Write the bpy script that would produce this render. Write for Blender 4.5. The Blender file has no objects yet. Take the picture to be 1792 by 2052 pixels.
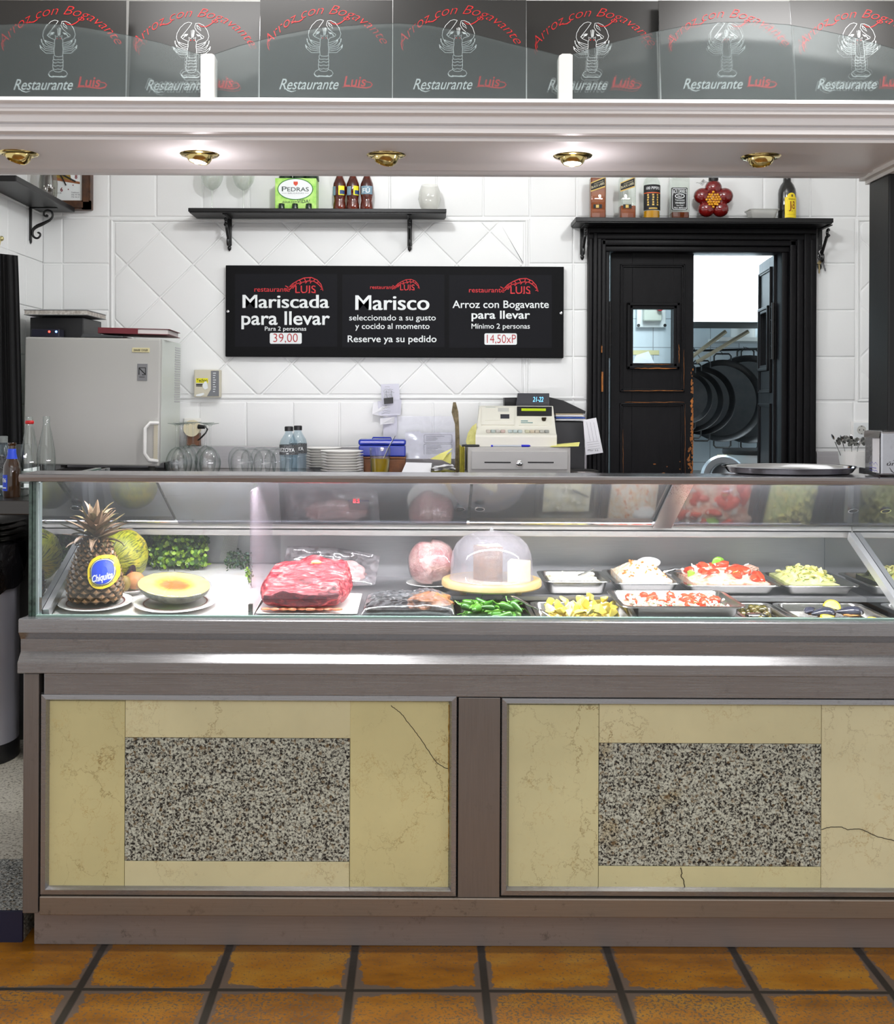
import bpy, bmesh, math, random
from mathutils import Vector, Matrix, noise
PI = math.pi
rnd = random.Random(7)
scn = bpy.context.scene
COL = scn.collection

# ------------------------------------------------------------------ camera
FPX, VPX, VPY, EYE, ROLL = 2200.0, 849.0, 800.0, 1.447, math.radians(0.25)
cam = bpy.data.cameras.new('camera')
cam.sensor_fit = 'HORIZONTAL'
cam.sensor_width = 36.0
cam.lens = FPX / 1792 * 36
cam.shift_x = (896 - VPX) / 1792
cam.shift_y = (VPY - 1026) / 1792
cam.clip_start = 0.05
cam_o = bpy.data.objects.new('camera', cam)
COL.objects.link(cam_o)
cam_o.matrix_world = Matrix.Translation((0, 0, EYE)) @ Matrix.Rotation(PI / 2, 4, 'X') @ Matrix.Rotation(ROLL, 4, 'Z')
scn.camera = cam_o

# ------------------------------------------------------------------ light
scn.view_settings.view_transform = 'Standard'
scn.view_settings.look = 'None'
scn.view_settings.gamma = 1.0
scn.view_settings.use_curve_mapping = False
scn.view_settings.exposure = 0.0
scn.cycles.use_denoising = True
scn.cycles.max_bounces = 12
scn.cycles.transparent_max_bounces = 40
scn.cycles.transmission_bounces = 8
scn.cycles.glossy_bounces = 5
scn.cycles.diffuse_bounces = 4
scn.cycles.caustics_reflective = False
scn.cycles.sample_clamp_indirect = 6.0

world = bpy.data.worlds.new('room_air')
scn.world = world
world.use_nodes = True
world.node_tree.nodes['Background'].inputs[0].default_value = (0.97, 0.98, 1.0, 1)
world.node_tree.nodes['Background'].inputs[1].default_value = 0.86


def lamp(name, kind, loc, energy, col, size=0.1, size_y=None, target=None, spot=None, blend=0.4):
    d = bpy.data.lights.new(name, kind)
    d.energy = energy
    d.color = col
    if kind == 'AREA':
        d.shape = 'RECTANGLE'
        d.size = size
        d.size_y = size_y or size
    else:
        d.shadow_soft_size = size
    if kind == 'SPOT':
        d.spot_size = math.radians(spot)
        d.spot_blend = blend
    o = bpy.data.objects.new(name, d)
    COL.objects.link(o)
    o.location = loc
    if target is not None:
        o.rotation_euler = (Vector(target) - Vector(loc)).to_track_quat('-Z', 'Y').to_euler()
    return o


# dining room ceiling panels in front of the bar, and a fill
lamp('dining_room_light', 'AREA', (0.1, 0.2, 2.66), 16, (0.93, 0.97, 1.0), 2.6, 0.9, (0.1, 2.4, 1.3))
lamp('front_fill_light', 'AREA', (0.2, -2.1, 1.75), 17, (0.93, 0.97, 1.0), 3.6, 1.5, (0.1, 2.8, 1.5))  # unseen fill added behind the camera to brighten the counter front
lamp('bar_front_light', 'AREA', (-0.50, 2.40, 2.74), 12, (1.0, 0.98, 0.97), 0.70, 0.20, (-0.50, 2.42, 0.0))
lamp('bar_front_light', 'AREA', (1.06, 2.40, 2.74), 14, (1.0, 0.98, 0.97), 0.50, 0.20, (1.06, 2.42, 0.0))
# working area ceiling lamps behind the canopy, then an added unseen fill
lamp('bar_light', 'POINT', (-0.23, 3.36, 2.60), 25, (0.97, 0.985, 1.0), 0.045)
lamp('bar_light', 'POINT', (0.95, 3.36, 2.60), 17, (0.97, 0.985, 1.0), 0.045)
lamp('bar_light_fill', 'AREA', (0.3, 3.70, 2.66), 2, (0.97, 0.985, 1.0), 2.2, 0.5, (0.3, 4.3, 1.2))
# kitchen fluorescents
lamp('kitchen_light', 'AREA', (1.5, 4.98, 2.62), 48, (0.80, 0.93, 1.0), 1.0, 0.3, (1.5, 5.9, 1.1))

# ------------------------------------------------------------------ mapping


def W(px, py, Y):
    """the point of the place at depth Y that the photograph shows at (px, py)"""
    dx, dy = px - VPX, py - VPY
    u = dx * math.cos(ROLL) + dy * math.sin(ROLL)
    v = -dx * math.sin(ROLL) + dy * math.cos(ROLL)
    return Vector((u * Y / FPX, Y, EYE - v * Y / FPX))


def XP(px, Y, py=900):
    return W(px, py, Y).x


def ZP(py, Y, px=VPX):
    return W(px, py, Y).z


def S(px, Y):
    return px * Y / FPX


# ------------------------------------------------------------------ materials
def lin(c):
    out = []
    for x in c[:3]:
        x = x / 255.0
        out.append(x / 12.92 if x <= 0.04045 else ((x + 0.055) / 1.055) ** 2.4)
    return (*out, 1.0)


MC = {}


class NT:
    def __init__(self, name):
        self.m = bpy.data.materials.new(name)
        self.m.use_nodes = True
        self.t = self.m.node_tree
        self.b = self.t.nodes['Principled BSDF']
        self.out = self.t.nodes['Material Output']

    def n(self, typ, **kw):
        nd = self.t.nodes.new(typ)
        for k, v in kw.items():
            if k.startswith('i_'):
                key = k[2:]
                key = int(key) if key.isdigit() else key.replace('_', ' ')
                if isinstance(v, bpy.types.NodeSocket):
                    self.t.links.new(v, nd.inputs[key])
                else:
                    nd.inputs[key].default_value = v
            else:
                setattr(nd, k, v)
        return nd

    def link(self, a, b):
        self.t.links.new(a, b)

    def math(self, op, a, b=None, c=None, clamp=False):
        nd = self.t.nodes.new('ShaderNodeMath')
        nd.operation = op
        nd.use_clamp = clamp
        for i, x in enumerate((a, b, c)):
            if x is None:
                continue
            if isinstance(x, bpy.types.NodeSocket):
                self.t.links.new(x, nd.inputs[i])
            else:
                nd.inputs[i].default_value = x
        return nd.outputs[0]

    def mix(self, fac, a, b):
        nd = self.t.nodes.new('ShaderNodeMix')
        nd.data_type = 'RGBA'
        for s, x in ((0, fac), (6, a), (7, b)):
            if isinstance(x, bpy.types.NodeSocket):
                self.t.links.new(x, nd.inputs[s])
            else:
                nd.inputs[s].default_value = x
        return nd.outputs[2]

    def ramp(self, fac, stops):
        nd = self.t.nodes.new('ShaderNodeValToRGB')
        self.t.links.new(fac, nd.inputs[0])
        el = nd.color_ramp.elements
        while len(el) < len(stops):
            el.new(0.5)
        for e, (p, c) in zip(el, stops):
            e.position = p
            e.color = c if len(c) == 4 else lin(c)
        return nd.outputs[0]

    def pos(self):
        return self.n('ShaderNodeNewGeometry').outputs['Position']

    def noise(self, vec, scale, detail=3, rough=0.5, dist=0.0):
        nd = self.n('ShaderNodeTexNoise', i_Scale=scale, i_Detail=detail, i_Roughness=rough, i_Distortion=dist)
        if vec is not None:
            self.link(vec, nd.inputs['Vector'])
        return nd.outputs[0]

    def stretch(self, vec, sx, sy, sz):
        nd = self.n('ShaderNodeVectorMath', operation='MULTIPLY')
        self.link(vec, nd.inputs[0])
        nd.inputs[1].default_value = (sx, sy, sz)
        return nd.outputs[0]

    def bump(self, h, strength=0.2, dist=0.01):
        nd = self.n('ShaderNodeBump', i_Strength=strength, i_Distance=dist)
        self.link(h, nd.inputs['Height'])
        self.link(nd.outputs[0], self.b.inputs['Normal'])


def mat(name, col, rough=0.5, metal=0.0, var=None, bump=None, emit=None, coat=0.0, spec=0.5, sss=0.0, obj=True):
    """plain procedural material: colour with optional noise variation (scale, colour2, contrast) and bump (scale, strength)"""
    key = name
    if key in MC:
        return MC[key]
    t = NT(name)
    b = t.b
    b.inputs['Base Color'].default_value = lin(col)
    b.inputs['Roughness'].default_value = rough
    b.inputs['Metallic'].default_value = metal
    b.inputs['Specular IOR Level'].default_value = spec
    b.inputs['Coat Weight'].default_value = coat
    if sss:
        b.inputs['Subsurface Weight'].default_value = sss
        b.inputs['Subsurface Radius'].default_value = (0.01, 0.008, 0.005)
        b.inputs['Subsurface Scale'].default_value = 0.5
    vec = None
    if var or bump:
        vec = t.n('ShaderNodeTexCoord').outputs['Object']
    if var:
        sc, c2, con = var[0], var[1], var[2] if len(var) > 2 else 0.2
        f = t.noise(vec, sc, 4, 0.6)
        r = t.ramp(f, [(0.5 - con, lin(col)), (0.5 + con, lin(c2))])
        t.link(r, b.inputs['Base Color'])
    if bump:
        t.bump(t.noise(vec, bump[0], 4, 0.6), bump[1], bump[2] if len(bump) > 2 else 0.005)
    if emit:
        b.inputs['Emission Color'].default_value = lin(emit[0])
        b.inputs['Emission Strength'].default_value = emit[1]
    MC[key] = t.m
    return t.m


def thin_glass(name, tint=(245, 250, 248), refl=0.05, edge=0.5, rough=0.02, haze=0.0, haze_col=(220, 220, 220), scratch=0, rim=None):
    """clear sheet or vessel glass: passes light straight on, mirrors more towards grazing angles"""
    if name in MC:
        return MC[name]
    t = NT(name)
    t.t.nodes.remove(t.b)
    tr = t.n('ShaderNodeBsdfTransparent')
    tr.inputs[0].default_value = lin(tint)
    gl = t.n('ShaderNodeBsdfGlossy')
    gl.inputs['Roughness'].default_value = rough
    gl.inputs['Color'].default_value = (0.95, 0.97, 0.97, 1)
    lw = t.n('ShaderNodeLayerWeight', i_Blend=0.5)
    if rim:
        t.link(t.mix(t.math('POWER', lw.outputs['Facing'], 2.2), lin(tint), lin(rim)), tr.inputs[0])
    f = t.math('POWER', lw.outputs['Facing'], 4.0)
    f = t.math('MULTIPLY_ADD', f, edge, refl, clamp=True)
    mx = t.n('ShaderNodeMixShader')
    t.link(f, mx.inputs[0])
    t.link(tr.outputs[0], mx.inputs[1])
    t.link(gl.outputs[0], mx.inputs[2])
    last = mx.outputs[0]
    if haze > 0:
        df = t.n('ShaderNodeBsdfDiffuse')
        df.inputs[0].default_value = lin(haze_col)
        m2 = t.n('ShaderNodeMixShader')
        if scratch:
            vec = t.n('ShaderNodeTexCoord').outputs['Object']
            h = t.ramp(t.noise(vec, scratch, 5, 0.7, 1.0), [(0.42, (0, 0, 0, 1)), (0.72, (1, 1, 1, 1))])
            hz = t.math('MULTIPLY', h, haze)
            t.link(hz, m2.inputs[0])
        else:
            m2.inputs[0].default_value = haze
        t.link(last, m2.inputs[1])
        t.link(df.outputs[0], m2.inputs[2])
        last = m2.outputs[0]
    t.link(last, t.out.inputs[0])
    MC[name] = t.m
    return t.m


def liquid(name, col, dens=1.0):
    """tinted drink or tinted bottle glass seen through"""
    if name in MC:
        return MC[name]
    t = NT(name)
    t.t.nodes.remove(t.b)
    tr = t.n('ShaderNodeBsdfTransparent')
    tr.inputs[0].default_value = lin(col)
    gl = t.n('ShaderNodeBsdfGlossy')
    gl.inputs['Roughness'].default_value = 0.05
    df = t.n('ShaderNodeBsdfDiffuse')
    df.inputs[0].default_value = lin(col)
    m1 = t.n('ShaderNodeMixShader')
    m1.inputs[0].default_value = 0.35 * dens
    t.link(tr.outputs[0], m1.inputs[1])
    t.link(df.outputs[0], m1.inputs[2])
    fr = t.n('ShaderNodeFresnel', i_IOR=1.45)
    m2 = t.n('ShaderNodeMixShader')
    t.link(fr.outputs[0], m2.inputs[0])
    t.link(m1.outputs[0], m2.inputs[1])
    t.link(gl.outputs[0], m2.inputs[2])
    t.link(m2.outputs[0], t.out.inputs[0])
    MC[name] = t.m
    return t.m


def steel(name, col=(150, 146, 142), rough=0.3, along=(1.5, 60, 60), dirt=0.0, dirt_col=(60, 52, 46), metal=1.0):
    if name in MC:
        return MC[name]
    t = NT(name)
    b = t.b
    p = t.pos()
    n1 = t.noise(t.stretch(p, *along), 6.0, 4, 0.6)
    n2 = t.noise(p, 4.0, 3, 0.6)
    base = t.ramp(n1, [(0.25, tuple(x * 0.94 for x in col)), (0.75, col)])
    if dirt:
        d = t.ramp(t.noise(p, 38, 6, 0.75), [(0.56, (0, 0, 0, 1)), (0.70, (1, 1, 1, 1))])
        d2 = t.ramp(n2, [(0.42, (0, 0, 0, 1)), (0.62, (1, 1, 1, 1))])
        base = t.mix(t.math('MULTIPLY', t.math('MULTIPLY', d, d2), dirt), base, lin(dirt_col))
    t.link(base, b.inputs['Base Color'])
    b.inputs['Metallic'].default_value = metal
    r = t.math('MULTIPLY_ADD', n1, 0.16, rough - 0.08)
    r = t.math('MULTIPLY_ADD', n2, 0.12, r)
    t.link(t.math('SUBTRACT', r, 0.06), b.inputs['Roughness'])
    b.inputs['Anisotropic'].default_value = 0.4
    t.bump(n1, 0.06, 0.002)
    MC[name] = t.m
    return t.m


# ------------------------------------------------------------------ mesh builder
class MB:
    def __init__(self):
        self.v, self.f, self.mi = [], [], []
        self.cur = 0

    def add(self, verts, faces, M=None):
        o = len(self.v)
        for p in verts:
            p = Vector(p)
            self.v.append(M @ p if M is not None else p)
        for fc in faces:
            self.f.append([o + i for i in fc])
            self.mi.append(self.cur)
        return self

    def box(self, x0, x1, y0, y1, z0, z1, b=0.0, M=None, seg=2):
        if x1 < x0: x0, x1 = x1, x0
        if y1 < y0: y0, y1 = y1, y0
        if z1 < z0: z0, z1 = z1, z0
        if b <= 0:
            vs = [(x0, y0, z0), (x1, y0, z0), (x1, y1, z0), (x0, y1, z0), (x0, y0, z1), (x1, y0, z1), (x1, y1, z1), (x0, y1, z1)]
            fs = [(0, 3, 2, 1), (4, 5, 6, 7), (0, 1, 5, 4), (1, 2, 6, 5), (2, 3, 7, 6), (3, 0, 4, 7)]
            return self.add(vs, fs, M)
        bm = bmesh.new()
        bmesh.ops.create_cube(bm, size=1.0)
        for v in bm.verts:
            v.co = Vector(((x0 + x1) / 2 + v.co.x * (x1 - x0), (y0 + y1) / 2 + v.co.y * (y1 - y0), (z0 + z1) / 2 + v.co.z * (z1 - z0)))
        b = min(b, 0.45 * min(x1 - x0, y1 - y0, z1 - z0))
        bmesh.ops.bevel(bm, geom=bm.edges[:], offset=b, segments=seg, profile=0.5, affect='EDGES')
        return self.bm(bm, M)

    def bm(self, bm, M=None):
        bm.verts.index_update()
        self.add([v.co.copy() for v in bm.verts], [[v.index for v in f.verts] for f in bm.faces], M)
        bm.free()
        return self

    def pbox(self, px0, px1, py0, py1, Y, depth, b=0.0):
        """box whose front face at depth Y covers the photograph's rectangle"""
        c = (py0 + py1) / 2
        cx = (px0 + px1) / 2
        return self.box(W(px0, c, Y).x, W(px1, c, Y).x, Y, Y + depth, W(cx, py1, Y).z, W(cx, py0, Y).z, b)

    def prism(self, pts, a, b, axis='x'):
        """pts: outline in the two other axes (x: (y,z), y: (x,z), z: (x,y)), swept from a to b"""
        n = len(pts)

        def mk(p, t):
            return {'x': (t, p[0], p[1]), 'y': (p[0], t, p[1]), 'z': (p[0], p[1], t)}[axis]
        vs = [mk(p, a) for p in pts] + [mk(p, b) for p in pts]
        fs = [tuple(range(n))[::-1], tuple(range(n, 2 * n))]
        for i in range(n):
            j = (i + 1) % n
            fs.append((i, j, n + j, n + i))
        return self.add(vs, fs)

    def lathe(self, prof, c=(0, 0, 0), n=28, M=None, sx=1.0, sy=1.0, a0=0.0, a1=2 * PI, caps=True):
        """prof: (radius, height) pairs turned about a vertical axis through c"""
        full = abs(a1 - a0 - 2 * PI) < 1e-6
        k = n if full else n + 1
        vs, fs = [], []
        for (r, z) in prof:
            for i in range(k):
                a = a0 + (a1 - a0) * i / n
                vs.append((c[0] + sx * r * math.cos(a), c[1] + sy * r * math.sin(a), c[2] + z))
        for j in range(len(prof) - 1):
            for i in range(n):
                i2 = (i + 1) % k
                fs.append((j * k + i, j * k + i2, (j + 1) * k + i2, (j + 1) * k + i))
        if full and caps:
            if prof[0][0] > 1e-5:
                fs.append(tuple(range(k))[::-1])
            if prof[-1][0] > 1e-5:
                fs.append(tuple((len(prof) - 1) * k + i for i in range(k)))
        return self.add(vs, fs, M)

    def tube(self, pts, r, n=8, caps=True, M=None):
        pts = [Vector(p) for p in pts]
        m = len(pts)
        rs = r if isinstance(r, (list, tuple)) else [r] * m
        vs, fs = [], []
        up = None
        for i, p in enumerate(pts):
            d = (pts[min(i + 1, m - 1)] - pts[max(i - 1, 0)])
            if d.length < 1e-9:
                d = Vector((0, 0, 1))
            d.normalize()
            if up is None:
                up = Vector((0, 0, 1)) if abs(d.z) < 0.9 else Vector((1, 0, 0))
            s = d.cross(up)
            if s.length < 1e-6:
                s = d.cross(Vector((0.3, 1, 0.2)))
            s.normalize()
            up = s.cross(d).normalized()
            for k in range(n):
                a = 2 * PI * k / n
                vs.append(p + (s * math.cos(a) + up * math.sin(a)) * rs[i])
        for i in range(m - 1):
            for k in range(n):
                k2 = (k + 1) % n
                fs.append((i * n + k, i * n + k2, (i + 1) * n + k2, (i + 1) * n + k))
        if caps:
            fs.append(tuple(range(n))[::-1])
            fs.append(tuple((m - 1) * n + k for k in range(n)))
        return self.add(vs, fs, M)

    def loft(self, rings, cap0=False, cap1=False):
        n = len(rings[0])
        vs = [p for rg in rings for p in rg]
        fs = []
        for j in range(len(rings) - 1):
            for i in range(n):
                i2 = (i + 1) % n
                fs.append((j * n + i, j * n + i2, (j + 1) * n + i2, (j + 1) * n + i))
        if cap0:
            fs.append(tuple(range(n))[::-1])
        if cap1:
            fs.append(tuple((len(rings) - 1) * n + i for i in range(n)))
        return self.add(vs, fs)

    def blob(self, c, r, sub=3, amp=0.0, freq=3.0, seed=0, M=None, fn=None):
        bm = bmesh.new()
        bmesh.ops.create_icosphere(bm, subdivisions=sub, radius=1.0)
        r = r if isinstance(r, (list, tuple)) else (r, r, r)
        for v in bm.verts:
            p = v.co.copy()
            k = 1.0
            if amp:
                k += amp * noise.noise(p * freq + Vector((seed * 7.3, seed * 3.1, seed * 1.7)))
            q = Vector((p.x * r[0] * k, p.y * r[1] * k, p.z * r[2] * k))
            if fn:
                q = fn(q)
            v.co = q + Vector(c)
        return self.bm(bm, M)

    def ribbon(self, pts, w, Y, eps=0.0006, taper=False):
        """flat printed stroke through photograph points on the plane at depth Y"""
        P = [W(p[0], p[1], Y) for p in pts]
        w = S(w, Y)
        vs, fs = [], []
        m = len(P)
        for i, p in enumerate(P):
            d = P[min(i + 1, m - 1)] - P[max(i - 1, 0)]
            nrm = Vector((-d.z, 0, d.x))
            if nrm.length < 1e-9:
                nrm = Vector((0, 0, 1))
            nrm.normalize()
            k = 0.5 * w
            if taper:
                t = i / (m - 1)
                k *= max(0.12, math.sin(PI * min(max(t, 0.03), 0.97)) ** 0.6)
            vs.append(p + nrm * k + Vector((0, -eps, 0)))
            vs.append(p - nrm * k + Vector((0, -eps, 0)))
        for i in range(m - 1):
            fs.append((2 * i, 2 * i + 1, 2 * i + 3, 2 * i + 2))
        return self.add(vs, fs)

    def prect(self, x0, x1, y0, y1, Y, eps=0.0006):
        """flat printed rectangle on the plane at depth Y"""
        c = [W(x0, y1, Y), W(x1, y1, Y), W(x1, y0, Y), W(x0, y0, Y)]
        return self.add([p + Vector((0, -eps, 0)) for p in c], [(0, 1, 2, 3)])

    def text(self, s, x0, x1, base, cap, Y, eps=0.001, bold=0.0, shear=0.0, fn=None):
        """lettering on the plane at depth Y between photograph columns x0 and x1, standing on row base"""
        vs, fs = txt(s, bold, shear)
        mnx = min(v[0] for v in vs)
        mxx = max(v[0] for v in vs)
        ky = cap / CAPH
        out = []
        for (a, b) in vs:
            px = x0 + (a - mnx) / (mxx - mnx) * (x1 - x0)
            py = base - b * ky
            if fn:
                px, py = fn(px, py)
            q = W(px, py, Y)
            q.y -= eps
            out.append(q)
        return self.add(out, fs)

    def build(self, name, mats, parent=None, smooth=False, local=False, loc=None, angle=40):
        me = bpy.data.meshes.new(name)
        off = Vector((0, 0, 0))
        if parent is not None and not local:
            p = parent
            while p is not None:
                off += p.location
                p = p.parent
        if loc is not None:
            off = Vector(loc)
        me.from_pydata([tuple(v - off) for v in self.v], [], self.f)
        if not isinstance(mats, (list, tuple)):
            mats = [mats]
        for m in mats:
            me.materials.append(m)
        if len(mats) > 1:
            me.polygons.foreach_set('material_index', self.mi)
        if smooth:
            me.polygons.foreach_set('use_smooth', [True] * len(me.polygons))
            me.set_sharp_from_angle(angle=math.radians(angle))
        me.update()
        o = bpy.data.objects.new(name, me)
        COL.objects.link(o)
        if parent is not None:
            o.parent = parent
        elif loc is not None:
            o.location = loc
        return o


TXT = {}


def txt(s, bold=0.0, shear=0.0):
    key = (s, bold, shear)
    if key in TXT:
        return TXT[key]
    cu = bpy.data.curves.new('lettering', 'FONT')
    cu.body = s
    cu.size = 1.0
    cu.offset = bold
    cu.shear = shear
    cu.resolution_u = 4
    ob = bpy.data.objects.new('lettering', cu)
    COL.objects.link(ob)
    dg = bpy.context.evaluated_depsgraph_get()
    me = bpy.data.meshes.new_from_object(ob.evaluated_get(dg))
    r = ([(v.co.x, v.co.y) for v in me.vertices], [tuple(p.vertices) for p in me.polygons])
    bpy.data.objects.remove(ob)
    bpy.data.curves.remove(cu)
    bpy.data.meshes.remove(me)
    TXT[key] = r
    return r


CAPH = max(v[1] for v in txt('H')[0])


def tag(o, label, cat, group=None, kind=None):
    o['label'] = label
    o['category'] = cat
    if group:
        o['group'] = group
    if kind:
        o['kind'] = kind
    return o


def T(name, label, cat, loc, group=None):
    o = bpy.data.objects.new(name, None)
    o.empty_display_size = 0.05
    COL.objects.link(o)
    o.location = loc
    return tag(o, label, cat, group)


def solo(mb, name, m, label, cat, loc, group=None, smooth=False, kind=None, angle=40):
    o = mb.build(name, m, None, smooth, loc=loc, angle=angle)
    return tag(o, label, cat, group, kind)


def dup(root, loc=None, rot=None, label=None, scale=None):
    def cp(o, par):
        c = o.copy()
        COL.objects.link(c)
        if par is not None:
            c.parent = par
        for ch in o.children:
            cp(ch, c)
        return c
    r = cp(root, None)
    if loc is not None:
        r.location = loc
    if rot is not None:
        r.rotation_euler = rot
    if scale is not None:
        r.scale = scale
    if label:
        r['label'] = label
    return r


def rrect(cx, cy, hx, hy, r, z, n=5):
    pts = []
    for (sx, sy, a0) in ((1, 1, 0), (-1, 1, PI / 2), (-1, -1, PI), (1, -1, 1.5 * PI)):
        for i in range(n + 1):
            a = a0 + PI / 2 * i / n
            pts.append(Vector((cx + sx * (hx - r) + r * math.cos(a), cy + sy * (hy - r) + r * math.sin(a), z)))
    return pts


def poly(mb, pts, Y, eps=0.0006):
    P = [W(p[0], p[1], Y) + Vector((0, -eps, 0)) for p in pts]
    mb.add(P, [tuple(range(len(P)))])


def ell(cx, cy, rx, ry, n=36):
    return [(cx + rx * math.cos(2 * PI * i / n), cy + ry * math.sin(2 * PI * i / n)) for i in range(n)]


def rr2(x0, x1, y0, y1, r, n=4):
    pts = []
    for (cx, cy, a0) in ((x1 - r, y1 - r, 0), (x0 + r, y1 - r, PI / 2), (x0 + r, y0 + r, PI), (x1 - r, y0 + r, 1.5 * PI)):
        for i in range(n + 1):
            a = a0 + PI / 2 * i / n
            pts.append((cx + r * math.cos(a), cy + r * math.sin(a)))
    return pts


# common materials
M_WALL = mat('white_wall_tile', (236, 237, 236), 0.42, bump=(150, 0.10, 0.002))
M_WHITE = mat('white_paint', (235, 234, 230), 0.35, bump=(60, 0.04, 0.002))
M_SOFFIT = mat('soffit_paint', (238, 235, 235), 0.4)
M_BLACK = mat('black_paint', (15, 15, 16), 0.4, spec=0.35, bump=(40, 0.08, 0.002))
M_IRON = mat('black_iron', (14, 14, 15), 0.4)
M_BLKPL = mat('black_plastic', (20, 20, 22), 0.4)
M_STEEL = steel('brushed_steel', (158, 152, 148), 0.3)
M_STEELB = steel('worn_steel', (164, 164, 166), 0.26, (1.5, 40, 60), dirt=0.3, metal=0.8)
M_STEELV = steel('upright_steel', (140, 135, 132), 0.34, (60, 40, 1.5), dirt=0.2, metal=0.75)
M_STEELIN = steel('case_steel', (190, 188, 190), 0.46)
M_CHROME = mat('chrome', (214, 214, 216), 0.08, 1.0)
M_PAN = steel('pan_steel', (186, 184, 180), 0.22)
M_BRASS = mat('brass', (214, 192, 128), 0.14, 1.0)
M_GLASS = thin_glass('clear_glass', (250, 252, 252), 0.03, 0.6)
M_TUMB = thin_glass('drinking_glass', (254, 254, 254), 0.045, 0.6, 0.03, rim=(190, 202, 198))
M_CHINA = mat('white_china', (240, 238, 234), 0.18, coat=0.3)
M_PAPER = mat('white_paper', (232, 232, 236), 0.8)
M_PAPERY = mat('yellow_paper', (226, 222, 130), 0.8)
M_GREYTXT = mat('grey_print', (120, 120, 126), 0.8)
M_BLKTXT = mat('black_print', (24, 24, 26), 0.7)
M_WHTXT = mat('white_print', (232, 236, 236), 0.6)
M_REDTXT = mat('red_print', (196, 34, 42), 0.6)
M_GOLD = mat('gold_print', (205, 170, 80), 0.5)

# ================================================================== SETTING
YW = 4.60
ZF2 = 0.085


def m_floor():
    t = NT('amber_floor_tile')
    b = t.b
    p = t.pos()
    sp = t.n('ShaderNodeSeparateXYZ', i_0=p)
    T_ = 0.3315

    def edge(c, off):
        u = t.math('DIVIDE', t.math('SUBTRACT', c, off), T_)
        fr = t.math('FRACT', t.math('ADD', u, 40.0))
        return t.math('MULTIPLY', t.math('MINIMUM', fr, t.math('SUBTRACT', 1.0, fr)), T_), t.math('FLOOR', t.math('ADD', u, 40.0))
    dx, ix = edge(sp.outputs[0], -0.174)
    dy, iy = edge(sp.outputs[1], 2.686)
    d = t.math('MINIMUM', dx, t.math('ADD', dy, 0.003))
    nz = t.noise(p, 55, 5, 0.65)
    nb = t.noise(p, 6, 3, 0.5)
    corner = t.math('ADD', dx, dy)
    wear = t.math('SUBTRACT', t.math('ADD', d, t.math('MULTIPLY', corner, 0.10)), t.math('MULTIPLY', t.math('SUBTRACT', t.math('ADD', nz, t.math('MULTIPLY', nb, 1.2)), 0.55), 0.046))
    grime = t.ramp(wear, [(0.004, (1, 1, 1, 1)), (0.0065, (0, 0, 0, 1))])
    grout = t.ramp(d, [(0.0082, (1, 1, 1, 1)), (0.0095, (0, 0, 0, 1))])
    wn = t.n('ShaderNodeTexWhiteNoise', noise_dimensions='2D')
    cv = t.n('ShaderNodeCombineXYZ', i_0=ix, i_1=iy)
    t.link(cv.outputs[0], wn.inputs['Vector'])
    cl = t.ramp(t.math('ADD', t.math('MULTIPLY', t.noise(t.stretch(p, 1, 2.4, 1), 5.5, 4, 0.6), 0.85), t.math('MULTIPLY', wn.outputs[0], 0.15)),
                [(0.30, (120, 74, 8)), (0.5, (152, 98, 18)), (0.72, (166, 122, 44))])
    sc = t.noise(t.stretch(p, 1.0, 1.0, 1), 130, 4, 0.7)
    amt = t.noise(p, 3.2, 2, 0.5)
    front = t.math('MULTIPLY', t.math('LESS_THAN', sp.outputs[1], 2.70), 0.055)
    spk = t.ramp(t.math('ADD', t.math('ADD', sc, t.math('MULTIPLY', amt, 0.16)), front), [(0.665, (0, 0, 0, 1)), (0.69, (1, 1, 1, 1))])
    c = t.mix(spk, cl, lin((88, 76, 66)))
    c = t.mix(grime, c, lin((96, 82, 72)))
    c = t.mix(grout, c, lin((42, 38, 34)))
    t.link(c, b.inputs['Base Color'])
    b.inputs['Roughness'].default_value = 0.36
    h = t.math('SUBTRACT', t.math('MULTIPLY', nz, 0.25), grout)
    t.bump(h, 0.35, 0.004)
    return t.m


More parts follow.
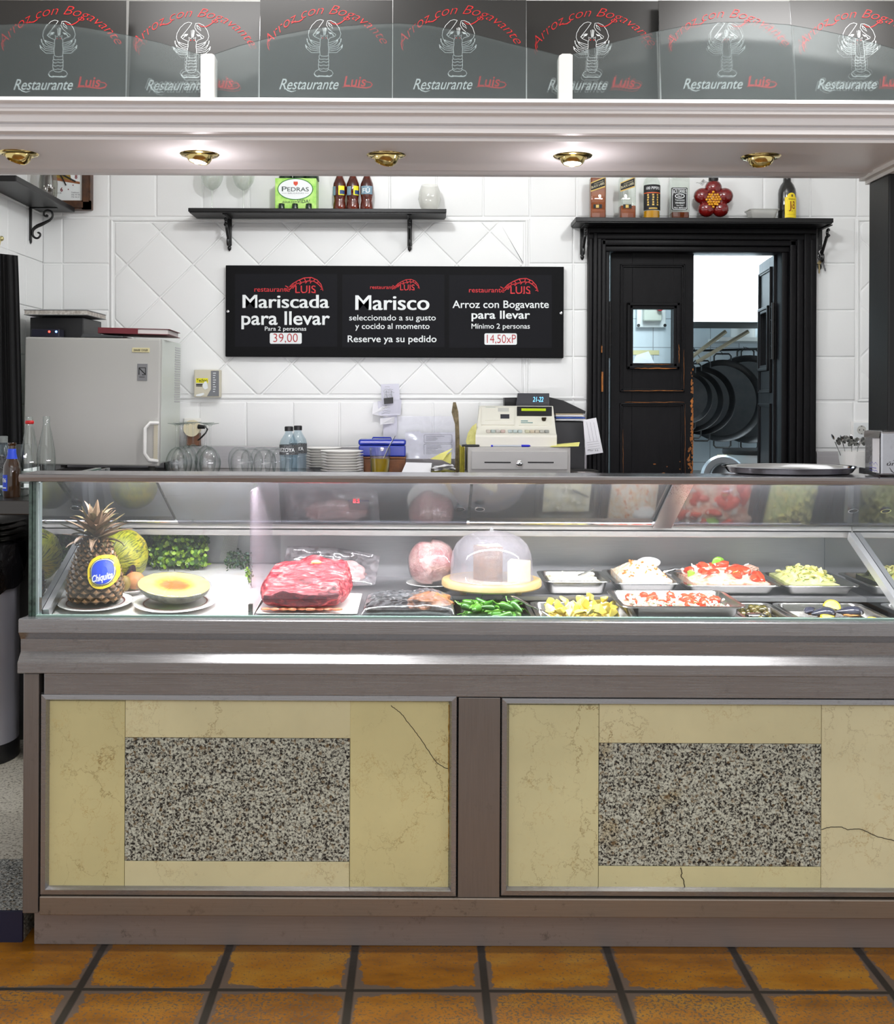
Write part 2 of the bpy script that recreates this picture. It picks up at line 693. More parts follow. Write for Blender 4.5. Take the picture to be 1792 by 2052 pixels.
def m_granite(name, light=(192, 197, 184), dark=(16, 18, 19), scale=140, stain=0.0):
    t = NT(name)
    b = t.b
    p = t.pos()
    v = t.n('ShaderNodeTexVoronoi', i_Scale=scale, feature='F1')
    v.distance = 'EUCLIDEAN'
    wob = t.n('ShaderNodeTexNoise', i_Scale=scale * 0.9, i_Detail=3)
    t.link(p, wob.inputs['Vector'])
    va = t.n('ShaderNodeVectorMath', operation='SCALE')
    t.link(wob.outputs['Color'], va.inputs[0])
    va.inputs['Scale'].default_value = 0.012
    vb = t.n('ShaderNodeVectorMath', operation='ADD')
    t.link(p, vb.inputs[0])
    t.link(va.outputs[0], vb.inputs[1])
    t.link(vb.outputs[0], v.inputs['Vector'])
    n1 = t.noise(vb.outputs[0], scale * 1.15, 3, 0.55)
    n2 = t.noise(p, scale * 0.14, 3, 0.5)
    f = t.math('ADD', n1, t.math('MULTIPLY', t.math('SUBTRACT', n2, 0.5), 0.10))
    c = t.ramp(f, [(0.395, dark), (0.435, (70, 72, 69)), (0.475, (146, 148, 138)), (0.56, light), (0.70, (216, 220, 206))])
    sp = t.n('ShaderNodeSeparateColor')
    t.link(v.outputs['Color'], sp.inputs[0])
    flecks = t.ramp(sp.outputs[0], [(0.90, (0, 0, 0, 1)), (0.93, (1, 1, 1, 1))])
    c = t.mix(t.math('MULTIPLY', flecks, 0.55), c, lin((128, 104, 66)))
    if stain:
        s = t.ramp(t.noise(p, 7.0, 3, 0.55), [(0.60, (0, 0, 0, 1)), (0.76, (1, 1, 1, 1))])
        nd = t.n('ShaderNodeMix', data_type='RGBA', blend_type='MULTIPLY')
        t.link(t.math('MULTIPLY', s, stain), nd.inputs[0])
        t.link(c, nd.inputs[6])
        nd.inputs[7].default_value = lin((214, 178, 92))
        c = nd.outputs[2]
    t.link(c, b.inputs['Base Color'])
    b.inputs['Roughness'].default_value = 0.3
    return t.m


def m_marble(name, base=(214, 200, 160), seed=0.0, dirt=0.35):
    t = NT(name)
    b = t.b
    p0 = t.pos()
    ad = t.n('ShaderNodeVectorMath', operation='ADD')
    t.link(p0, ad.inputs[0])
    ad.inputs[1].default_value = (seed * 3.1, seed * 1.7, seed * 2.3)
    p = ad.outputs[0]

    def veins(scale, width, warp):
        wb = t.n('ShaderNodeTexNoise', i_Scale=scale * 1.6, i_Detail=6, i_Roughness=0.68)
        t.link(p, wb.inputs['Vector'])
        sc_ = t.n('ShaderNodeVectorMath', operation='SCALE')
        t.link(wb.outputs['Color'], sc_.inputs[0])
        sc_.inputs['Scale'].default_value = warp
        ad_ = t.n('ShaderNodeVectorMath', operation='ADD')
        t.link(t.stretch(p, 1.25, 1, 0.8), ad_.inputs[0])
        t.link(sc_.outputs[0], ad_.inputs[1])
        v = t.n('ShaderNodeTexVoronoi', i_Scale=scale, feature='DISTANCE_TO_EDGE')
        t.link(ad_.outputs[0], v.inputs['Vector'])
        return t.ramp(v.outputs['Distance'], [(0.0, (1, 1, 1, 1)), (width, (0, 0, 0, 1))])
    v1 = veins(6.5, 0.017, 0.20)
    v2 = veins(15.0, 0.020, 0.12)
    m = t.ramp(t.noise(p, 4.5, 3, 0.6), [(0.42, (0, 0, 0, 1)), (0.66, (1, 1, 1, 1))])
    m2 = t.ramp(t.noise(p, 9.0, 3, 0.6), [(0.46, (0, 0, 0, 1)), (0.66, (1, 1, 1, 1))])
    cloud = t.ramp(t.noise(p, 3.0, 5, 0.6), [(0.3, tuple(x * 0.93 for x in base)), (0.7, base)])
    c = t.mix(t.math('MULTIPLY', t.math('MULTIPLY', v2, m2), 0.75), cloud, lin((176, 140, 66)))
    c = t.mix(t.math('MULTIPLY', t.math('MULTIPLY', v1, m), 0.85), c, lin((128, 98, 44)))
    yel = t.ramp(t.noise(p, 8.0, 5, 0.7), [(0.66, (0, 0, 0, 1)), (0.80, (1, 1, 1, 1))])
    c = t.mix(t.math('MULTIPLY', yel, 0.5), c, lin((206, 168, 70)))
    dd = t.ramp(t.noise(p, 70, 4, 0.75), [(0.62, (0, 0, 0, 1)), (0.74, (1, 1, 1, 1))])
    dm = t.ramp(t.noise(t.stretch(p, 6, 6, 2), 2.0, 3, 0.6), [(0.46, (0, 0, 0, 1)), (0.66, (1, 1, 1, 1))])
    c = t.mix(t.math('MULTIPLY', t.math('MULTIPLY', dd, dm), dirt), c, lin((120, 100, 58)))
    t.link(c, b.inputs['Base Color'])
    b.inputs['Roughness'].default_value = 0.36
    return t.m


def m_terrazzo():
    t = NT('pale_terrazzo')
    p = t.pos()
    c = t.ramp(t.noise(p, 120, 3, 0.6), [(0.36, (120, 112, 96)), (0.46, (206, 200, 184)), (0.7, (222, 216, 202))])
    t.link(c, t.b.inputs['Base Color'])
    t.b.inputs['Roughness'].default_value = 0.4
    return t.m


M_FLOOR, M_GRAN, M_GRANB = m_floor(), m_granite('speckled_granite', scale=160), m_granite('stained_granite', scale=160, stain=0.75)
M_GRANS = m_granite('granite_step', (150, 150, 148), (30, 31, 33), 150)
M_TERR = m_terrazzo()
M_MARB = [m_marble('cream_marble_%s' % n_, c_, s_, d_) for n_, c_, s_, d_ in
          (('a', (222, 214, 160), 0.0, 0.4), ('b', (227, 221, 178), 1.3, 0.4), ('c', (224, 219, 172), 2.1, 0.65), ('d', (230, 224, 184), 3.7, 0.4))]


def struct(mb, name, m, label, cat='wall', smooth=False, loc=(0, 0, 0)):
    o = mb.build(name, m, None, smooth, loc=loc)
    return tag(o, label, cat, None, 'structure')


struct(MB().box(-3.2, 3.2, -2.2, 4.6, -0.06, 0.0), 'floor', M_FLOOR, 'amber glazed floor tiles with dark grout in front of the counter', 'floor')
f2 = MB()
f2.box(-2.6, -1.06, 3.24, 4.6, 0.0, ZF2)
f2.cur = 1
f2.box(-2.6, -1.06, 2.925, 3.24, 0.0, ZF2)
f2.cur = 2
f2.box(-2.6, -1.06, 2.915, 2.925, 0.0, ZF2 - 0.004)
struct(f2, 'floor_bar', [M_TERR, M_GRANS, mat('navy_riser', (22, 24, 52), 0.5)], 'raised pale terrazzo floor with granite edge left of the counter', 'floor')
struct(MB().box(-3.2, 3.2, -2.2, 6.3, 2.80, 2.88), 'ceiling', M_WHITE, 'white ceiling above the bar', 'ceiling')


# --- back wall: relief tiles, white painted
def clip(pl, x0, x1, y0, y1):
    def cut(pts, f, t_):
        out = []
        for i in range(len(pts)):
            a, b = pts[i], pts[(i + 1) % len(pts)]
            fa, fb = f(a), f(b)
            if fa >= 0:
                out.append(a)
            if (fa >= 0) != (fb >= 0):
                k = fa / (fa - fb)
                out.append((a[0] + (b[0] - a[0]) * k, a[1] + (b[1] - a[1]) * k))
        return out
    for f in (lambda p: p[0] - x0, lambda p: x1 - p[0], lambda p: p[1] - y0, lambda p: y1 - p[1]):
        pl = cut(pl, f, 0)
        if len(pl) < 3:
            return []
    return pl


def inset(pl, d):
    n = len(pl)
    out = []
    for i in range(n):
        a, b, c = pl[i - 1], pl[i], pl[(i + 1) % n]
        e1 = Vector((b[0] - a[0], b[1] - a[1]))
        e2 = Vector((c[0] - b[0], c[1] - b[1]))
        if e1.length < 0.3 or e2.length < 0.3:
            return None
        e1.normalize()
        e2.normalize()
        n1, n2 = Vector((-e1.y, e1.x)), Vector((-e2.y, e2.x))
        m_ = n1 + n2
        if m_.length < 1e-4:
            return None
        m_.normalize()
        k = d / max(0.35, m_.dot(n1))
        out.append((b[0] + m_.x * k, b[1] + m_.y * k))
    return out


def tile(mb, pl, h=0.0045):
    cl = []
    for p in pl:
        if not cl or abs(p[0] - cl[-1][0]) + abs(p[1] - cl[-1][1]) > 0.8:
            cl.append(p)
    if len(cl) > 2 and abs(cl[0][0] - cl[-1][0]) + abs(cl[0][1] - cl[-1][1]) < 0.8:
        cl.pop()
    if len(cl) < 3:
        return
    ar = sum(cl[i][0] * cl[(i + 1) % len(cl)][1] - cl[(i + 1) % len(cl)][0] * cl[i][1] for i in range(len(cl)))
    if ar < 0:
        cl = cl[::-1]
    if abs(ar) < 200:
        return
    rings = []
    for d, hh in ((1.0, 0.0), (1.6, 0.55), (2.6, 0.85), (4.2, 1.0)):
        r = inset(cl, d)
        if r is None:
            return
        rings.append([W(p[0], p[1], YW) + Vector((0, -h * hh, 0)) for p in r])
    mb.loft(rings, False, True)


wb = MB()
XL, XR = W(84, 700, YW).x, 2.6
wb.box(XL, W(1186, 700, YW).x, YW, YW + 0.12, 0.0, 2.80)
wb.box(W(1626, 700, YW).x, XR, YW, YW + 0.12, 0.0, 2.80)
wb.box(W(1186, 700, YW).x, W(1626, 700, YW).x, YW, YW + 0.12, ZP(452, YW, 1400), 2.80)
P_ = 93.6
for r in range(4):
    for c in range(-2, 19):
        x0 = 126 + c * P_
        if x0 > 1800 or x0 + P_ < 84:
            continue
        q = clip([(x0, 435 - (r + 1) * P_), (x0 + P_, 435 - (r + 1) * P_), (x0 + P_, 435 - r * P_), (x0, 435 - r * P_)], 85, 1840, 150, 437)
        if q:
            tile(wb, q)
for (a0, a1, yy0, yy1, ox) in ((85, 219, 437, 900, 126), (1060, 1180, 437, 803, 1149 - P_), (1632, 1714, 437, 803, 1714 - P_)):
    for r in range(5):
        for c in range(-1, 3):
            x0, y0 = ox + c * P_, 435 + r * P_
            q = clip([(x0, y0), (x0 + P_, y0), (x0 + P_, y0 + P_), (x0, y0 + P_)], a0, a1, yy0, yy1)
            if q:
                tile(wb, q)
for c in range(-2, 16):
    x0 = 400 + c * P_
    for (a0, a1) in ((219, 1180), (1632, 1840)):
        q = clip([(x0, 805), (x0 + P_, 805), (x0 + P_, 899), (x0, 899)], a0, a1, 804, 899)
        if q:
            tile(wb, q)
D_ = 66.1
for (a0, a1, y0, y1, ox) in ((230, 1051, 445, 791, 585), (1724, 1890, 445, 800, 1724 - 66.1 * 0.2)):
    for i in range(-12, 24):
        for j in range(-8, 12):
            cx, cy = ox + (i) * D_, 465 + j * D_
            if (i + j) % 2 == 0:
                continue
            q = clip([(cx - D_, cy), (cx, cy - D_), (cx + D_, cy), (cx, cy + D_)], a0, a1, y0, y1)
            if q:
                tile(wb, q)


def pencil(mb, p0, p1, r):
    a, b = W(p0[0], p0[1], YW), W(p1[0], p1[1], YW)
    mb.tube([a, b], r, 10)


for p0, p1 in (((224, 441), (224, 800)), ((224, 441), (1056, 441)), ((224, 797), (1170, 797)), ((1056, 441), (1056, 797)),
               ((1719, 441), (1719, 803)), ((1719, 441), (1840, 441)), ((1719, 803), (1840, 803))):
    pencil(wb, p0, p1, 0.0065)
struct(wb, 'wall_back', M_WALL, 'white painted relief tile wall behind the bar', 'wall', True)

wl = MB()
wl.box(XL - 0.1, XL, 4.035, YW + 0.12, 1.16, 2.80)
wl.box(XL, XL + 0.003, 4.035, 4.3, 1.16, 2.18)
for k in range(3):
    for j in range(8):
        y1 = YW - 0.004 - k * 0.196
        z0 = 2.80 - (j + 1) * 0.197
        if z0 > 1.16:
            wl.box(XL, XL + 0.0045, y1 - 0.192, y1, z0 + 0.002, z0 + 0.193, 0.003)
struct(wl, 'wall_left', M_WALL, 'white tiled side wall at the left end of the bar', 'wall')
struct(MB().box(2.5, 2.6, 3.3, YW, 0.0, 2.80), 'wall_right', M_WALL, 'white side wall at the right end of the bar', 'wall')

# --- kitchen beyond the door
YK = 6.05
km = NT('kitchen_tile')
p_ = km.pos()
br = km.n('ShaderNodeTexBrick', i_Scale=1.0, offset=0.0, squash=1.0)
sepk = km.n('ShaderNodeSeparateXYZ', i_0=p_)
cmb = km.n('ShaderNodeCombineXYZ', i_0=sepk.outputs[0], i_1=sepk.outputs[2])
km.link(cmb.outputs[0], br.inputs['Vector'])
for k_, v_ in (('Color1', lin((214, 222, 226))), ('Color2', lin((208, 217, 222))), ('Mortar', lin((150, 156, 160)))):
    br.inputs[k_].default_value = v_
br.inputs['Mortar Size'].default_value = 0.0022
br.inputs['Brick Width'].default_value = 0.158
br.inputs['Row Height'].default_value = 0.158
km.link(br.outputs[0], km.b.inputs['Base Color'])
km.b.inputs['Roughness'].default_value = 0.2
kb = MB()
kb.box(0.2, 2.9, YK, YK + 0.1, 0.0, 2.80)
kb.box(0.1, 0.2, YW + 0.12, YK + 0.1, 0.0, 2.80)
kb.box(2.8, 2.9, YW + 0.12, YK, 0.0, 2.80)
struct(kb, 'wall_kitchen', km.m, 'white tiled kitchen wall seen through the open door', 'wall')
struct(MB().box(0.2, 2.8, YW + 0.12, YK, 0.0, 0.05), 'floor_kitchen', M_TERR, 'kitchen floor beyond the door', 'floor')

# --- door frame and leaves
M_DOOR = NT('worn_black_wood')
pd = M_DOOR.pos()
n1_ = M_DOOR.noise(M_DOOR.stretch(pd, 9, 9, 2.2), 6.0, 5, 0.7)
spx = M_DOOR.n('ShaderNodeSeparateXYZ', i_0=pd)
M_DOOR.link(M_DOOR.ramp(n1_, [(0.3, (7, 7, 9)), (0.7, (17, 16, 18))]), M_DOOR.b.inputs['Base Color'])
M_DOOR.b.inputs['Roughness'].default_value = 0.45
M_DOOR.b.inputs['Specular IOR Level'].default_value = 0.16
M_DOOR.bump(M_DOOR.noise(M_DOOR.stretch(pd, 60, 60, 8), 4, 4, 0.6), 0.1, 0.002)
M_DOOR = M_DOOR.m
M_RAW = mat('bare_orange_wood', (176, 104, 28), 0.6, var=(40, (96, 56, 18), 0.2))
fr = MB()
ZT, ZB = ZP(448, 4.56, 1400), 0.09


for (px0, px1, side) in ((1177, 1222, 1), (1567, 1633, -1)):
    n_ = 5
    for k in range(n_):
        a = px0 + (px1 - px0) * k / n_
        b_ = px0 + (px1 - px0) * (k + 1) / n_
        dep = 0.050 - 0.006 * abs(k - (1 if side > 0 else 3)) - (0.016 if k in ((4,) if side > 0 else (0,)) else 0)
        fr.box(W(a, 700, 4.58).x + 0.0006, W(b_, 700, 4.58).x - 0.0006, YW - dep, YW + 0.10, ZB, ZT, 0.004)
for k in range(5):
    y0, y1 = 447 + k * 11.6, 447 + (k + 1) * 11.6
    dep = (0.050, 0.056, 0.046, 0.038, 0.024)[k]
    fr.box(W(1178, 480, 4.58).x, W(1632, 480, 4.58).x, YW - dep, YW + 0.10, ZP(y1, 4.58, 1400) + 0.0006, ZP(y0, 4.58, 1400) - 0.0006, 0.004)
fr.cur = 1
for (x, y, w, h) in ((1207, 765, 1.6, 40), (1206, 700, 1.0, 14)):
    c_ = W(x, y, YW - 0.045)
    fr.box(c_.x - S(w, 4.55), c_.x + S(w, 4.55), YW - 0.0515, YW - 0.03, c_.z - S(h / 2, 4.55), c_.z + S(h / 2, 4.55))
struct(fr, 'trim_1', [M_DOOR, M_RAW], 'black moulded wooden door frame of the kitchen door', 'door frame', True)


def leaf(name, label, x0, wd, y, ztop, zbot, hinge_px=None):
    """a door leaf built closed with its hinge edge at x0 (front face at y)"""
    d = T(name, label, 'door', (x0, y, zbot))
    d['kind'] = 'structure'
    th = 0.036
    zt = ztop - zbot
    # window opening as fractions of the leaf
    sgn = 1 if wd > 0 else -1
    W_ = abs(wd)

    def X(a):
        return x0 + sgn * a * W_
    wx0, wx1 = 0.262, 0.757
    wz1, wz0 = ztop - 0.234, ztop - 0.463
    m = MB()
    m.box(X(0), X(wx0), y, y + th, zbot, ztop, 0.002)
    m.box(X(wx1), X(1), y, y + th, zbot, ztop, 0.002)
    m.box(X(wx0), X(wx1), y, y + th, wz1, ztop)
    m.box(X(wx0), X(wx1), y, y + th, zbot, wz0)
    xa, xb = sorted((X(0.11), X(0.89)))
    for yy, fl in ((y, 1), (y + th, -1)):
        for (za, zb) in ((ztop - 0.585, ztop - 0.045), (zbot + 0.1, ztop - 0.632)):
            for ww, hh in ((0.014, 0.006), (0.007, 0.010)):
                ya, yb = (yy - hh, yy + 0.003) if fl > 0 else (yy - 0.003, yy + hh)
                m.box(xa, xb, ya, yb, zb - ww, zb, 0.002)
                m.box(xa, xb, ya, yb, za, za + ww, 0.002)
                m.box(xa, xa + ww, ya, yb, za, zb, 0.002)
                m.box(xb - ww, xb, ya, yb, za, zb, 0.002)
    m.build('leaf', M_DOOR, d)
    f = MB()
    a, b = sorted((X(wx0 - 0.07), X(wx1 + 0.07)))
    for yy, fl in ((y, 1), (y + th, -1)):
        for ww, hh in ((0.026, 0.010), (0.014, 0.016)):
            ya, yb = (yy - hh, yy + 0.003) if fl > 0 else (yy - 0.003, yy + hh)
            f.box(a, b, ya, yb, wz1 + 0.026 - ww, wz1 + 0.026, 0.003)
            f.box(a, b, ya, yb, wz0 - 0.026, wz0 - 0.026 + ww, 0.003)
            f.box(a, a + ww, ya, yb, wz0 - 0.026, wz1 + 0.026, 0.003)
            f.box(b - ww, b, ya, yb, wz0 - 0.026, wz1 + 0.026, 0.003)
    f.build('window_moulding', M_DOOR, d)
    g = MB().box(X(wx0), X(wx1), y + th / 2 - 0.002, y + th / 2 + 0.002, wz0, wz1)
    g.build('window_pane', M_GLASS, d)
    hg = MB()
    hx = X(0) - sgn * 0.006
    hg.tube([(hx, y - 0.004, wz0 + 0.02), (hx, y - 0.004, wz1 + 0.03)], 0.0075, 10)
    for k in range(5):
        zz = wz0 + 0.02 + k * 0.055
        hg.lathe([(0.0095, 0), (0.0095, 0.003)], (hx, y - 0.004, zz), 10)
    hg.build('hinge', M_IRON, d)
    return d


pL0, pL1 = W(1224, 720, 4.635), W(1390, 720, 4.635)
zt_ = ZP(508, 4.635, 1300)
dl = leaf('door_1', 'black swing door leaf on the left, closed, with small square window', pL0.x, pL1.x - pL0.x, 4.635, zt_, 0.10)
ch = MB()
rr = random.Random(3)
xe = pL1.x
for k in range(150):
    z = 1.07 + 0.52 * (1 - rr.random() ** 0.7)
    w_ = rr.uniform(0.002, 0.011) * (1.4 - (z - 1.05))
    h_ = rr.uniform(0.003, 0.010)
    xx = xe - rr.uniform(0.0, 0.010 if z > 1.25 else 0.022)
    a = rr.random() * PI
    pts = [(xx + w_ * 0.5 * math.cos(a + t_) * rr.uniform(0.6, 1.2), z + h_ * math.sin(a + t_) * rr.uniform(0.6, 1.2)) for t_ in (0, 1.1, 2.2, 3.3, 4.4, 5.4)]
    pts = [(min(p[0], xe + 0.0004), p[1]) for p in pts]
    ch.add([(p[0], 4.635 - 0.0006 - k * 2e-6, p[1]) for p in pts], [tuple(range(6))])
for (px0, px1, py, w_) in ((1272, 1356, 738, 1.6), (1250, 1370, 783, 0.9), (1252, 1372, 806, 0.8), (1290, 1345, 730, 0.6)):
    ch.ribbon([(px0 + (px1 - px0) * i / 12, py + rr.uniform(-0.5, 0.5)) for i in range(13)], w_ * 1.4, 4.6185, taper=True)
for (px, py0, py1, w_) in ((1361, 690, 728, 1.5), (1371, 700, 780, 0.7), (1249, 860, 960, 0.7), (1373, 810, 950, 0.8)):
    ch.ribbon([(px + rr.uniform(-0.6, 0.6), py0 + (py1 - py0) * i / 8) for i in range(9)], w_, 4.6185, taper=True)
for (px, py) in ((1330, 948), (1337, 935), (1290, 950), (1312, 930), (1335, 810), (1363, 940), (1364, 925)):
    poly(ch, ell(px, py, rr.uniform(1, 3.4), rr.uniform(0.8, 2), 7), 4.6335)
cho = ch.build('paint_chips', M_RAW, dl)
cho['label'] = 'orange bare wood where paint has chipped off'
dr = leaf('door_2', 'black swing door leaf on the right, pushed open into the kitchen', pL1.x + 0.36, -(0.352), 4.635, zt_, 0.10)
hx_ = W(1552, 700, 4.65)
dr.location = (hx_.x, 4.66, 0.10)
dr.rotation_euler = (0, 0, math.radians(-97))

# --- canopy: white moulded fascia, soffit, end trim
cp = MB()
prof = [(197, 2.78), (204, 2.774), (210, 2.784), (211.5, 2.80), (217, 2.802), (218.5, 2.795), (222, 2.788), (226, 2.79), (229.5, 2.80),
        (231, 2.816), (247, 2.816), (248.5, 2.824), (251, 2.832), (252.5, 2.824), (258, 2.817), (266, 2.819), (271, 2.83), (273, 2.846),
        (275.5, 2.85), (277, 2.843), (282.5, 2.845)]
pts = [(y, ZP(py, y)) for py, y in prof]
zs = pts[-1][1]
pts += [(3.10, zs), (3.18, zs), (3.185, zs - 0.004), (3.20, zs - 0.004), (3.205, zs), (3.215, zs - 0.002), (3.235, zs - 0.006), (3.25, zs - 0.006), (3.255, zs - 0.003), (3.285, zs - 0.003),
        (3.285, pts[0][1] - 0.01), (3.285, pts[0][1])]
cp.prism(pts, -2.3, 2.5, 'x')
struct(cp, 'trim_2', M_SOFFIT, 'white moulded wooden canopy with soffit over the counter', 'canopy', True)
et = MB()
et.prism([(2.86, zs), (3.284, zs), (3.284, zs - 0.012), (2.86, zs - 0.012)], 1.300, 1.318, 'x')
et.prism([(2.87, zs), (3.284, zs), (3.284, zs - 0.022), (2.87, zs - 0.022)], 1.318, 1.46, 'x')
struct(et, 'trim_3', M_WHITE, 'white moulding closing the right end of the soffit', 'moulding')
pl_ = MB().box(W(1781, 600, 3.12).x, 1.46, 3.12, 3.26, 1.262, zs - 0.022, 0.004)
struct(pl_, 'trim_4', M_BLACK, 'black wooden post at the right edge under the canopy', 'post')

# ================================================================== GLASS AND POSTERS ON THE CANOPY
ZL = ZP(197, 2.78)     # ledge on the canopy


def m_frost():
    t = NT('frosted_screen_glass')
    t.t.nodes.remove(t.b)
    rf = t.n('ShaderNodeBsdfRefraction', i_IOR=1.32, i_Roughness=0.16)
    rf.inputs[0].default_value = (0.93, 0.96, 0.96, 1)
    tr = t.n('ShaderNodeBsdfTransparent')
    tr.inputs[0].default_value = (0.9, 0.93, 0.93, 1)
    df = t.n('ShaderNodeBsdfDiffuse')
    df.inputs[0].default_value = lin((190, 204, 204))
    gl = t.n('ShaderNodeBsdfGlossy', i_Roughness=0.3)
    m0 = t.n('ShaderNodeMixShader', i_0=0.25)
    t.link(rf.outputs[0], m0.inputs[1])
    t.link(tr.outputs[0], m0.inputs[2])
    m1 = t.n('ShaderNodeMixShader', i_0=0.055)
    t.link(m0.outputs[0], m1.inputs[1])
    t.link(df.outputs[0], m1.inputs[2])
    m2 = t.n('ShaderNodeMixShader', i_0=0.018)
    t.link(m1.outputs[0], m2.inputs[1])
    t.link(gl.outputs[0], m2.inputs[2])
    t.link(m2.outputs[0], t.out.inputs[0])
    return t.m


M_FROST = m_frost()
YG = 2.800
curves = [
    ('left', -14, 402, [(-14, 50), (60, 46), (130, 49), (200, 60), (255, 70), (320, 85), (402, 109)]),
    ('middle', 430, 1120, [(430, 108), (480, 91), (560, 70), (640, 55), (740, 48), (800, 46), (860, 50), (940, 65), (1020, 86), (1080, 100), (1120, 110)]),
    ('right', 1147, 1810, [(1147, 108), (1220, 87), (1300, 66), (1370, 52), (1440, 44.5), (1510, 44), (1580, 49), (1650, 61), (1720, 76), (1792, 97), (1810, 102)]),
]
for nm, x0, x1, top in curves:
    g = MB()
    ring = [W(x, y, YG) for x, y in top]
    base = [Vector((p.x, YG, ZL)) for p in ring]
    n = len(ring)
    vs = [p for p in base] + [p for p in ring] + [p + Vector((0, 0.005, 0)) for p in base] + [p + Vector((0, 0.005, 0)) for p in ring]
    fs = []
    for i in range(n - 1):
        fs += [(i, i + 1, n + i + 1, n + i), (2 * n + i + 1, 2 * n + i, 3 * n + i, 3 * n + i + 1), (n + i, n + i + 1, 3 * n + i + 1, 3 * n + i), (i + 1, i, 2 * n + i, 2 * n + i + 1)]
    fs += [(0, n, 3 * n, 2 * n), (n - 1, 3 * n - 1, 4 * n - 1, 2 * n - 1)]
    g.add(vs, fs)
    solo(g, 'glass_screen', M_FROST, {'left': 'frosted glass screen with arched top on the canopy, cut off by the left edge',
                                      'middle': 'frosted arched glass screen standing between the two white posts on the canopy',
                                      'right': 'frosted arched glass screen right of the second white post on the canopy'}[nm],
         'glass screen', (W((x0 + x1) / 2, 197, YG).x, YG, ZL), 'glass screens on the canopy')
for i, (px0, px1, py) in enumerate(((402.5, 429.5, 108), (1120.5, 1147.5, 108))):
    a, b = W(px0, 150, 2.786).x, W(px1, 150, 2.786).x
    zt = ZP(py, 2.786, px0)
    p = MB()
    p.prism([(a, ZL), (b, ZL), (b, zt - 0.003), (b - 0.006, zt), (a + 0.008, zt), (a, zt - 0.005)], 2.784, 2.825, 'y')
    solo(p, 'post', M_WHITE, ('white square wooden post on the canopy between left and middle glass screens', 'white square wooden post on the canopy between middle and right glass screens')[i],
         'post', ((a + b) / 2, 2.805, ZL), 'white posts on the canopy')

M_POSTER = mat('black_poster', (40, 39, 37), 0.4)
M_POSTW = mat('poster_white_ink', (236, 240, 240), 0.5)
M_POSTR = mat('poster_red_ink', (206, 34, 36), 0.5)
LOB = [
    [(775, 280), (730, 268), (680, 285), (620, 345), (580, 420), (572, 480), (590, 540), (600, 545)],
    [(775, 280), (735, 340), (690, 400), (630, 475), (660, 500), (725, 530)],
    [(640, 475), (655, 493), (700, 445), (725, 435)], [(630, 475), (690, 432), (725, 432)],
    [(825, 285), (870, 282), (930, 310), (980, 380), (1005, 460), (990, 510), (950, 545)],
    [(825, 285), (813, 340), (840, 390), (895, 440), (938, 468), (930, 490), (860, 515), (845, 535)],
    [(838, 305), (850, 350), (900, 388), (878, 340), (838, 305)], [(838, 435), (880, 445), (915, 490)], [(838, 432), (895, 465), (900, 490)],
    [(775, 470), (768, 380)], [(785, 470), (787, 372)], [(793, 470), (800, 372)], [(800, 470), (812, 380)],
    [(728, 545), (745, 510), (735, 475), (765, 492), (785, 468), (803, 492), (832, 472), (822, 510), (840, 545)],
    [(728, 545), (730, 600), (722, 660), (728, 742), (750, 756), (785, 759), (825, 755), (838, 742), (843, 660), (835, 600), (840, 545)],
    [(720, 742), (714, 760), (718, 795), (707, 805), (712, 840), (705, 880), (712, 930)], [(840, 742), (842, 760), (838, 795), (846, 805), (842, 840), (845, 880), (836, 930)],
    [(714, 792), (745, 800), (785, 795), (820, 800), (842, 792)], [(710, 830), (740, 842), (775, 828), (810, 840), (842, 828)],
    [(708, 872), (740, 885), (775, 874), (810, 884), (844, 872)], [(712, 920), (745, 932), (775, 920), (805, 930), (838, 920)], [(712, 935), (740, 958), (785, 962), (820, 955), (838, 935)],
    [(712, 935), (672, 955), (650, 985), (668, 1020), (695, 1026), (712, 1012), (735, 1022), (765, 1018), (795, 1024), (825, 1014), (855, 1026), (885, 1015), (902, 985), (880, 952), (838, 935)],
]
LEG = [[(722, 580), (640, 555), (600, 542)], [(722, 605), (690, 600), (630, 570), (600, 545)], [(722, 630), (650, 612), (612, 580), (598, 548)],
       [(722, 650), (610, 620), (560, 565), (555, 525)], [(722, 668), (600, 645), (565, 580)], [(722, 690), (605, 672), (535, 612)], [(722, 710), (612, 710), (540, 645), (535, 610)]]
CLAWTIP = [[(548, 525), (560, 520), (566, 570), (556, 572)], [(530, 605), (540, 600), (556, 640), (545, 648)], [(592, 535), (620, 540), (610, 562), (598, 556)], [(690, 440), (728, 432), (705, 462), (672, 462)]]


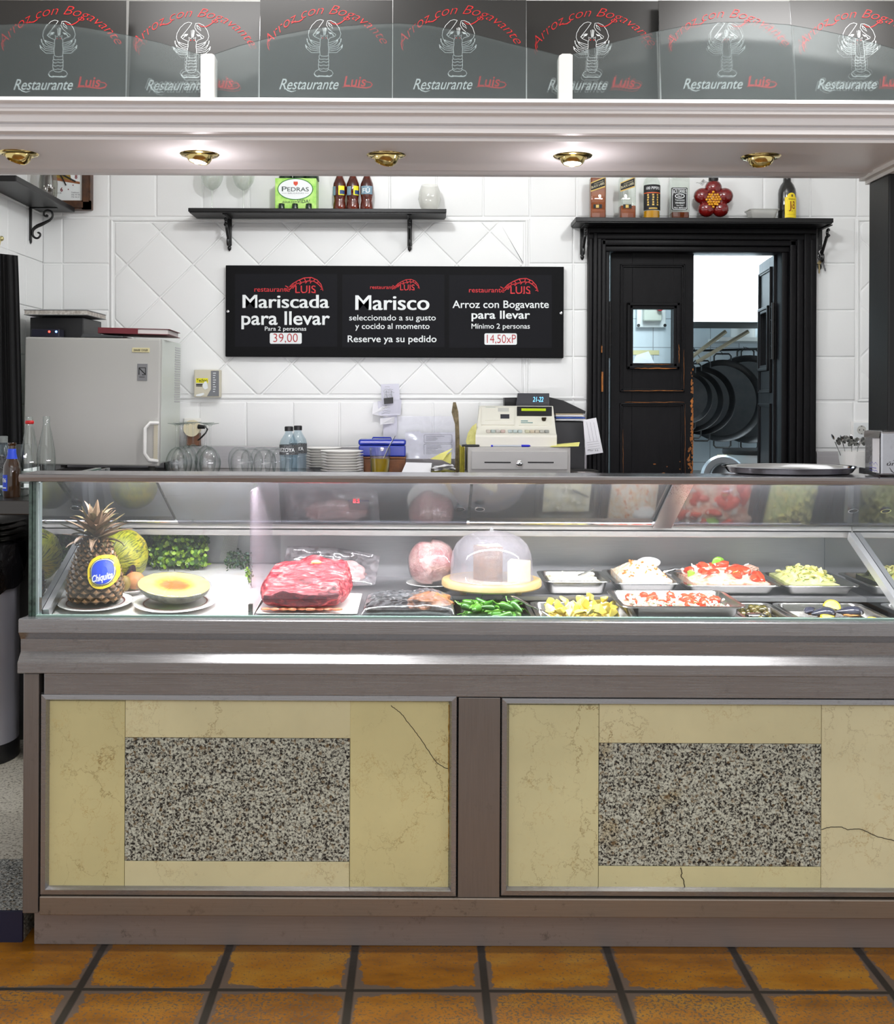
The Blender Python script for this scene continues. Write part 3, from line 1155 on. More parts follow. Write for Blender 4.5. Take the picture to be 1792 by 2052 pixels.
def poster(idx, x0, x1, Ytop, Ybot, ytop, dx, dy, label, half=None):
    xa, xb = W(x0, 100, (Ytop + Ybot) / 2).x, W(x1, 100, (Ytop + Ybot) / 2).x
    t = T('poster', label, 'poster', ((xa + xb) / 2, Ybot, ZL), 'restaurant posters behind the glass')
    b = MB()
    zt = ZP(ytop, Ytop, x0)
    b.prism([(Ybot, ZL), (Ytop, zt), (Ytop + 0.003, zt), (Ybot + 0.003, ZL)], xa, xb, 'x')
    b.build('board', M_POSTER, t)
    k = (Ytop - Ybot) / (zt - ZL)

    def lean(mb):
        Y0 = (Ytop + Ybot) / 2
        for v in mb.v:
            v.y += (Ybot + (v.z - ZL) * k) - Y0 - 0.0012
        return mb
    Y0 = (Ytop + Ybot) / 2

    def q(z):
        return (z[0] / 6.637 + dx, z[1] / 6.637 + dy)
    m = MB()
    for ln in LOB + LEG + [[(1560 - p[0] + 2, p[1]) for p in l] for l in LEG]:
        m.ribbon([q(p) for p in ln], 0.85, Y0, 0)
    for c in CLAWTIP:
        poly(m, [q(p) for p in c], Y0, 0)
        poly(m, [q((1562 - p[0], p[1])) for p in c], Y0, 0)
    m.ribbon([q(p) for p in ((650, 990), (668, 1020), (695, 1028), (735, 1022), (795, 1025), (855, 1027), (885, 1015))], 2.2, Y0, 0)
    lean(m).build('lobster_drawing', M_POSTW, t)
    w = MB()
    w.text('Restaurante', 28 + dx, 147 + dx, 180.5 + dy, 21, Y0, 0, 0.004, 0.42)
    w.ribbon([q(p) for p in ((230, 1130), (262, 1180), (300, 1215), (350, 1230), (410, 1215))], 2.2, Y0, 0, True)
    lean(w).build('white_lettering', M_POSTW, t)
    r = MB()
    r.text('Luis', 157 + dx, 202 + dx, 174.5 + dy, 20, Y0, 0, 0.012, 0.2)
    r.ribbon([q(p) for p in ((1020, 1170), (1080, 1160), (1160, 1160), (1250, 1172), (1340, 1180), (1400, 1165), (1422, 1135), (1400, 1108), (1345, 1098), (1330, 1112))], 2.6, Y0, 0, True)
    cx, cy, R = 122 + dx, 160 + dy, 131.0
    a0, a1 = -1.06, 1.03

    def arc(px, py):
        a = a0 + (a1 - a0) * px
        rad = R - py
        return (cx + rad * math.sin(a), cy - rad * math.cos(a))
    vs, fs = txt('Arroz con Bogavante', -0.016, 0.45)
    mx = max(v[0] for v in vs)
    out = []
    for (u, v) in vs:
        px, py = arc(u / mx, -v * 27.0)
        out.append(W(px, py, Y0))
    r.add(out, fs)
    for st in ([(330, 297), (400, 300), (450, 292), (495, 262), (505, 235)], [(1130, 215), (1080, 250), (1010, 305), (960, 330), (900, 325), (860, 290)], [(38, 520), (28, 590), (40, 650), (55, 680)]):
        r.ribbon([q(p) for p in st], 2.0, Y0, 0, True)
    for p in ((762, 515), (808, 515)):
        poly(r, ell(*q(p), 1.6, 1.0, 8), Y0, 0)
    lean(r).build('red_lettering', M_POSTR, t)
    return t


plab = ['leftmost black lobster poster with red and white lettering, behind the left glass screen',
        'black lobster poster standing back behind the first white post, blurred by the glass',
        'black lobster poster just right of the first white post, lettering sharp through the middle glass',
        'black lobster poster in the centre of the middle glass screen, left of the second post',
        'black lobster poster standing back behind the second white post, blurred by the glass',
        'black lobster poster under the peak of the right glass screen, its lobster blurred',
        'rightmost black lobster poster, cut off by the right edge of the picture']
for i, (x0, x1, yt, yb, top, dx, dy) in enumerate((
        (-14, 252, 2.815, 2.812, 0, -0.0, 0), (256, 520, 2.885, 2.86, 2, 267, 2.5), (521, 786.5, 2.813, 2.811, -1, 532, -1), (787.5, 1054.5, 2.812, 2.810, -1, 800, -1),
        (1055.5, 1321.5, 2.89, 2.865, 1, 1069, 2), (1323, 1588, 2.86, 2.813, 1, 1338, 1.5), (1589, 1856, 2.885, 2.835, 1, 1605, 2))):
    poster(i, x0, x1, yt, yb, top, dx, dy, plab[i])

# ================================================================== SOFFIT SPOTLIGHTS
M_BULB = mat('lit_lamp', (255, 250, 240), 0.3, emit=((255, 246, 240), 30.0))
M_BULBOFF = mat('dark_lamp_glass', (150, 146, 138), 0.1, coat=0.5)
slabs = ['brass soffit spotlight at the left edge of the picture, unlit', 'lit soffit spotlight near the left white post, glaring white', 'brass soffit spotlight above the long shelf, unlit and tilted',
         'lit brass soffit spotlight below the right white post', 'brass soffit spotlight above the kitchen door, unlit']
for i, (px, tilt, lit) in enumerate(((37, 14, 0), (400, 10, 1), (774, 14, 0), (1148, 2, 1), (1525, -3, 0))):
    c = W(px, 313, 3.013)
    c.z = zs
    t = T('spotlight', slabs[i], 'spotlight', c, 'soffit spotlights')
    m = MB()
    m.lathe([(0.033, 0.02), (0.033, -0.002), (0.040, -0.006), (0.050, -0.004), (0.054, 0.0), (0.054, 0.004)], c, 40)
    m.build('trim_ring', M_BRASS, t, True)
    R = Matrix.Translation(c) @ Matrix.Rotation(math.radians(tilt), 4, 'Y') @ Matrix.Rotation(math.radians(-6 if not lit else -4), 4, 'X')
    m = MB()
    m.lathe([(0.036, 0.018), (0.035, -0.008), (0.031, -0.018), (0.026, -0.0225), (0.0245, -0.021), (0.024, -0.010)], (0, 0, 0), 36, R)
    m.build('lamp_cup', M_BRASS, t, True)
    m = MB()
    m.lathe([(0.0, -0.0205 if lit else -0.013), (0.014, -0.0195 if lit else -0.012), (0.0245, -0.0165 if lit else -0.011)], (0, 0, 0), 28, R)
    m.build('lamp', M_BULB if lit else M_BULBOFF, t, True)
    if lit:
        lamp('spotlight_beam', 'SPOT', c + Vector((math.sin(math.radians(-tilt)) * 0.03, -0.01, -0.03)), 26, (1.0, 0.95, 0.93), 0.025, None, c + Vector((math.sin(math.radians(-tilt)) * 0.8, -0.10, -1.0)), 100, 0.8)
        lamp('spotlight_glow', 'POINT', c + Vector((0, -0.01, -0.11)), 1.2, (1.0, 0.92, 0.95), 0.02)

# ================================================================== DISPLAY COUNTER
YP = 2.86
CX0, CX1 = W(38, 1300, 2.82).x, 2.4
dc = T('display_counter', 'steel refrigerated display counter with cream marble and speckled granite front panels', 'display counter', (0.3, 2.86, 0))


def zc(py, Y):
    return ZP(py, Y, VPX)


k = MB()
k.box(CX0 + 0.012, CX1, 2.905, 2.95, 0.0, zc(1832, 2.87), 0.002)
k.build('kick_plate', steel('kick_steel', (150, 138, 132), 0.42, (1.5, 40, 60), dirt=0.6, metal=0.3), dc)
k = MB()
prof = [(1236.5, 2.880), (1238.5, 2.868), (1243.0, 2.822), (1244.5, 2.818), (1246.5, 2.816), (1271, 2.816), (1284, 2.832), (1309, 2.833), (1313, 2.829), (1329, 2.812), (1331, 2.810), (1352, 2.810), (1353, 2.815), (1353, 2.865), (1353, 2.884)]
pp = [(y, zc(py, y)) for py, y in prof] + [(2.884, zc(1236.5, 2.880))]
k.prism(pp, CX0, CX1, 'x')
k.build('bumper_rail', M_STEELB, dc)
k = MB()
k.box(CX0 + 0.052, CX1, 2.857, 2.90, zc(1396.5, 2.857), zc(1352, 2.857), 0.0015)
k.build('upper_band', M_STEELB, dc)
k = MB().box(CX0, W(77, 1600, 2.852).x, 2.852, 2.91, zc(1834, 2.852), zc(1353, 2.852) - 0.0005, 0.002)
k.build('corner_upright', M_STEELV, dc)
k = MB().box(W(78.5, 1820, 2.852).x, CX1, 2.852, 2.905, zc(1838, 2.852), zc(1800, 2.852), 0.003)
k.build('lower_rail', steel('lower_rail_steel', (150, 138, 126), 0.36, (1.5, 40, 60), dirt=0.7, metal=0.6), dc)
k = MB().box(W(918.5, 1600, 2.855).x, W(1002, 1600, 2.855).x, 2.855, 2.90, zc(1798, 2.855), zc(1398, 2.855), 0.001)
k.build('centre_upright', M_STEELV, dc)
k = MB().box(CX0 + 0.01, CX1, 2.953, 3.5, 0.0, 0.786, 0.0)
k.box(CX0 + 0.01, CX1, 2.9065, 2.953, 0.11, 0.786)
k.build('body_shell', mat('dark_cabinet', (30, 28, 27), 0.7), dc)


def frame4(x0, x1, y0, y1, w, Y):
    m = MB()
    xa, xb = W(x0, 1600, Y).x, W(x1, 1600, Y).x
    za, zb = ZP(y1, Y, (x0 + x1) / 2), ZP(y0, Y, (x0 + x1) / 2)
    w = S(w, Y)
    for (q0, q1, q2, q3) in (((xa, zb), (xb, zb), (xb - w, zb - w), (xa + w, zb - w)), ((xb, zb), (xb, za), (xb - w, za + w), (xb - w, zb - w)),
                             ((xb, za), (xa, za), (xa + w, za + w), (xb - w, za + w)), ((xa, za), (xa, zb), (xa + w, zb - w), (xa + w, za + w))):
        outer = [Vector((q0[0], Y + 0.002, q0[1])), Vector((q1[0], Y + 0.002, q1[1]))]
        mid = [q0, q1, q2, q3]
        # bevelled bar: rises from the outer edge to a ridge and drops to the inner edge
        def lerp(a, b, t_):
            return (a[0] + (b[0] - a[0]) * t_, a[1] + (b[1] - a[1]) * t_)
        r1a, r1b = lerp(q0, q3, 0.16), lerp(q1, q2, 0.16)
        r2a, r2b = lerp(q0, q3, 0.72), lerp(q1, q2, 0.72)
        vs = [(q0[0], Y + 0.012, q0[1]), (q1[0], Y + 0.012, q1[1]), (r1b[0], Y, r1b[1]), (r1a[0], Y, r1a[1]), (r2b[0], Y - 0.001, r2b[1]), (r2a[0], Y - 0.001, r2a[1]), (q2[0], Y + 0.012, q2[1]), (q3[0], Y + 0.012, q3[1])]
        m.add(vs, [(0, 1, 2, 3), (3, 2, 4, 5), (5, 4, 6, 7)])
    return m


def stone(name, x0, x1, y0, y1, m, label, Y=2.867):
    g = S(0.9, Y)
    xa, xb = W(x0, 1600, Y).x + g / 2, W(x1, 1600, Y).x - g / 2
    cx = (x0 + x1) / 2
    o = MB().box(xa, xb, Y, Y + 0.02, ZP(y1, Y, cx) + g / 2, ZP(y0, Y, cx) - g / 2, 0.0008).build(name, m, dc)
    if label:
        o['label'] = label


frame4(79, 917, 1391, 1797, 17, 2.855).build('panel_frame', M_STEELB, dc)
frame4(1003, 1960, 1399, 1799, 17, 2.855).build('panel_frame', M_STEELB, dc)
A, B, C, D = M_MARB
stone('marble_slab', 95, 250, 1404, 1778, A, 'cream marble with brown veins')
stone('marble_slab', 250, 702, 1404, 1479, B, 'cream marble')
stone('granite_slab', 250, 701, 1479, 1726, M_GRAN, 'black and white speckled granite')
stone('marble_slab', 250, 701, 1726, 1778, B, 'cream marble')
stone('marble_slab', 701, 900, 1404, 1778, A, 'cream marble with a diagonal brown vein')
stone('marble_slab', 1019, 1200, 1412, 1782, C, 'cream marble')
stone('marble_slab', 1200, 1646, 1412, 1490, B, 'cream marble')
stone('granite_slab', 1200, 1646, 1490, 1736, M_GRANB, 'speckled granite with yellow stains')
stone('marble_slab', 1200, 1646, 1736, 1782, C, 'cracked cream marble')
stone('marble_slab', 1646, 1944, 1412, 1782, D, 'pale marble with a dark crack')
rr = random.Random(5)
for (xs, y0, y1, w_) in ((901, 1412, 1705, 5), (95.5, 1500, 1776, 4), (96, 1440, 1520, 2.5)):
    pts = [(xs + rr.uniform(-0.8, 0.8), y0 + (y1 - y0) * i / 40) for i in range(41)]
    k = MB().ribbon(pts, w_, 2.8662, 0.0)
    k.build('sealant', mat('yellow_sealant', (176, 134, 36), 0.5, var=(60, (120, 96, 40), 0.2)), dc)['label'] = 'yellowed sealant along the marble edges'
for pts, w_ in (([(1364, 1738), (1367, 1748), (1365, 1757), (1370, 1763), (1371, 1772), (1373, 1780)], 1.8),
                ([(1646, 1662), (1665, 1657), (1685, 1657), (1700, 1663), (1722, 1661), (1740, 1668), (1760, 1677), (1792, 1684), (1830, 1700)], 1.5),
                ([(784, 1414), (795, 1422), (806, 1432), (815, 1444), (825, 1456), (838, 1474), (848, 1488), (862, 1510), (875, 1528), (890, 1538), (899, 1540)], 1.3)):
    dense = []
    for i in range(len(pts) - 1):
        for s_ in range(5):
            f = s_ / 5
            dense.append((pts[i][0] + (pts[i + 1][0] - pts[i][0]) * f + rr.uniform(-0.7, 0.7), pts[i][1] + (pts[i + 1][1] - pts[i][1]) * f + rr.uniform(-0.7, 0.7)))
    dense.append(pts[-1])
    k = MB().ribbon(dense, w_, 2.8664, 0.0)
    k.build('crack', mat('dark_crack', (52, 44, 30), 0.8), dc)

# ---- glass case
GX0, GX1 = W(72, 1100, 2.865).x, 2.35
ZTOP = zc(953.5, 2.845)
EL, ER = -0.998, 1.280          # inside faces of the two end mirrors
k = MB()
ry = 0.008
ptsT = [(2.985, ZTOP), (2.853, ZTOP), (2.846, ZTOP - 0.002), (2.843, ZTOP - 0.008), (2.8445, ZTOP - 0.0185), (2.849, ZTOP - 0.0205), (2.860, ZTOP - 0.0205), (2.860, ZTOP - 0.003), (2.985, ZTOP - 0.003)]
k.prism(ptsT, W(37.5, 955, 2.845).x, GX1, 'x')
k.prism([(2.97, ZTOP), (3.30, ZTOP), (3.30, ZTOP - 0.018), (2.97, ZTOP - 0.018)], ER + 0.03, 2.35, 'x')
k.build('top_shelf', steel('top_steel', (186, 184, 188), 0.22), dc)
ZS = zc(1238, 2.868)
k = MB().box(GX0, GX1, 2.864, 2.870, ZS, ZTOP - 0.021)
k.build('front_glass', thin_glass('case_glass', (243, 247, 246), 0.035, 0.5, 0.01, 0.035, (214, 214, 226), 2.2), dc)
k = MB()
k.box(GX0 + 0.002, GX1, 2.860, 2.8735, ZS - 0.004, ZS + 0.004)
k.build('glass_bed', mat('glass_edge_green', (150, 176, 166), 0.15), dc)
# left end glass, thick green edges
M_GEDGE = mat('green_glass_edge', (34, 50, 44), 0.12, var=(60, (70, 96, 84), 0.2), coat=0.4)
k = MB()
for (xa, xb, yf) in ((57.5, 63.5, 2.866), (64.5, 71, 2.868)):
    k.box(W(xa, 1100, 2.866).x, W(xb, 1100, 2.866).x, yf, 3.45, ZS - 0.004, ZTOP - 0.021)
k.build('end_glass', M_GEDGE, dc)['label'] = 'thick green edged end glass'
M_MIRR = mat('end_mirror', (200, 202, 204), 0.015, 1.0)
for X, sg in ((EL, -1), (ER, 1)):
    k = MB().box(X, X + sg * 0.008, 2.876, 3.495, ZS - 0.04, ZTOP - 0.024)
    k.build('end_panel', M_MIRR, dc)['label'] = 'mirror finished end panel'
k = MB().box(W(71.5, 1100, 2.872).x, EL - 0.008, 2.8715, 2.885, ZS, ZTOP - 0.022)
k.build('corner_strip', mat('clear_edge_strip', (196, 206, 206), 0.2), dc)
# deck: white slab on the left, steel well on the right
XPART = W(505, 1100, 2.885).x
YB = 3.50


def deckz(y):
    return zc(1240, 2.885) + (y - 2.885) * 0.085


m_ice = NT('white_deck')
bb = m_ice.b
m_ice.link(m_ice.ramp(m_ice.noise(m_ice.pos(), 16, 4, 0.6), [(0.35, (232, 226, 216)), (0.6, (244, 242, 240))]), bb.inputs['Base Color'])
bb.inputs['Roughness'].default_value = 0.3
m_ice.bump(m_ice.noise(m_ice.pos(), 30, 3, 0.5), 0.3, 0.006)
k = MB()
k.prism([(2.876, deckz(2.876)), (YB, deckz(YB)), (YB, deckz(YB) - 0.02), (2.876, deckz(2.876) - 0.02)], EL, XPART, 'x')
k.build('deck', m_ice.m, dc)['label'] = 'white stone display deck'
ZWELL = 0.800
ZDK = zc(1241, 2.885) + 0.001


def deckr(y):
    return ZDK + (min(y, 3.165) - 2.885) * 0.035


k = MB()
k.box(XPART, ER, 2.8845, YB, ZWELL - 0.01, ZWELL)
k.box(XPART, ER, 2.8845, 2.889, ZWELL, ZDK)
k.prism([(2.8845, deckr(2.8845)), (YB, deckr(YB)), (YB, deckr(YB) - 0.012), (2.8845, deckr(2.8845) - 0.012)], XPART, W(901, 1238, 2.885).x, 'x')
k.prism([(3.165, deckr(3.165)), (YB, deckr(YB)), (YB, deckr(YB) - 0.012), (3.165, deckr(3.165) - 0.012)], W(901, 1238, 2.885).x, ER, 'x')
k.build('cold_well', M_STEELIN, dc)
k = MB()
k.box(EL, ER, YB, YB + 0.012, 0.78, zc(1064, 3.30))
k.build('back_panel', M_STEELIN, dc)
k = MB()
ya, yb = 3.275, 3.30
k.box(EL, ER, ya, YB, zc(1063, ya) - 0.0, zc(1063, ya) + 0.004)
k.box(EL, ER, ya, ya + 0.012, zc(1074.5, ya), zc(1051, ya), 0.002)
k.build('rear_ledge', steel('ledge_steel', (196, 190, 188), 0.4, dirt=0.35, dirt_col=(140, 112, 88)), dc)
k = MB()
k.tube([(EL, 3.262, zc(1047, 3.262)), (ER, 3.262, zc(1047, 3.262))], 0.006, 10)
k.box(EL, ER, 3.262, 3.275, zc(1051, 3.262), zc(1043.5, 3.262))
k.build('door_track', M_CHROME, dc)
# sloping rear doors
ZU, YU = ZTOP - 0.012, 2.992
ZD, YD = zc(1044, 3.262), 3.262
mdoor = thin_glass('rear_door_glass', (150, 152, 158), 0.14, 0.35, 0.07, 0.16, (150, 150, 156))


def slope(px0, px1, t0=0.0, t1=1.0, th=0.005, pz=0.0):
    """sheet on the rear slope; px given at the lower edge, run straight in X"""
    xa, xb = px0, px1
    y0, z0 = YU + (YD - YU) * t0, ZU + (ZD - ZU) * t0
    y1, z1 = YU + (YD - YU) * t1, ZU + (ZD - ZU) * t1
    nrm = Vector((0, -(ZU - ZD), -(YD - YU))).normalized()
    q = MB()
    vs = []
    for o in (pz, pz + th):
        for (x, y, z) in ((xa, y0, z0), (xb, y0, z0), (xb, y1, z1), (xa, y1, z1)):
            vs.append(Vector((x, y, z)) + nrm * o)
    q.add(vs, [(0, 1, 2, 3), (7, 6, 5, 4), (0, 4, 5, 1), (1, 5, 6, 2), (2, 6, 7, 3), (3, 7, 4, 0)])
    return q


def xs(px):
    return (px - VPX) / FPX * 3.262


segs = [(EL, xs(352), 0), (xs(360), xs(936), 1), (xs(942), xs(1308), 0), (xs(1318), ER, 1)]
doors = []
for i, (a, b, z) in enumerate(segs):
    o = slope(a, b, 0, 1, 0.004, 0.008 * z).build('rear_door', mdoor, dc)
    doors.append(o)
k = slope(xs(1308), xs(1345), 0, 1, 0.006, 0.014)
k.build('door_stile', steel('stile_steel', (180, 180, 184), 0.3, (60, 30, 1)), dc)
for px, py in ((150, 1000), (924, 1007), (963, 1007), (1713, 1016)):
    t_ = 0.62 if py < 1005 else 0.60
    x = (px - VPX) / FPX * 3.14
    y_, z_ = YU + (YD - YU) * t_, ZU + (ZD - ZU) * t_
    nrm = Vector((0, -(ZU - ZD), -(YD - YU))).normalized()
    R = Matrix.Translation(Vector((x, y_, z_)) + nrm * 0.013) @ nrm.to_track_quat('Z', 'X').to_matrix().to_4x4()
    k = MB()
    k.lathe([(0.0115, 0.0), (0.0145, 0.0), (0.0145, 0.003), (0.0115, 0.003), (0.0115, 0.0)], (0, 0, 0), 24, R)
    k.cur = 1
    k.lathe([(0.0, 0.0005), (0.0115, 0.0005)], (0, 0, 0), 24, R)
    k.build('finger_hole', [M_CHROME, mat('dark_hole', (30, 30, 34), 0.5)], dc, True)
k = slope((700 - VPX) / FPX * 3.13, (741 - VPX) / FPX * 3.13, 0.44, 0.64, 0.004, 0.010)
o = k.build('temperature_display', mat('display_black', (38, 34, 44), 0.2), dc)
k = MB()
y_ = YU + (YD - YU) * 0.44
for cx in (710.5, 717.5):
    for (dx0, dx1, dy0, dy1) in ((-2.4, 2.4, -4.6, -3.4), (-2.4, 2.4, 3.4, 4.6), (1.3, 2.5, -4.4, 4.4), (-2.4, 2.2, -0.6, 0.6)) + (((-2.5, -1.3, -4.4, 4.4),) if cx < 715 else ()):
        k.prect(cx + dx0, cx + dx1, 1003 + dy0, 1003 + dy1, y_ - 0.006, 0)
k.build('digits', mat('red_led', (255, 30, 40), 0.4, emit=((255, 30, 45), 4.0)), o)
# struts at the ends
for X, sg in ((EL, 1), (ER, -1)):
    X_ = X + sg * 0.009
    k = MB()
    for off in (0.0,):
        a = Vector((X_, 2.884, ZS + 0.004))
        b = Vector((X_, 3.262, zc(1070, 3.262)))
        d = (b - a).normalized()
        n_ = Vector((0, -d.z, d.y))
        vs = []
        for xx in (X_ - 0.008, X_ + 0.008):
            for p, s_ in ((a, -1), (a, 1), (b, 1), (b, -1)):
                q = p + n_ * 0.012 * s_
                vs.append((xx, q.y, q.z))
        k.add(vs, [(0, 1, 2, 3), (7, 6, 5, 4), (0, 4, 5, 1), (1, 5, 6, 2), (2, 6, 7, 3), (3, 7, 4, 0)])
    k.build('end_strut', mat('strut_aluminium', (204, 204, 206), 0.25, 0.6), dc)
for X, sg in ((EL, 1), (ER, -1)):
    X_ = X + sg * 0.007
    a, b = Vector((X_, YU + 0.01, ZU - 0.004)), Vector((X_, YD, ZD + 0.004))
    MB().tube([a, b], 0.007, 6).build('upper_strut', M_IRON, dc)
# clear divider
k = MB()
zp0 = ZS - 0.001
k.add([(XPART, 2.880, zp0), (XPART, 3.47, deckz(3.47)), (XPART, 3.47, zc(1076, 3.275)), (XPART, 3.255, zc(1049, 3.262)), (XPART, 3.035, zc(985, 2.88)), (XPART, 2.880, zc(985, 2.88))], [(0, 1, 2, 3, 4, 5)])
vs0 = list(k.v)
k.add([v + Vector((-0.005, 0, 0)) for v in vs0], [(5, 4, 3, 2, 1, 0)])
k.add(vs0 + [v + Vector((-0.005, 0, 0)) for v in vs0], [(i, (i + 1) % 6, 6 + (i + 1) % 6, 6 + i) for i in range(6)])
k.build('divider', thin_glass('acrylic_divider', (244, 240, 243), 0.03, 0.2, 0.05, 0.07, (226, 210, 222)), dc)
k = MB().box(XPART - 0.008, XPART + 0.003, 2.876, 2.888, ZS - 0.002, zc(1212, 2.88))
k.build('divider_clip', M_STEEL, dc)
# fluorescent tube under the top shelf
k = MB()
k.tube([(EL + 0.03, 2.935, ZTOP - 0.0135), (ER - 0.03, 2.935, ZTOP - 0.0135)], 0.0075, 12)
k.build('light_tube', mat('fluorescent_tube', (255, 250, 255), 0.4, emit=((255, 246, 255), 60.0)), dc)
lamp('case_light', 'AREA', ((EL + ER) / 2, 2.932, ZTOP - 0.0225), 22, (1.0, 0.96, 1.0), ER - EL - 0.08, 0.02, ((EL + ER) / 2, 3.06, 0.8))
k = MB().box(EL + 0.01, ER - 0.01, 2.925, 2.945, ZTOP - 0.0062, ZTOP - 0.0031)
k.build('tube_holder', M_WHITE, dc)

# ================================================================== BEHIND THE BAR
ZC = 1.154


def at(px, Y, z=ZC):
    return Vector((XP(px, Y), Y, z))


bx1 = W(1200, 955, 4.10).x
t = T('back_counter', 'long steel back counter with splashback along the tiled wall, left of the kitchen door', 'counter', (-0.5, 4.35, ZF2))
MB().box(-1.50, bx1, 4.09, YW - 0.006, ZC - 0.028, ZC, 0.003).build('worktop', M_STEEL, t)
MB().box(-1.50, W(1177, 920, YW).x, YW - 0.018, YW - 0.0055, ZC + 0.0005, ZP(895, YW, 849), 0.002).build('splashback', M_STEELIN, t)
MB().box(-1.48, bx1 - 0.02, 4.12, YW - 0.006, ZF2, ZC - 0.029).build('cabinet_body', M_STEEL, t)
rx0 = W(1638, 920, 4.2).x
t = T('side_counter', 'short steel counter right of the kitchen door, carrying the cup and napkins', 'counter', (1.8, 4.35, 0.0))
MB().box(rx0, 2.45, 4.09, YW - 0.006, ZC - 0.028, ZC, 0.003).build('worktop', M_STEEL, t)
MB().box(W(1634, 920, YW).x, 2.45, YW - 0.018, YW - 0.0055, ZC + 0.0005, ZP(904, YW, 1660), 0.002).build('splashback', M_STEELIN, t)
MB().box(rx0 + 0.02, 2.43, 4.12, YW - 0.006, 0.0, ZC - 0.029).build('cabinet_body', M_STEEL, t)

# ---- fridge
YFR = 4.20
a, b = W(47, 800, YFR), W(319, 800, YFR)
zb, zt = ZP(935, YFR, 200), ZP(679, YFR, 200)
t = T('mini_fridge', 'white tabletop fridge with bottom corner handle on the back counter', 'fridge', ((a.x + b.x) / 2, YFR, ZC))
MB().box(a.x, b.x - 0.002, YFR + 0.034, YFR + 0.36, zb + 0.008, zt, 0.005).build('cabinet', mat('fridge_side', (216, 222, 214), 0.4), t)
dr_ = MB().box(a.x, b.x, YFR, YFR + 0.030, zb, zt, 0.006).build('door', mat('fridge_white', (184, 183, 178), 0.4), t)
m = MB()
hx0, hx1 = W(291, 890, YFR).x, W(316, 890, YFR).x
hz0, hz1 = ZP(925, YFR, 300), ZP(848, YFR, 300)
m.tube([(hx1, YFR - 0.002, hz1), (hx0 + 0.02, YFR - 0.024, hz1), (hx0 + 0.004, YFR - 0.028, hz1 - 0.02), (hx0 + 0.004, YFR - 0.028, hz0 + 0.03), (hx0 + 0.02, YFR - 0.024, hz0 + 0.006), (hx1, YFR - 0.002, hz0)], 0.0075, 8)
m.build('handle', M_WHITE, dr_, True)
m = MB()
m.box(hx1 - 0.016, hx1 - 0.001, YFR - 0.003, YFR + 0.001, hz0 + 0.004, hz1 - 0.004)
for i in range(18):
    z = hz0 + 0.008 + i * (hz1 - hz0 - 0.016) / 17
    m.box(hx1 - 0.016, hx1 - 0.001, YFR - 0.006, YFR - 0.003, z, z + 0.0035)
m.build('grille', mat('yellowed_plastic', (206, 200, 180), 0.5), dr_)
m = MB()
m.pbox(262, 297, 698, 707, YFR - 0.0035, 0.0045, 0.001)
m.cur = 1
m.text('ZANUSSI  COOLER', 265, 294, 704.5, 3.6, YFR - 0.0036, 0.0004, 0.02)
m.build('badge', [mat('ivory_badge', (216, 206, 160), 0.5), M_BLKTXT], dr_)
m = MB()
c_ = lambda p: p
m.pbox(273, 293, 730, 764, YFR - 0.002, 0.003, 0.0005)
m.cur = 1
for st in (((276.5, 752), (276.5, 738), (289.5, 738), (289.5, 752), (283, 752)), ((277, 739), (289, 751))):
    m.ribbon(list(st), 2.0, YFR - 0.0022, 0.0004)
m.prect(277, 288, 756, 757, YFR - 0.0022, 0.0004)
m.build('sticker', [mat('silver_sticker', (126, 126, 128), 0.35, 0.3), M_BLKTXT], dr_)
m = MB()
x_ = b.x - 0.0015
yy0, yy1 = YFR + 0.25, YFR + 0.345
for k_ in range(24):
    z = zt - 0.02 - k_ * 0.0095
    m.box(x_, x_ + 0.0012, yy0, yy1, z - 0.0042, z)
m.build('side_label', mat('side_label_print', (196, 196, 198), 0.6), t)
for (xx, yy) in ((a.x + 0.055, YFR + 0.06), (b.x - 0.04, YFR + 0.05), (a.x + 0.055, YFR + 0.31), (b.x - 0.04, YFR + 0.31)):
    m = MB().lathe([(0.013, ZC - zb), (0.013, 0.01)], (xx, yy, zb), 14)
    m.build('foot', mat('grey_rubber', (70, 68, 64), 0.7), t)
t.rotation_euler = (0, math.radians(0.6), 0)
t.location.z += 0.004
ztf = zt + 0.0075

# things on the fridge
m = MB()
YB_ = 4.28
m.pbox(60, 167, 636, 677, YB_, 0.24, 0.003)
o = solo(m, 'box_file', M_BLKPL, 'black box file lying on the white fridge under the tattered book', 'box', (XP(113, YB_), YB_, ztf))
o.location.z = ZP(677, YB_, 113) + 0.0
for v in o.data.vertices:
    v.co.z += ztf - ZP(677, YB_, 113)
m = MB().pbox(166, 168, 640, 676, YB_ + 0.002, 0.2)
m.cur = 1
t = T('book', 'tattered grey paper book lying tilted on the black box file', 'book', (XP(118, YB_), YB_, ZP(636, YB_, 110)))
m = MB()
Zb0 = ZP(634, YB_, 110) + 0.004
bm_ = MB()
p0, p1 = XP(44, YB_ - 0.05), XP(170, YB_ - 0.05)
m.box(p0, p1, YB_ - 0.03, YB_ + 0.22, Zb0 + 0.001, Zb0 + 0.017, 0.001)
o = m.build('pages', mat('old_pages', (206, 202, 194), 0.8, var=(90, (160, 152, 142), 0.15)), t)
m = MB()
m.box(p0 - 0.002, p1 + 0.002, YB_ - 0.032, YB_ + 0.222, Zb0 + 0.017, Zb0 + 0.020, 0.001)
m.box(p0 - 0.002, p1 + 0.002, YB_ - 0.032, YB_ + 0.222, Zb0 - 0.001, Zb0 + 0.001)
m.build('cover', mat('grey_cover', (130, 132, 134), 0.6), t)
t = T('receiver', 'small black electronic box with red and blue lights on the fridge', 'receiver', (XP(88, 4.22), 4.22, ztf))
m = MB()
Yr = 4.215
m.box(XP(61, Yr), XP(118, Yr), Yr, Yr + 0.055, ztf, ztf + 0.030, 0.003)
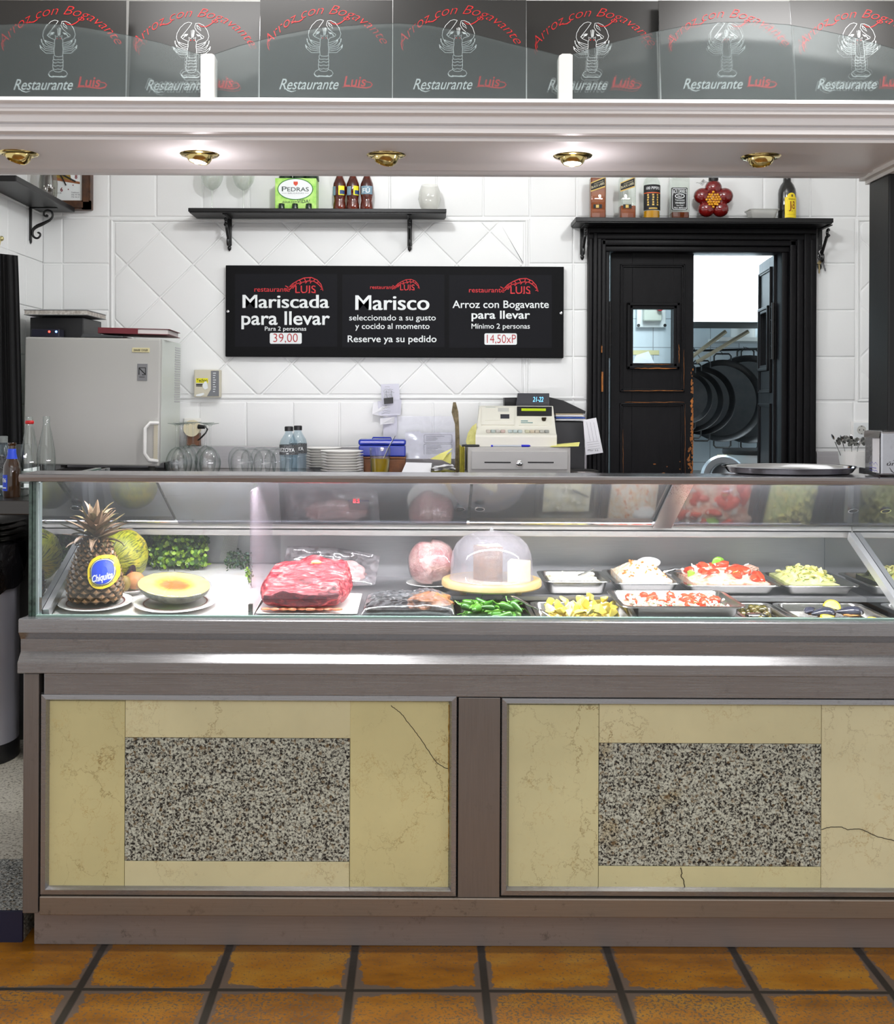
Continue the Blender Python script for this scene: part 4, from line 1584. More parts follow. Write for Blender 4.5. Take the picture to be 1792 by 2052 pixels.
m.build('case', mat('navy_black_plastic', (36, 36, 50), 0.35), t)
for px, col, nm in ((97.5, (255, 50, 40), 'red_light'), (111.5, (90, 130, 255), 'blue_light')):
    m = MB()
    m.blob((XP(px, Yr - 0.001), Yr - 0.0005, ztf + 0.020), 0.0042, 2)
    m.build(nm, mat(nm, col, 0.4, emit=(col, 8.0)), t)
m = MB()
YR_ = 4.24
t = T('book', 'dark red hardcover book with white pages lying on the fridge', 'book', (XP(262, YR_), YR_, ztf))
z0 = ztf + 0.014
m.box(XP(198, YR_), XP(334, YR_), YR_ + 0.004, YR_ + 0.24, z0 + 0.002, z0 + 0.020, 0.001)
m.build('pages', mat('book_pages', (212, 206, 204), 0.8), t)
m = MB()
m.box(XP(196, YR_), XP(338, YR_), YR_, YR_ + 0.245, z0 + 0.020, z0 + 0.0225, 0.001)
m.box(XP(196, YR_), XP(338, YR_), YR_, YR_ + 0.245, z0, z0 + 0.002, 0.0005)
m.box(XP(196, YR_), XP(275, YR_), YR_ - 0.001, YR_ + 0.002, z0, z0 + 0.0225, 0.0008)
m.build('cover', mat('red_cover', (104, 22, 34), 0.5), t)
t.rotation_euler = (0, math.radians(1.0), math.radians(3))
m = MB()
m.prism([(XP(161, 4.225), ztf), (XP(245, 4.225), ztf), (XP(245, 4.225), ztf + 0.004), (XP(185, 4.225), ztf + 0.0135), (XP(166, 4.225), ztf + 0.0135)], 4.222, 4.42, 'y')
solo(m, 'ring_binder', mat('grey_binder', (62, 64, 66), 0.5), 'thin grey folder lying under the red book on the fridge', 'folder', (XP(203, 4.3), 4.3, ztf))

# ---- alarm / router box on the wall
t = T('control_box', 'small beige control box with yellow label on the tiled wall right of the fridge', 'box', (XP(414, 4.56), 4.56, ZP(796, 4.56, 414)))
m = MB().pbox(389, 441, 741, 796, 4.555, YW - 4.56, 0.003)
m.build('housing', mat('beige_plastic', (206, 200, 180), 0.5), t)
Yb = 4.554
m = MB()
poly(m, [(423, 743), (439, 743), (439, 794), (415, 794), (423, 780)], Yb)
o = m.build('side_panel', mat('grey_panel', (112, 114, 118), 0.5), t)
m = MB()
for i in range(9):
    m.prect(427, 433 - (i % 3), 747 + i * 4.6, 748.4 + i * 4.6, Yb, 0.0012)
m.build('print', M_WHTXT, o)
m = MB()
m.prect(393, 417, 758, 767, Yb)
o = m.build('yellow_label', mat('label_yellow', (240, 232, 20), 0.5), t)
m = MB()
m.text('Techno', 394, 416, 765, 6, Yb, 0.0014, 0.01)
m.prect(393, 406, 769.5, 772, Yb)
m.prect(393, 405, 773, 774.5, Yb)
m.build('lettering', M_BLKTXT, o)
m = MB()
poly(m, [(406, 772), (410, 765), (414, 764), (416, 770), (417, 778), (411, 781), (407, 777)], Yb, 0.0016)
poly(m, [(393, 791), (400, 789), (408, 787), (410, 790), (402, 794), (393, 794)], Yb, 0.0016)
m.build('paint_smear', M_WHTXT, t)

# ---- sign board
YS = 4.568
t = T('sign_board', 'long black framed takeaway menu sign on the tiled wall', 'sign', (XP(790, YS), YS, ZP(716, YS, 790)))
m = MB()
q = [W(452, 716, YS), W(1130, 716, YS), W(1130, 532, YS), W(452, 532, YS)]
xa, xb, za, zb_ = W(452, 620, YS).x, W(1130, 620, YS).x, (ZP(716, YS, 790)), ZP(533, YS, 790)
m.box(xa, xb, YS, YW - 0.004, za, zb_, 0.002)
m.build('board', mat('sign_black', (10, 10, 12), 0.6, spec=0.12), t)
M_PNL = mat('sign_panel', (21, 21, 25), 0.6, spec=0.12)
LOGO = [[(-36, 20), (-28, 12), (-16, 5), (-4, 0), (10, -1), (22, 4), (30, 13), (33, 22)], [(-36, 20), (-30, 17), (-20, 12), (-8, 9), (4, 6), (16, 7), (25, 13), (33, 22)],
        [(-28, 12), (-26, 15)], [(-22, 8.5), (-18, 12)], [(-14, 5), (-10, 9.5)], [(-4, 1), (-1, 7)], [(8, 0), (7, 6)], [(18, 3), (14, 7)], [(25, 8), (21, 10)], [(-36, 20), (-43, 16)], [(-36, 20), (-42, 24)],
        [(-34, 19), (-44, 28)], [(-24, 14), (-34, 24)], [(-20, 12), (-28, 22)], [(-8, 9), (-14, 14)], [(2, 7), (-2, 11)], [(10, 7), (8, 11)], [(33, 22), (29, 24)], [(33, 22), (34, 26)]]
for (x0, x1, yy0, yy1, rs, ls, lg, rows, stick) in (
        (471, 676, 549, 695, (510, 581, 584.5, 7.2), (592, 633, 587, 14.5), (614, 557, 0.98), (('Mariscada', 487, 659, 617, 26, .011), ('para llevar', 484, 661.5, 650.5, 26, .016), ('Para 2 personas', 531, 614, 662.5, 8, .006)), (541, 605, 667, 689, '39,00', 548, 597)),
        (686, 891, 550, 696, (742, 793, 579, 5.4), (802, 831, 581.5, 11), (817, 560.5, 0.70), (('Marisco', 713, 860, 621, 29, .011), ('seleccionado a su gusto', 700, 873.5, 642, 11, .006), ('y cocido al momento', 712, 861, 659, 11, .008), ('Reserve ya su pedido', 697, 875, 685.5, 13, .010)), None),
        (900, 1106, 551, 697, (940, 1011, 586, 7.2), (1023, 1063, 588.5, 14.5), (1045, 559, 0.98), (('Arroz con Bogavante', 907, 1100, 617, 14.5, .010), ('para llevar', 945, 1062.5, 638.5, 15.5, .018), ('Mínimo 2 personas', 945, 1062, 658.5, 10, .006)), (971, 1036, 668, 691, '14,50xP', 976, 1034))):
    m = MB()
    m.prect(x0, x1, yy0, yy1, YS, 0.0008)
    pn = m.build('panel', M_PNL, t)
    m = MB()
    for (s_, a_, b_, base, cap, bo) in rows:
        for e_ in ((-0.9, 0, 0.9) if s_[:5] == 'Maris' else (0,)):
            m.text(s_, a_ + e_, b_ + e_, base, cap, YS, 0.0018 + 0.0004 * (e_ + 0.9) * (s_[:5] == 'Maris'), 0.002 if s_[:5] == 'Maris' else bo)
    m.build('white_lettering', M_WHTXT, pn)
    m = MB()
    m.text('restaurante', rs[0], rs[1], rs[2], rs[3] * 1.34, YS, 0.0018, 0.004)
    m.text('LUIS', ls[0], ls[1], ls[2], ls[3], YS, 0.0018, 0.006)
    sc = lg[2]
    for ln in LOGO:
        m.ribbon([(lg[0] + p[0] * sc, lg[1] + p[1] * sc) for p in ln], 1.7 * sc, YS, 0.0018)
    for (lx, w_) in ((ls[0], 1.4),):
        for i_ in range(4):
            xx = ls[0] + (ls[1] - ls[0]) * (0.04 + i_ * 0.29)
            m.prect(xx, xx + 4 * sc, ls[2] - 0.8, ls[2] + 0.4, YS, 0.0017)
    m.build('red_lettering', M_REDTXT, pn)
    if stick:
        m = MB()
        poly(m, rr2(stick[0], stick[1], stick[2], stick[3], 3), YS, 0.0024)
        st = m.build('price_sticker', M_WHTXT, t)
        m = MB()
        m.text(stick[4], stick[5], stick[6], stick[3] - 3.5, 17, YS, 0.0032, -0.008)
        m.build('price', mat('red_marker', (168, 22, 34), 0.6), st)
for px, py in ((457, 624), (1124.5, 627.5)):
    m = MB()
    c = W(px, py, YS)
    R = Matrix.Translation(c) @ Matrix.Rotation(PI / 2, 4, 'X')
    m.lathe([(0.0062, 0), (0.0055, 0.003), (0.0, 0.004)], (0, 0, 0), 14, R)
    m.build('screw', M_CHROME, t, True)

# ---- shelves with brackets
YSH = 4.45


def wall_shelf(name, label, px0, px1, pyt, pyb, brk, th_px):
    t = T(name, label, 'shelf', (XP((px0 + px1) / 2, YSH, pyt), YSH, ZP(pyb, YSH, (px0 + px1) / 2)), 'black wall shelves')
    xa, xb = W(px0, pyt, YSH).x, W(px1, pyt, YSH).x
    cx = (px0 + px1) / 2
    z1, z0 = ZP(pyt, YSH, cx), ZP(pyb, YSH, cx)
    m = MB()
    m.box(xa, xb, YSH, YW - 0.005, z0 + 0.004, z1, 0.002)
    m.box(xa + 0.004, xb - 0.004, YSH + 0.004, YW - 0.005, z0, z0 + 0.006, 0.001)
    m.build('board', M_BLACK, t)
    for (bp, y0, y1, s_) in brk:
        m = MB()
        c = W(bp, y1, YW - 0.008)
        zz1 = z0
        m.box(c.x - 0.0095, c.x + 0.0095, YW - 0.012, YW - 0.004, c.z + 0.02, zz1, 0.002)
        m.lathe([(0.004, -0.026), (0.0015, -0.03), (0.0, -0.034)], (c.x, YW - 0.009, c.z + 0.03), 8)
        m.lathe([(0.0, -0.016), (0.007, -0.008), (0.0085, 0.0), (0.005, 0.006), (0.009, 0.012)], (c.x, YW - 0.009, c.z + 0.012), 10)
        m.box(c.x - 0.0085, c.x + 0.0085, YSH + 0.02, YW - 0.005, zz1 - 0.005, zz1, 0.001)
        # scroll in the plane across the wall
        L = []
        n_ = 46
        for i in range(n_):
            f = i / (n_ - 1)
            L.append((f,))
        pts = []
        hgt = zz1 - c.z
        for i in range(17):
            a_ = PI * 0.9 - i / 16 * PI * 1.5
            r_ = 0.008 + 0.008 * i / 16
            pts.append((c.x, YW - 0.105 + r_ * math.cos(a_), zz1 - 0.026 + r_ * math.sin(a_)))
        for i in range(1, 10):
            f = i / 10
            pts.append((c.x, YW - 0.092 + f * 0.066, zz1 - 0.038 - f * (hgt * 0.45)))
        for i in range(17):
            a_ = PI * 0.35 - i / 16 * PI * 1.6
            r_ = 0.016 - 0.008 * i / 16
            pts.append((c.x, YW - 0.032 - r_ * math.cos(a_) * 0.6 - 0.006, c.z + hgt * 0.32 + r_ * math.sin(a_) - 0.012))
        rs_ = [0.0045 + 0.002 * math.sin(PI * i / (len(pts) - 1)) for i in range(len(pts))]
        m.tube(pts, rs_, 8)
        m.build('bracket', M_IRON, t, True)
    return t, z1


sh1, ZS1 = wall_shelf('wall_shelf', 'long black wooden shelf on two iron brackets above the menu sign', 377, 895, 417.5, 427, ((460, 430, 502, 1), (821, 430, 503, 1)), 8)
sh2, ZS2 = wall_shelf('wall_shelf', 'black wooden shelf with brackets over the kitchen door frame', 1154, 1671, 436, 447, ((1167, 450, 520, 1), (1643, 450, 540, 1)), 10)
# left shelf on the side wall
YL0, YL1 = 3.9, 4.555
zl = ZP(426, 4.555, 150)
t = T('wall_shelf', 'black shelf on the left side wall, running towards the corner, with scrolled iron bracket', 'shelf', (XL, 4.3, zl), 'black wall shelves')
xr = W(150, 426, 4.555).x
m = MB()
m.box(XL + 0.0045, xr, YL0, YL1, zl, zl + 0.022, 0.003)
m.build('board', M_BLACK, t)
m = MB()
yb_ = 4.44
zbk = ZP(490, yb_, 62)
m.box(XL + 0.0045, XL + 0.011, yb_ - 0.009, yb_ + 0.009, zbk + 0.015, zl, 0.001)
m.lathe([(0.0, 0.0), (0.005, 0.01), (0.004, 0.02)], (XL + 0.009, yb_, zbk), 8)
m.box(XL + 0.0045, XL + 0.115, yb_ - 0.008, yb_ + 0.008, zl - 0.004, zl, 0.001)


def pxz(zx, zy):
    return W(zx / 7.467, 340 + zy / 7.467, yb_)


sp = [(690, 680), (715, 695), (690, 700), (660, 680), (662, 640), (690, 612), (730, 612), (770, 630), (788, 670), (780, 715), (745, 755), (690, 785), (630, 815), (560, 845), (505, 885), (485, 935), (495, 990), (530, 1022), (570, 1022), (600, 990), (600, 960), (575, 943), (560, 955)]
pts = [pxz(*p) for p in sp]
fine = []
for i in range(len(pts) - 1):
    for s_ in range(3):
        p0_, p1_, p2_, p3_ = pts[max(i - 1, 0)], pts[i], pts[i + 1], pts[min(i + 2, len(pts) - 1)]
        u = s_ / 3
        fine.append(0.5 * ((2 * p1_) + (p2_ - p0_) * u + (2 * p0_ - 5 * p1_ + 4 * p2_ - p3_) * u * u + (3 * p1_ - p0_ - 3 * p2_ + p3_) * u ** 3))
rs_ = [0.0042 + 0.0035 * math.exp(-((i - 38) / 7.0) ** 2) for i in range(len(fine))]
m.tube(fine, rs_, 8)
m.build('bracket', M_IRON, t, True)
# glasses jar on left shelf
c = W(74, 380, 4.42)
m = MB()
m.lathe([(0.0, 0.004), (0.030, 0.002), (0.036, 0.03), (0.037, 0.07), (0.030, 0.12), (0.022, 0.17), (0.024, 0.19)], (XL + 0.085, 4.42, zl + 0.022), 24)
solo(m, 'vase', thin_glass('smoky_glass', (206, 204, 196), 0.10, 0.8), 'smoky glass vase on the left side wall shelf, under the framed clock', 'vase', (XL + 0.085, 4.42, zl + 0.022), smooth=True)
# framed clock
YCK = 4.565
t = T('wall_clock', 'brown framed advertising clock with dark hands in the top left corner of the wall', 'clock', (W(110, 418, YCK).x, YCK, ZP(420, YCK, 110)))
m = MB()
xA, xB = XL + 0.02, W(183, 400, YCK).x
zA, zB = ZP(420, YCK, 150), ZP(420, YCK, 150) + 0.36
m.box(xA, xB, YCK, YW - 0.004, zA, zB, 0.004)
m.build('backing', mat('brown_frame', (92, 56, 30), 0.4, var=(30, (52, 28, 14), 0.2)), t)
m = MB()
for k_, (w_, h_, mi) in enumerate(((0.036, 0.012, 0), (0.027, 0.016, 0), (0.011, 0.010, 1))):
    m.cur = mi
    i_ = (0.0, 0.006, 0.028)[k_]
    ax, bx, az, bz = xA + i_, xB - i_, zA + i_, zB - i_
    m.box(ax, bx, YCK - h_, YCK + 0.001, az, az + w_ - i_ * 0.5)
    m.box(ax, bx, YCK - h_, YCK + 0.001, bz - w_ + i_ * 0.5, bz)
    m.box(ax, ax + w_ - i_ * 0.5, YCK - h_, YCK + 0.001, az, bz)
    m.box(bx - w_ + i_ * 0.5, bx, YCK - h_, YCK + 0.001, az, bz)
m.build('frame', [mat('brown_frame', (92, 56, 30)), M_GOLD], t)
m = MB()
m.box(xA + 0.034, xB - 0.034, YCK - 0.003, YCK, zA + 0.034, zB - 0.034)
fc = m.build('face', M_WHTXT, t)
Yc = YCK - 0.0032
m = MB()
poly(m, [(92, 352), (90, 358), (160, 369), (160, 364.5)], Yc, 0.0004)
m.build('brown_band', mat('brown_ink', (150, 92, 54), 0.6), fc)
m = MB()
poly(m, [(99, 357), (102, 345), (140, 345), (143, 362)], Yc, 0.0003)
m.build('gold_picture', mat('ochre_ink', (176, 146, 56), 0.6, var=(300, (96, 76, 30), 0.15)), fc)
m = MB()
for px, py, r_ in ((109.5, 377, 1.3), (137, 379.5, 1.3), (146.5, 371, 1.3), (99, 364, 1.2)):
    poly(m, ell(px, py, r_, r_ * 0.9, 8), Yc, 0.0005)
m.text('6', 121, 126, 383.5, 7.5, Yc, 0.0005, 0.03)
m.text('8', 150, 155, 358, 7.5, Yc, 0.0005, 0.03)
m.build('red_marks', mat('dark_red_ink', (120, 18, 28), 0.6), fc)
m = MB()
m.text('eral Ricardos, 33-35', 93, 123, 388, 2.6, Yc, 0.0005)
m.text('019 MADRID', 93, 111, 392.5, 2.6, Yc, 0.0005)
m.text('Teléfonos:', 143, 159, 387, 2.6, Yc, 0.0005)
m.text('356 90 00', 143, 160, 391.5, 2.6, Yc, 0.0005)
m.text('736 36 41', 143, 159, 396, 2.6, Yc, 0.0005)
m.build('address', M_GREYTXT, fc)
for pts_ in ([(118, 345), (126, 358), (133, 372)], [(116, 345), (135, 355), (152, 364)]):
    MB().ribbon(pts_, 2.6, Yc, 0.004).build('hand', M_BLKTXT, t)

# ---- things on the long shelf
YI = 4.525
XS1 = lambda px: W(px, 400, YI).x
M_SHG = thin_glass('shelf_glass', (248, 250, 248), 0.06, 0.6, 0.03, 0.14, (244, 244, 240))


def stem_glass(name, label, loc, group, up=True, H=0.20, R=0.044, m_=None, stem=0.45):
    t = T(name, label, 'glass', loc, group)
    x, y, z = loc
    s = 1 if up else -1
    z0 = z if up else z + H
    m = MB()
    hs = H * stem
    pr = [(0.0, 0.004), (0.012, 0.003), (0.033, 0.001), (0.034, 0.0), (0.033, 0.002), (0.010, 0.006), (0.0038, 0.012), (0.0032, hs - 0.01), (0.006, hs)]
    m.lathe([(r, s * h) for r, h in pr], (x, y, z0), 24)
    m.build('foot', m_ or M_TUMB, t, True)
    m = MB()
    bo = [(0.006, hs), (R * 0.55, hs + 0.012), (R * 0.85, hs + 0.032), (R, hs + 0.055), (R * 0.98, hs + 0.075), (R * 0.80, H)]
    # round the profile
    fine = []
    for i in range(len(bo) - 1):
        for k in range(4):
            p0_, p1_, p2_, p3_ = bo[max(i - 1, 0)], bo[i], bo[i + 1], bo[min(i + 2, len(bo) - 1)]
            u = k / 4
            fine.append(tuple(0.5 * (2 * p1_[j] + (p2_[j] - p0_[j]) * u + (2 * p0_[j] - 5 * p1_[j] + 4 * p2_[j] - p3_[j]) * u * u + (3 * p1_[j] - p0_[j] - 3 * p2_[j] + p3_[j]) * u ** 3) for j in (0, 1)))
    fine.append(bo[-1])
    fine += [(r - 0.0012, h) for r, h in reversed(fine)]
    m.lathe([(max(r, 0.0), s * h) for r, h in fine], (x, y, z0), 28)
    m.build('bowl', m_ or M_TUMB, t, True)
    return t


for px, lab in ((425, 'left of two upright wine glasses on the left end of the long shelf'), (488, 'right of two upright wine glasses, beside the green water pack on the shelf')):
    stem_glass('wine_glass', lab, (XS1(px), YI, ZS1), 'wine glasses on the long shelf', True, 0.215, 0.045, M_SHG, 0.40)

# water pack
t = T('bottle_pack', 'green cardboard pack of bottled water on the long shelf', 'bottle pack', (XS1(592), YI, ZS1))
m = MB()
yf = YI - 0.045
m.pbox(551.5, 634, 357, 419, yf, 0.10, 0.001)
zsh = ZS1 - ZP(419, yf, 592)
for v in m.v:
    if v.z < ZS1 + 0.01:
        v.z = ZS1
M_PK = mat('pack_green', (120, 196, 40), 0.4, var=(26, (196, 232, 130), 0.22))
m.build('carton', M_PK, t)
m = MB()
poly(m, ell(592, 379, 34, 20, 40), yf, 0.0008)
o = m.build('white_oval', M_WHTXT, t)
m = MB()
ring = ell(592, 379, 35, 21, 48)
m.ribbon(ring + ring[:2], 1.6, yf, 0.0012)
m.build('oval_edge', mat('edge_green', (40, 120, 40), 0.5), o)
m = MB()
m.text('P', 565, 575, 383.5, 9.5, yf, 0.0016, 0.004)
m.text('EDRAS', 576, 619, 383.5, 8, yf, 0.0016, 0.004)
m.text('ÁGUA COM', 566, 596, 407, 4, yf, 0.0016, 0)
m.text('VIDA!', 596, 621, 407, 7, yf, 0.0016, 0.002)
m.build('lettering', mat('dark_green_ink', (20, 46, 40), 0.5), o)
m = MB()
m.text('SALGADAS', 577, 609, 388.5, 2.6, yf, 0.0016)
m.prect(565, 575, 387, 387.5, yf, 0.0014)
m.prect(611, 619, 387, 387.5, yf, 0.0014)
m.build('small_lettering', M_GREYTXT, o)
m = MB()
poly(m, [(588.5, 364), (597, 364), (597, 369), (593, 373), (588.5, 369)], yf, 0.0016)
m.build('shield', mat('orange_red', (206, 66, 34), 0.5), o)
for k_, px in enumerate((564.5, 591.5, 619)):
    m = MB()
    m.lathe([(0.0125, 0.0), (0.0125, 0.019), (0.011, 0.021)], (W(px, 410, yf - 0.012).x, yf - 0.0125, ZS1 + 0.0003), 14)
    m.build('bottle_neck', mat('dark_green_glass', (14, 36, 20), 0.15), t, True)
m = MB()
for px in (572, 600, 625):
    m.lathe([(0.03, 0), (0.028, 0.02), (0.014, 0.05), (0.012, 0.08), (0.014, 0.082), (0.014, 0.095)], (W(px, 370, YI).x, YI + 0.01, ZP(357, yf, 592) - 0.002), 14)
m.build('bottle_top', mat('dark_green_glass', (14, 36, 20)), t, True)

# cola-shaped bottles


def bottle(name, label, cat, loc, prof, m_, group=None, n=24, sx=1.0, sy=1.0):
    t = T(name, label, cat, loc, group)
    MB().lathe(prof, loc, n, None, sx, sy).build('body', m_, t, True, angle=50)
    return t


def wrap(mb, c, r, a0, a1, z0, z1, n=12, sx=1.0, sy=1.0, eps=0.0006):
    """band of a label round a bottle; angles measured from the side facing the camera"""
    vs, fs = [], []
    for i in range(n + 1):
        a = -PI / 2 + a0 + (a1 - a0) * i / n
        for z in (z0, z1):
            vs.append((c[0] + (r + eps) * math.cos(a) * sx, c[1] + (r + eps) * math.sin(a) * sy, c[2] + z))
    for i in range(n):
        fs.append((2 * i, 2 * i + 2, 2 * i + 3, 2 * i + 1))
    mb.add(vs, fs)


def wtext(mb, s, c, r, a0, a1, zb, cap, bold=0.0, shear=0.0, sx=1.0, sy=1.0, eps=0.0012, slope=0.0):
    vs, fs = txt(s, bold, shear)
    mn, mx = min(v[0] for v in vs), max(v[0] for v in vs)
    out = []
    for u, v in vs:
        f = (u - mn) / (mx - mn)
        a = -PI / 2 + a0 + (a1 - a0) * f
        out.append((c[0] + (r + eps) * math.cos(a) * sx, c[1] + (r + eps) * math.sin(a) * sy, c[2] + zb + v * cap / CAPH + slope * f))
    mb.add(out, fs)


M_TEA = liquid('brown_drink', (110, 34, 8), 1.6)
M_TEA2 = mat('dark_brown_glass', (44, 14, 6), 0.08, coat=0.6, var=(12, (110, 34, 8), 0.25))
blabs = ['left of three brown bottles on the long shelf, showing a yellow label', 'middle of three brown bottles on the long shelf', 'right of three brown bottles on the long shelf, with a blue grey label']
for i, px in enumerate((681, 707.5, 735.5)):
    c = Vector((XS1(px), YI - 0.01, ZS1))
    s_ = 0.0272
    pr = [(0.0, 0.0), (s_ * 0.94, 0.001), (s_, 0.012), (s_ * 0.96, 0.028), (s_ * 0.84, 0.042), (s_ * 0.88, 0.055), (s_, 0.07), (s_ * 1.02, 0.095), (s_ * 0.95, 0.112), (s_ * 0.72, 0.128), (s_ * 0.5, 0.142), (s_ * 0.44, 0.165), (s_ * 0.5, 0.167), (s_ * 0.5, 0.18), (0.0, 0.18)]
    t = bottle('brown_bottle', blabs[i], 'bottle', c, pr, M_TEA2, 'brown bottles on the long shelf')
    m = MB()
    if i < 2:
        wrap(m, c, s_ * 1.01, -1.3 + 0.35 * i, -0.55 + 0.35 * i, 0.062, 0.098)
        m.cur = 1
        wrap(m, c, s_ * 1.01, -0.1 + 0.25 * i, 0.85 + 0.2 * i, 0.062, 0.100)
        m.cur = 2
        wrap(m, c, s_ * 1.01, 0.1 + 0.25 * i, 0.85 + 0.2 * i, 0.066, 0.082, eps=0.0012)
    else:
        wrap(m, c, s_ * 1.01, -0.9, 1.0, 0.066, 0.100)
        m.cur = 3
        wtext(m, 'FÚ', c, s_ * 1.01, -0.6, 0.5, 0.072, 0.018, 0.01)
    m.build('label', [mat('blue_grey_label', (120, 150, 166), 0.5), mat('lemon_label', (228, 220, 30), 0.5), mat('navy_print', (24, 60, 110), 0.5), M_WHTXT], t)
# pale glass tumbler
c = Vector((XS1(861), YI, ZS1))
pr = [(0.0, 0.004), (0.030, 0.003), (0.040, 0.022), (0.047, 0.052), (0.043, 0.085), (0.034, 0.110), (0.033, 0.110), (0.041, 0.085), (0.045, 0.052), (0.038, 0.024), (0.028, 0.006), (0.0, 0.006)]
solo(MB().lathe(pr, c, 32), 'tumbler', thin_glass('milky_glass', (250, 250, 248), 0.05, 0.6, 0.03, 0.25, (240, 240, 236)), 'rounded milky glass tumbler on the right end of the long shelf', 'glass', c, smooth=True)

# ---- things on the door shelf
M_WHISKY = mat('amber_whisky', (150, 72, 4), 0.3, spec=0.1, var=(14, (118, 46, 2), 0.2))
M_CLRB = thin_glass('bottle_glass', (244, 247, 244), 0.06, 0.6)
XS2 = lambda px: W(px, 420, YI).x


def square_bottle(name, label, px, hw, fill, glass_top, mliq):
    c = Vector((XS2(px), YI, ZS2))
    t = T(name, label, 'bottle', c, 'bottles on the door shelf')
    H = 0.175
    m = MB()
    hy = hw * 0.85
    rings = [rrect(c.x, c.y, hw * a_, hy * a_, hw * 0.22 * a_, c.z + z) for a_, z in ((0.95, 0.0), (1, 0.004), (1, H - 0.006), (0.9, H), (0.45, H + 0.02), (0.34, H + 0.035), (0.32, H + 0.09))]
    m.loft(rings, True, True)
    m.build('body', M_CLRB, t, True)
    m = MB()
    m.loft([rrect(c.x, c.y, hw * 0.94, hy * 0.94, hw * 0.18, c.z + z) for z in (0.005, fill)], True, True)
    m.build('liquid', mliq, t)
    return t, c, hy


for i, (px, fill, lab) in enumerate(((1197.5, 0.17, 'full square whisky bottle with slanted black label, leftmost on the door shelf'), (1257, 0.056, 'nearly empty square whisky bottle with slanted black label, second on the door shelf'))):
    hw = 0.0325
    t, c, hy = square_bottle('whisky_bottle', lab, px, hw, fill, 0.17, M_WHISKY)
    yf = c.y - hy
    m = MB()
    m.cur = 0
    poly(m, [(px - 13.5, 384.5), (px - 13.5, 366), (px + 15.5, 354), (px + 15.5, 375)], yf, 0.001)
    lb = m.build('slanted_label', M_GOLD, t)
    m = MB()
    poly(m, [(px - 13, 382), (px - 13, 368), (px + 15, 356.5), (px + 15, 372.5)], yf, 0.0016)
    m.build('black_field', M_BLKTXT, lb)
    m = MB()
    m.text('BLACK LABEL', px - 12, px + 14, 374, 4.6, yf, 0.0022, 0.006, 0, lambda a_, b_: (a_, b_ - (a_ - px) * 0.36))
    m.text('JOHNNIE WALKER', px - 7, px + 12, 367.5, 1.8, yf, 0.0022, 0, 0, lambda a_, b_: (a_, b_ - (a_ - px) * 0.36))
    m.build('lettering', mat('pale_gold', (206, 196, 160), 0.5), lb)
    m = MB()
    m.prect(px - 8, px + 9, 409.5, 417.5, yf, 0.001)
    m.cur = 1
    m.prect(px - 3, px + 3, 410.5, 416.5, yf, 0.0014)
    m.build('small_label', [M_BLKTXT, M_GOLD], t)
# round pipers bottle
c = Vector((XS2(1306), YI, ZS2))
r_ = 0.0345
pr = [(0, 0.0), (r_ * 0.97, 0.001), (r_, 0.008), (r_, 0.150), (r_ * 0.9, 0.162), (r_ * 0.5, 0.185), (r_ * 0.42, 0.25), (0, 0.25)]
t = bottle('whisky_bottle', 'round whisky bottle with black and gold label, third on the door shelf', 'bottle', c, pr, M_CLRB, 'bottles on the door shelf')
MB().lathe([(0, 0.004), (r_ * 0.95, 0.004), (r_ * 0.95, 0.036), (0, 0.036)], c, 24).build('liquid', mat('yellow_whisky', (206, 146, 20), 0.08, coat=0.6), t, True)
m = MB()
wrap(m, c, r_, -1.35, 1.35, 0.038, 0.142, 18)
lb = m.build('label', M_BLKTXT, t)
m = MB()
wtext(m, '100 PIPERS', c, r_, -0.85, 0.85, 0.122, 0.011, 0.004)
m.build('lettering', M_WHTXT, lb)
m = MB()
for kx in (-0.6, 0.0, 0.55):
    for j in range(5):
        wrap(m, c, r_, kx - 0.13 + 0.03 * (j % 2), kx + 0.10 - 0.02 * (j % 3), 0.056 + j * 0.010, 0.063 + j * 0.010, 3, eps=0.0011)
wrap(m, c, r_, -0.5, 0.5, 0.042, 0.047, 8, eps=0.0011)
m.build('gold_figures', M_GOLD, lb)
m = MB()
wrap(m, c, r_, -1.3, 1.3, 0.1065, 0.110, 14, eps=0.001)
m.build('orange_line', mat('orange_ink', (206, 86, 20), 0.5), lb)
# square black label bottle
hw = 0.0365
t, c, hy = square_bottle('whiskey_bottle', 'square whiskey bottle with black and white label, left of the red flower jar', 1361.5, hw, 0.03, 0.17, mat('dark_whiskey', (96, 40, 6), 0.3, spec=0.1))
yf = c.y - hy
m = MB()
poly(m, rr2(1345.5, 1378, 376, 421, 2), yf, 0.001)
lb = m.build('label', M_BLKTXT, t)
m = MB()
m.text("JACK DANIEL'S", 1348, 1377, 389, 7.5, yf, 0.0018, 0.004, 0, lambda a_, b_: (a_, b_ - 2.5 + ((a_ - 1362) / 14) ** 2 * 2.5))
ring = ell(1362.5, 393, 9, 4.2, 28)
m.ribbon(ring + ring[:2], 1.4, yf, 0.0018)
m.text('No.7', 1358, 1367, 394.8, 3.6, yf, 0.0018, 0.01)
m.text('Tennessee', 1353, 1372, 402.5, 3.6, yf, 0.0018, 0)
m.text('WHISKEY', 1353, 1373, 408.5, 3.6, yf, 0.0018, 0.01)
m.text('Sour Mash', 1356, 1370, 413, 2.6, yf, 0.0018, 0.0)
m.text('70cl 40%vol', 1350, 1375, 417.5, 2.4, yf, 0.0018, 0.006)
e_ = rr2(1347.5, 1376.5, 378, 419.5, 3)
m.ribbon(e_ + e_[:2], 0.8, yf, 0.0018)
m.build('lettering', M_WHTXT, lb)
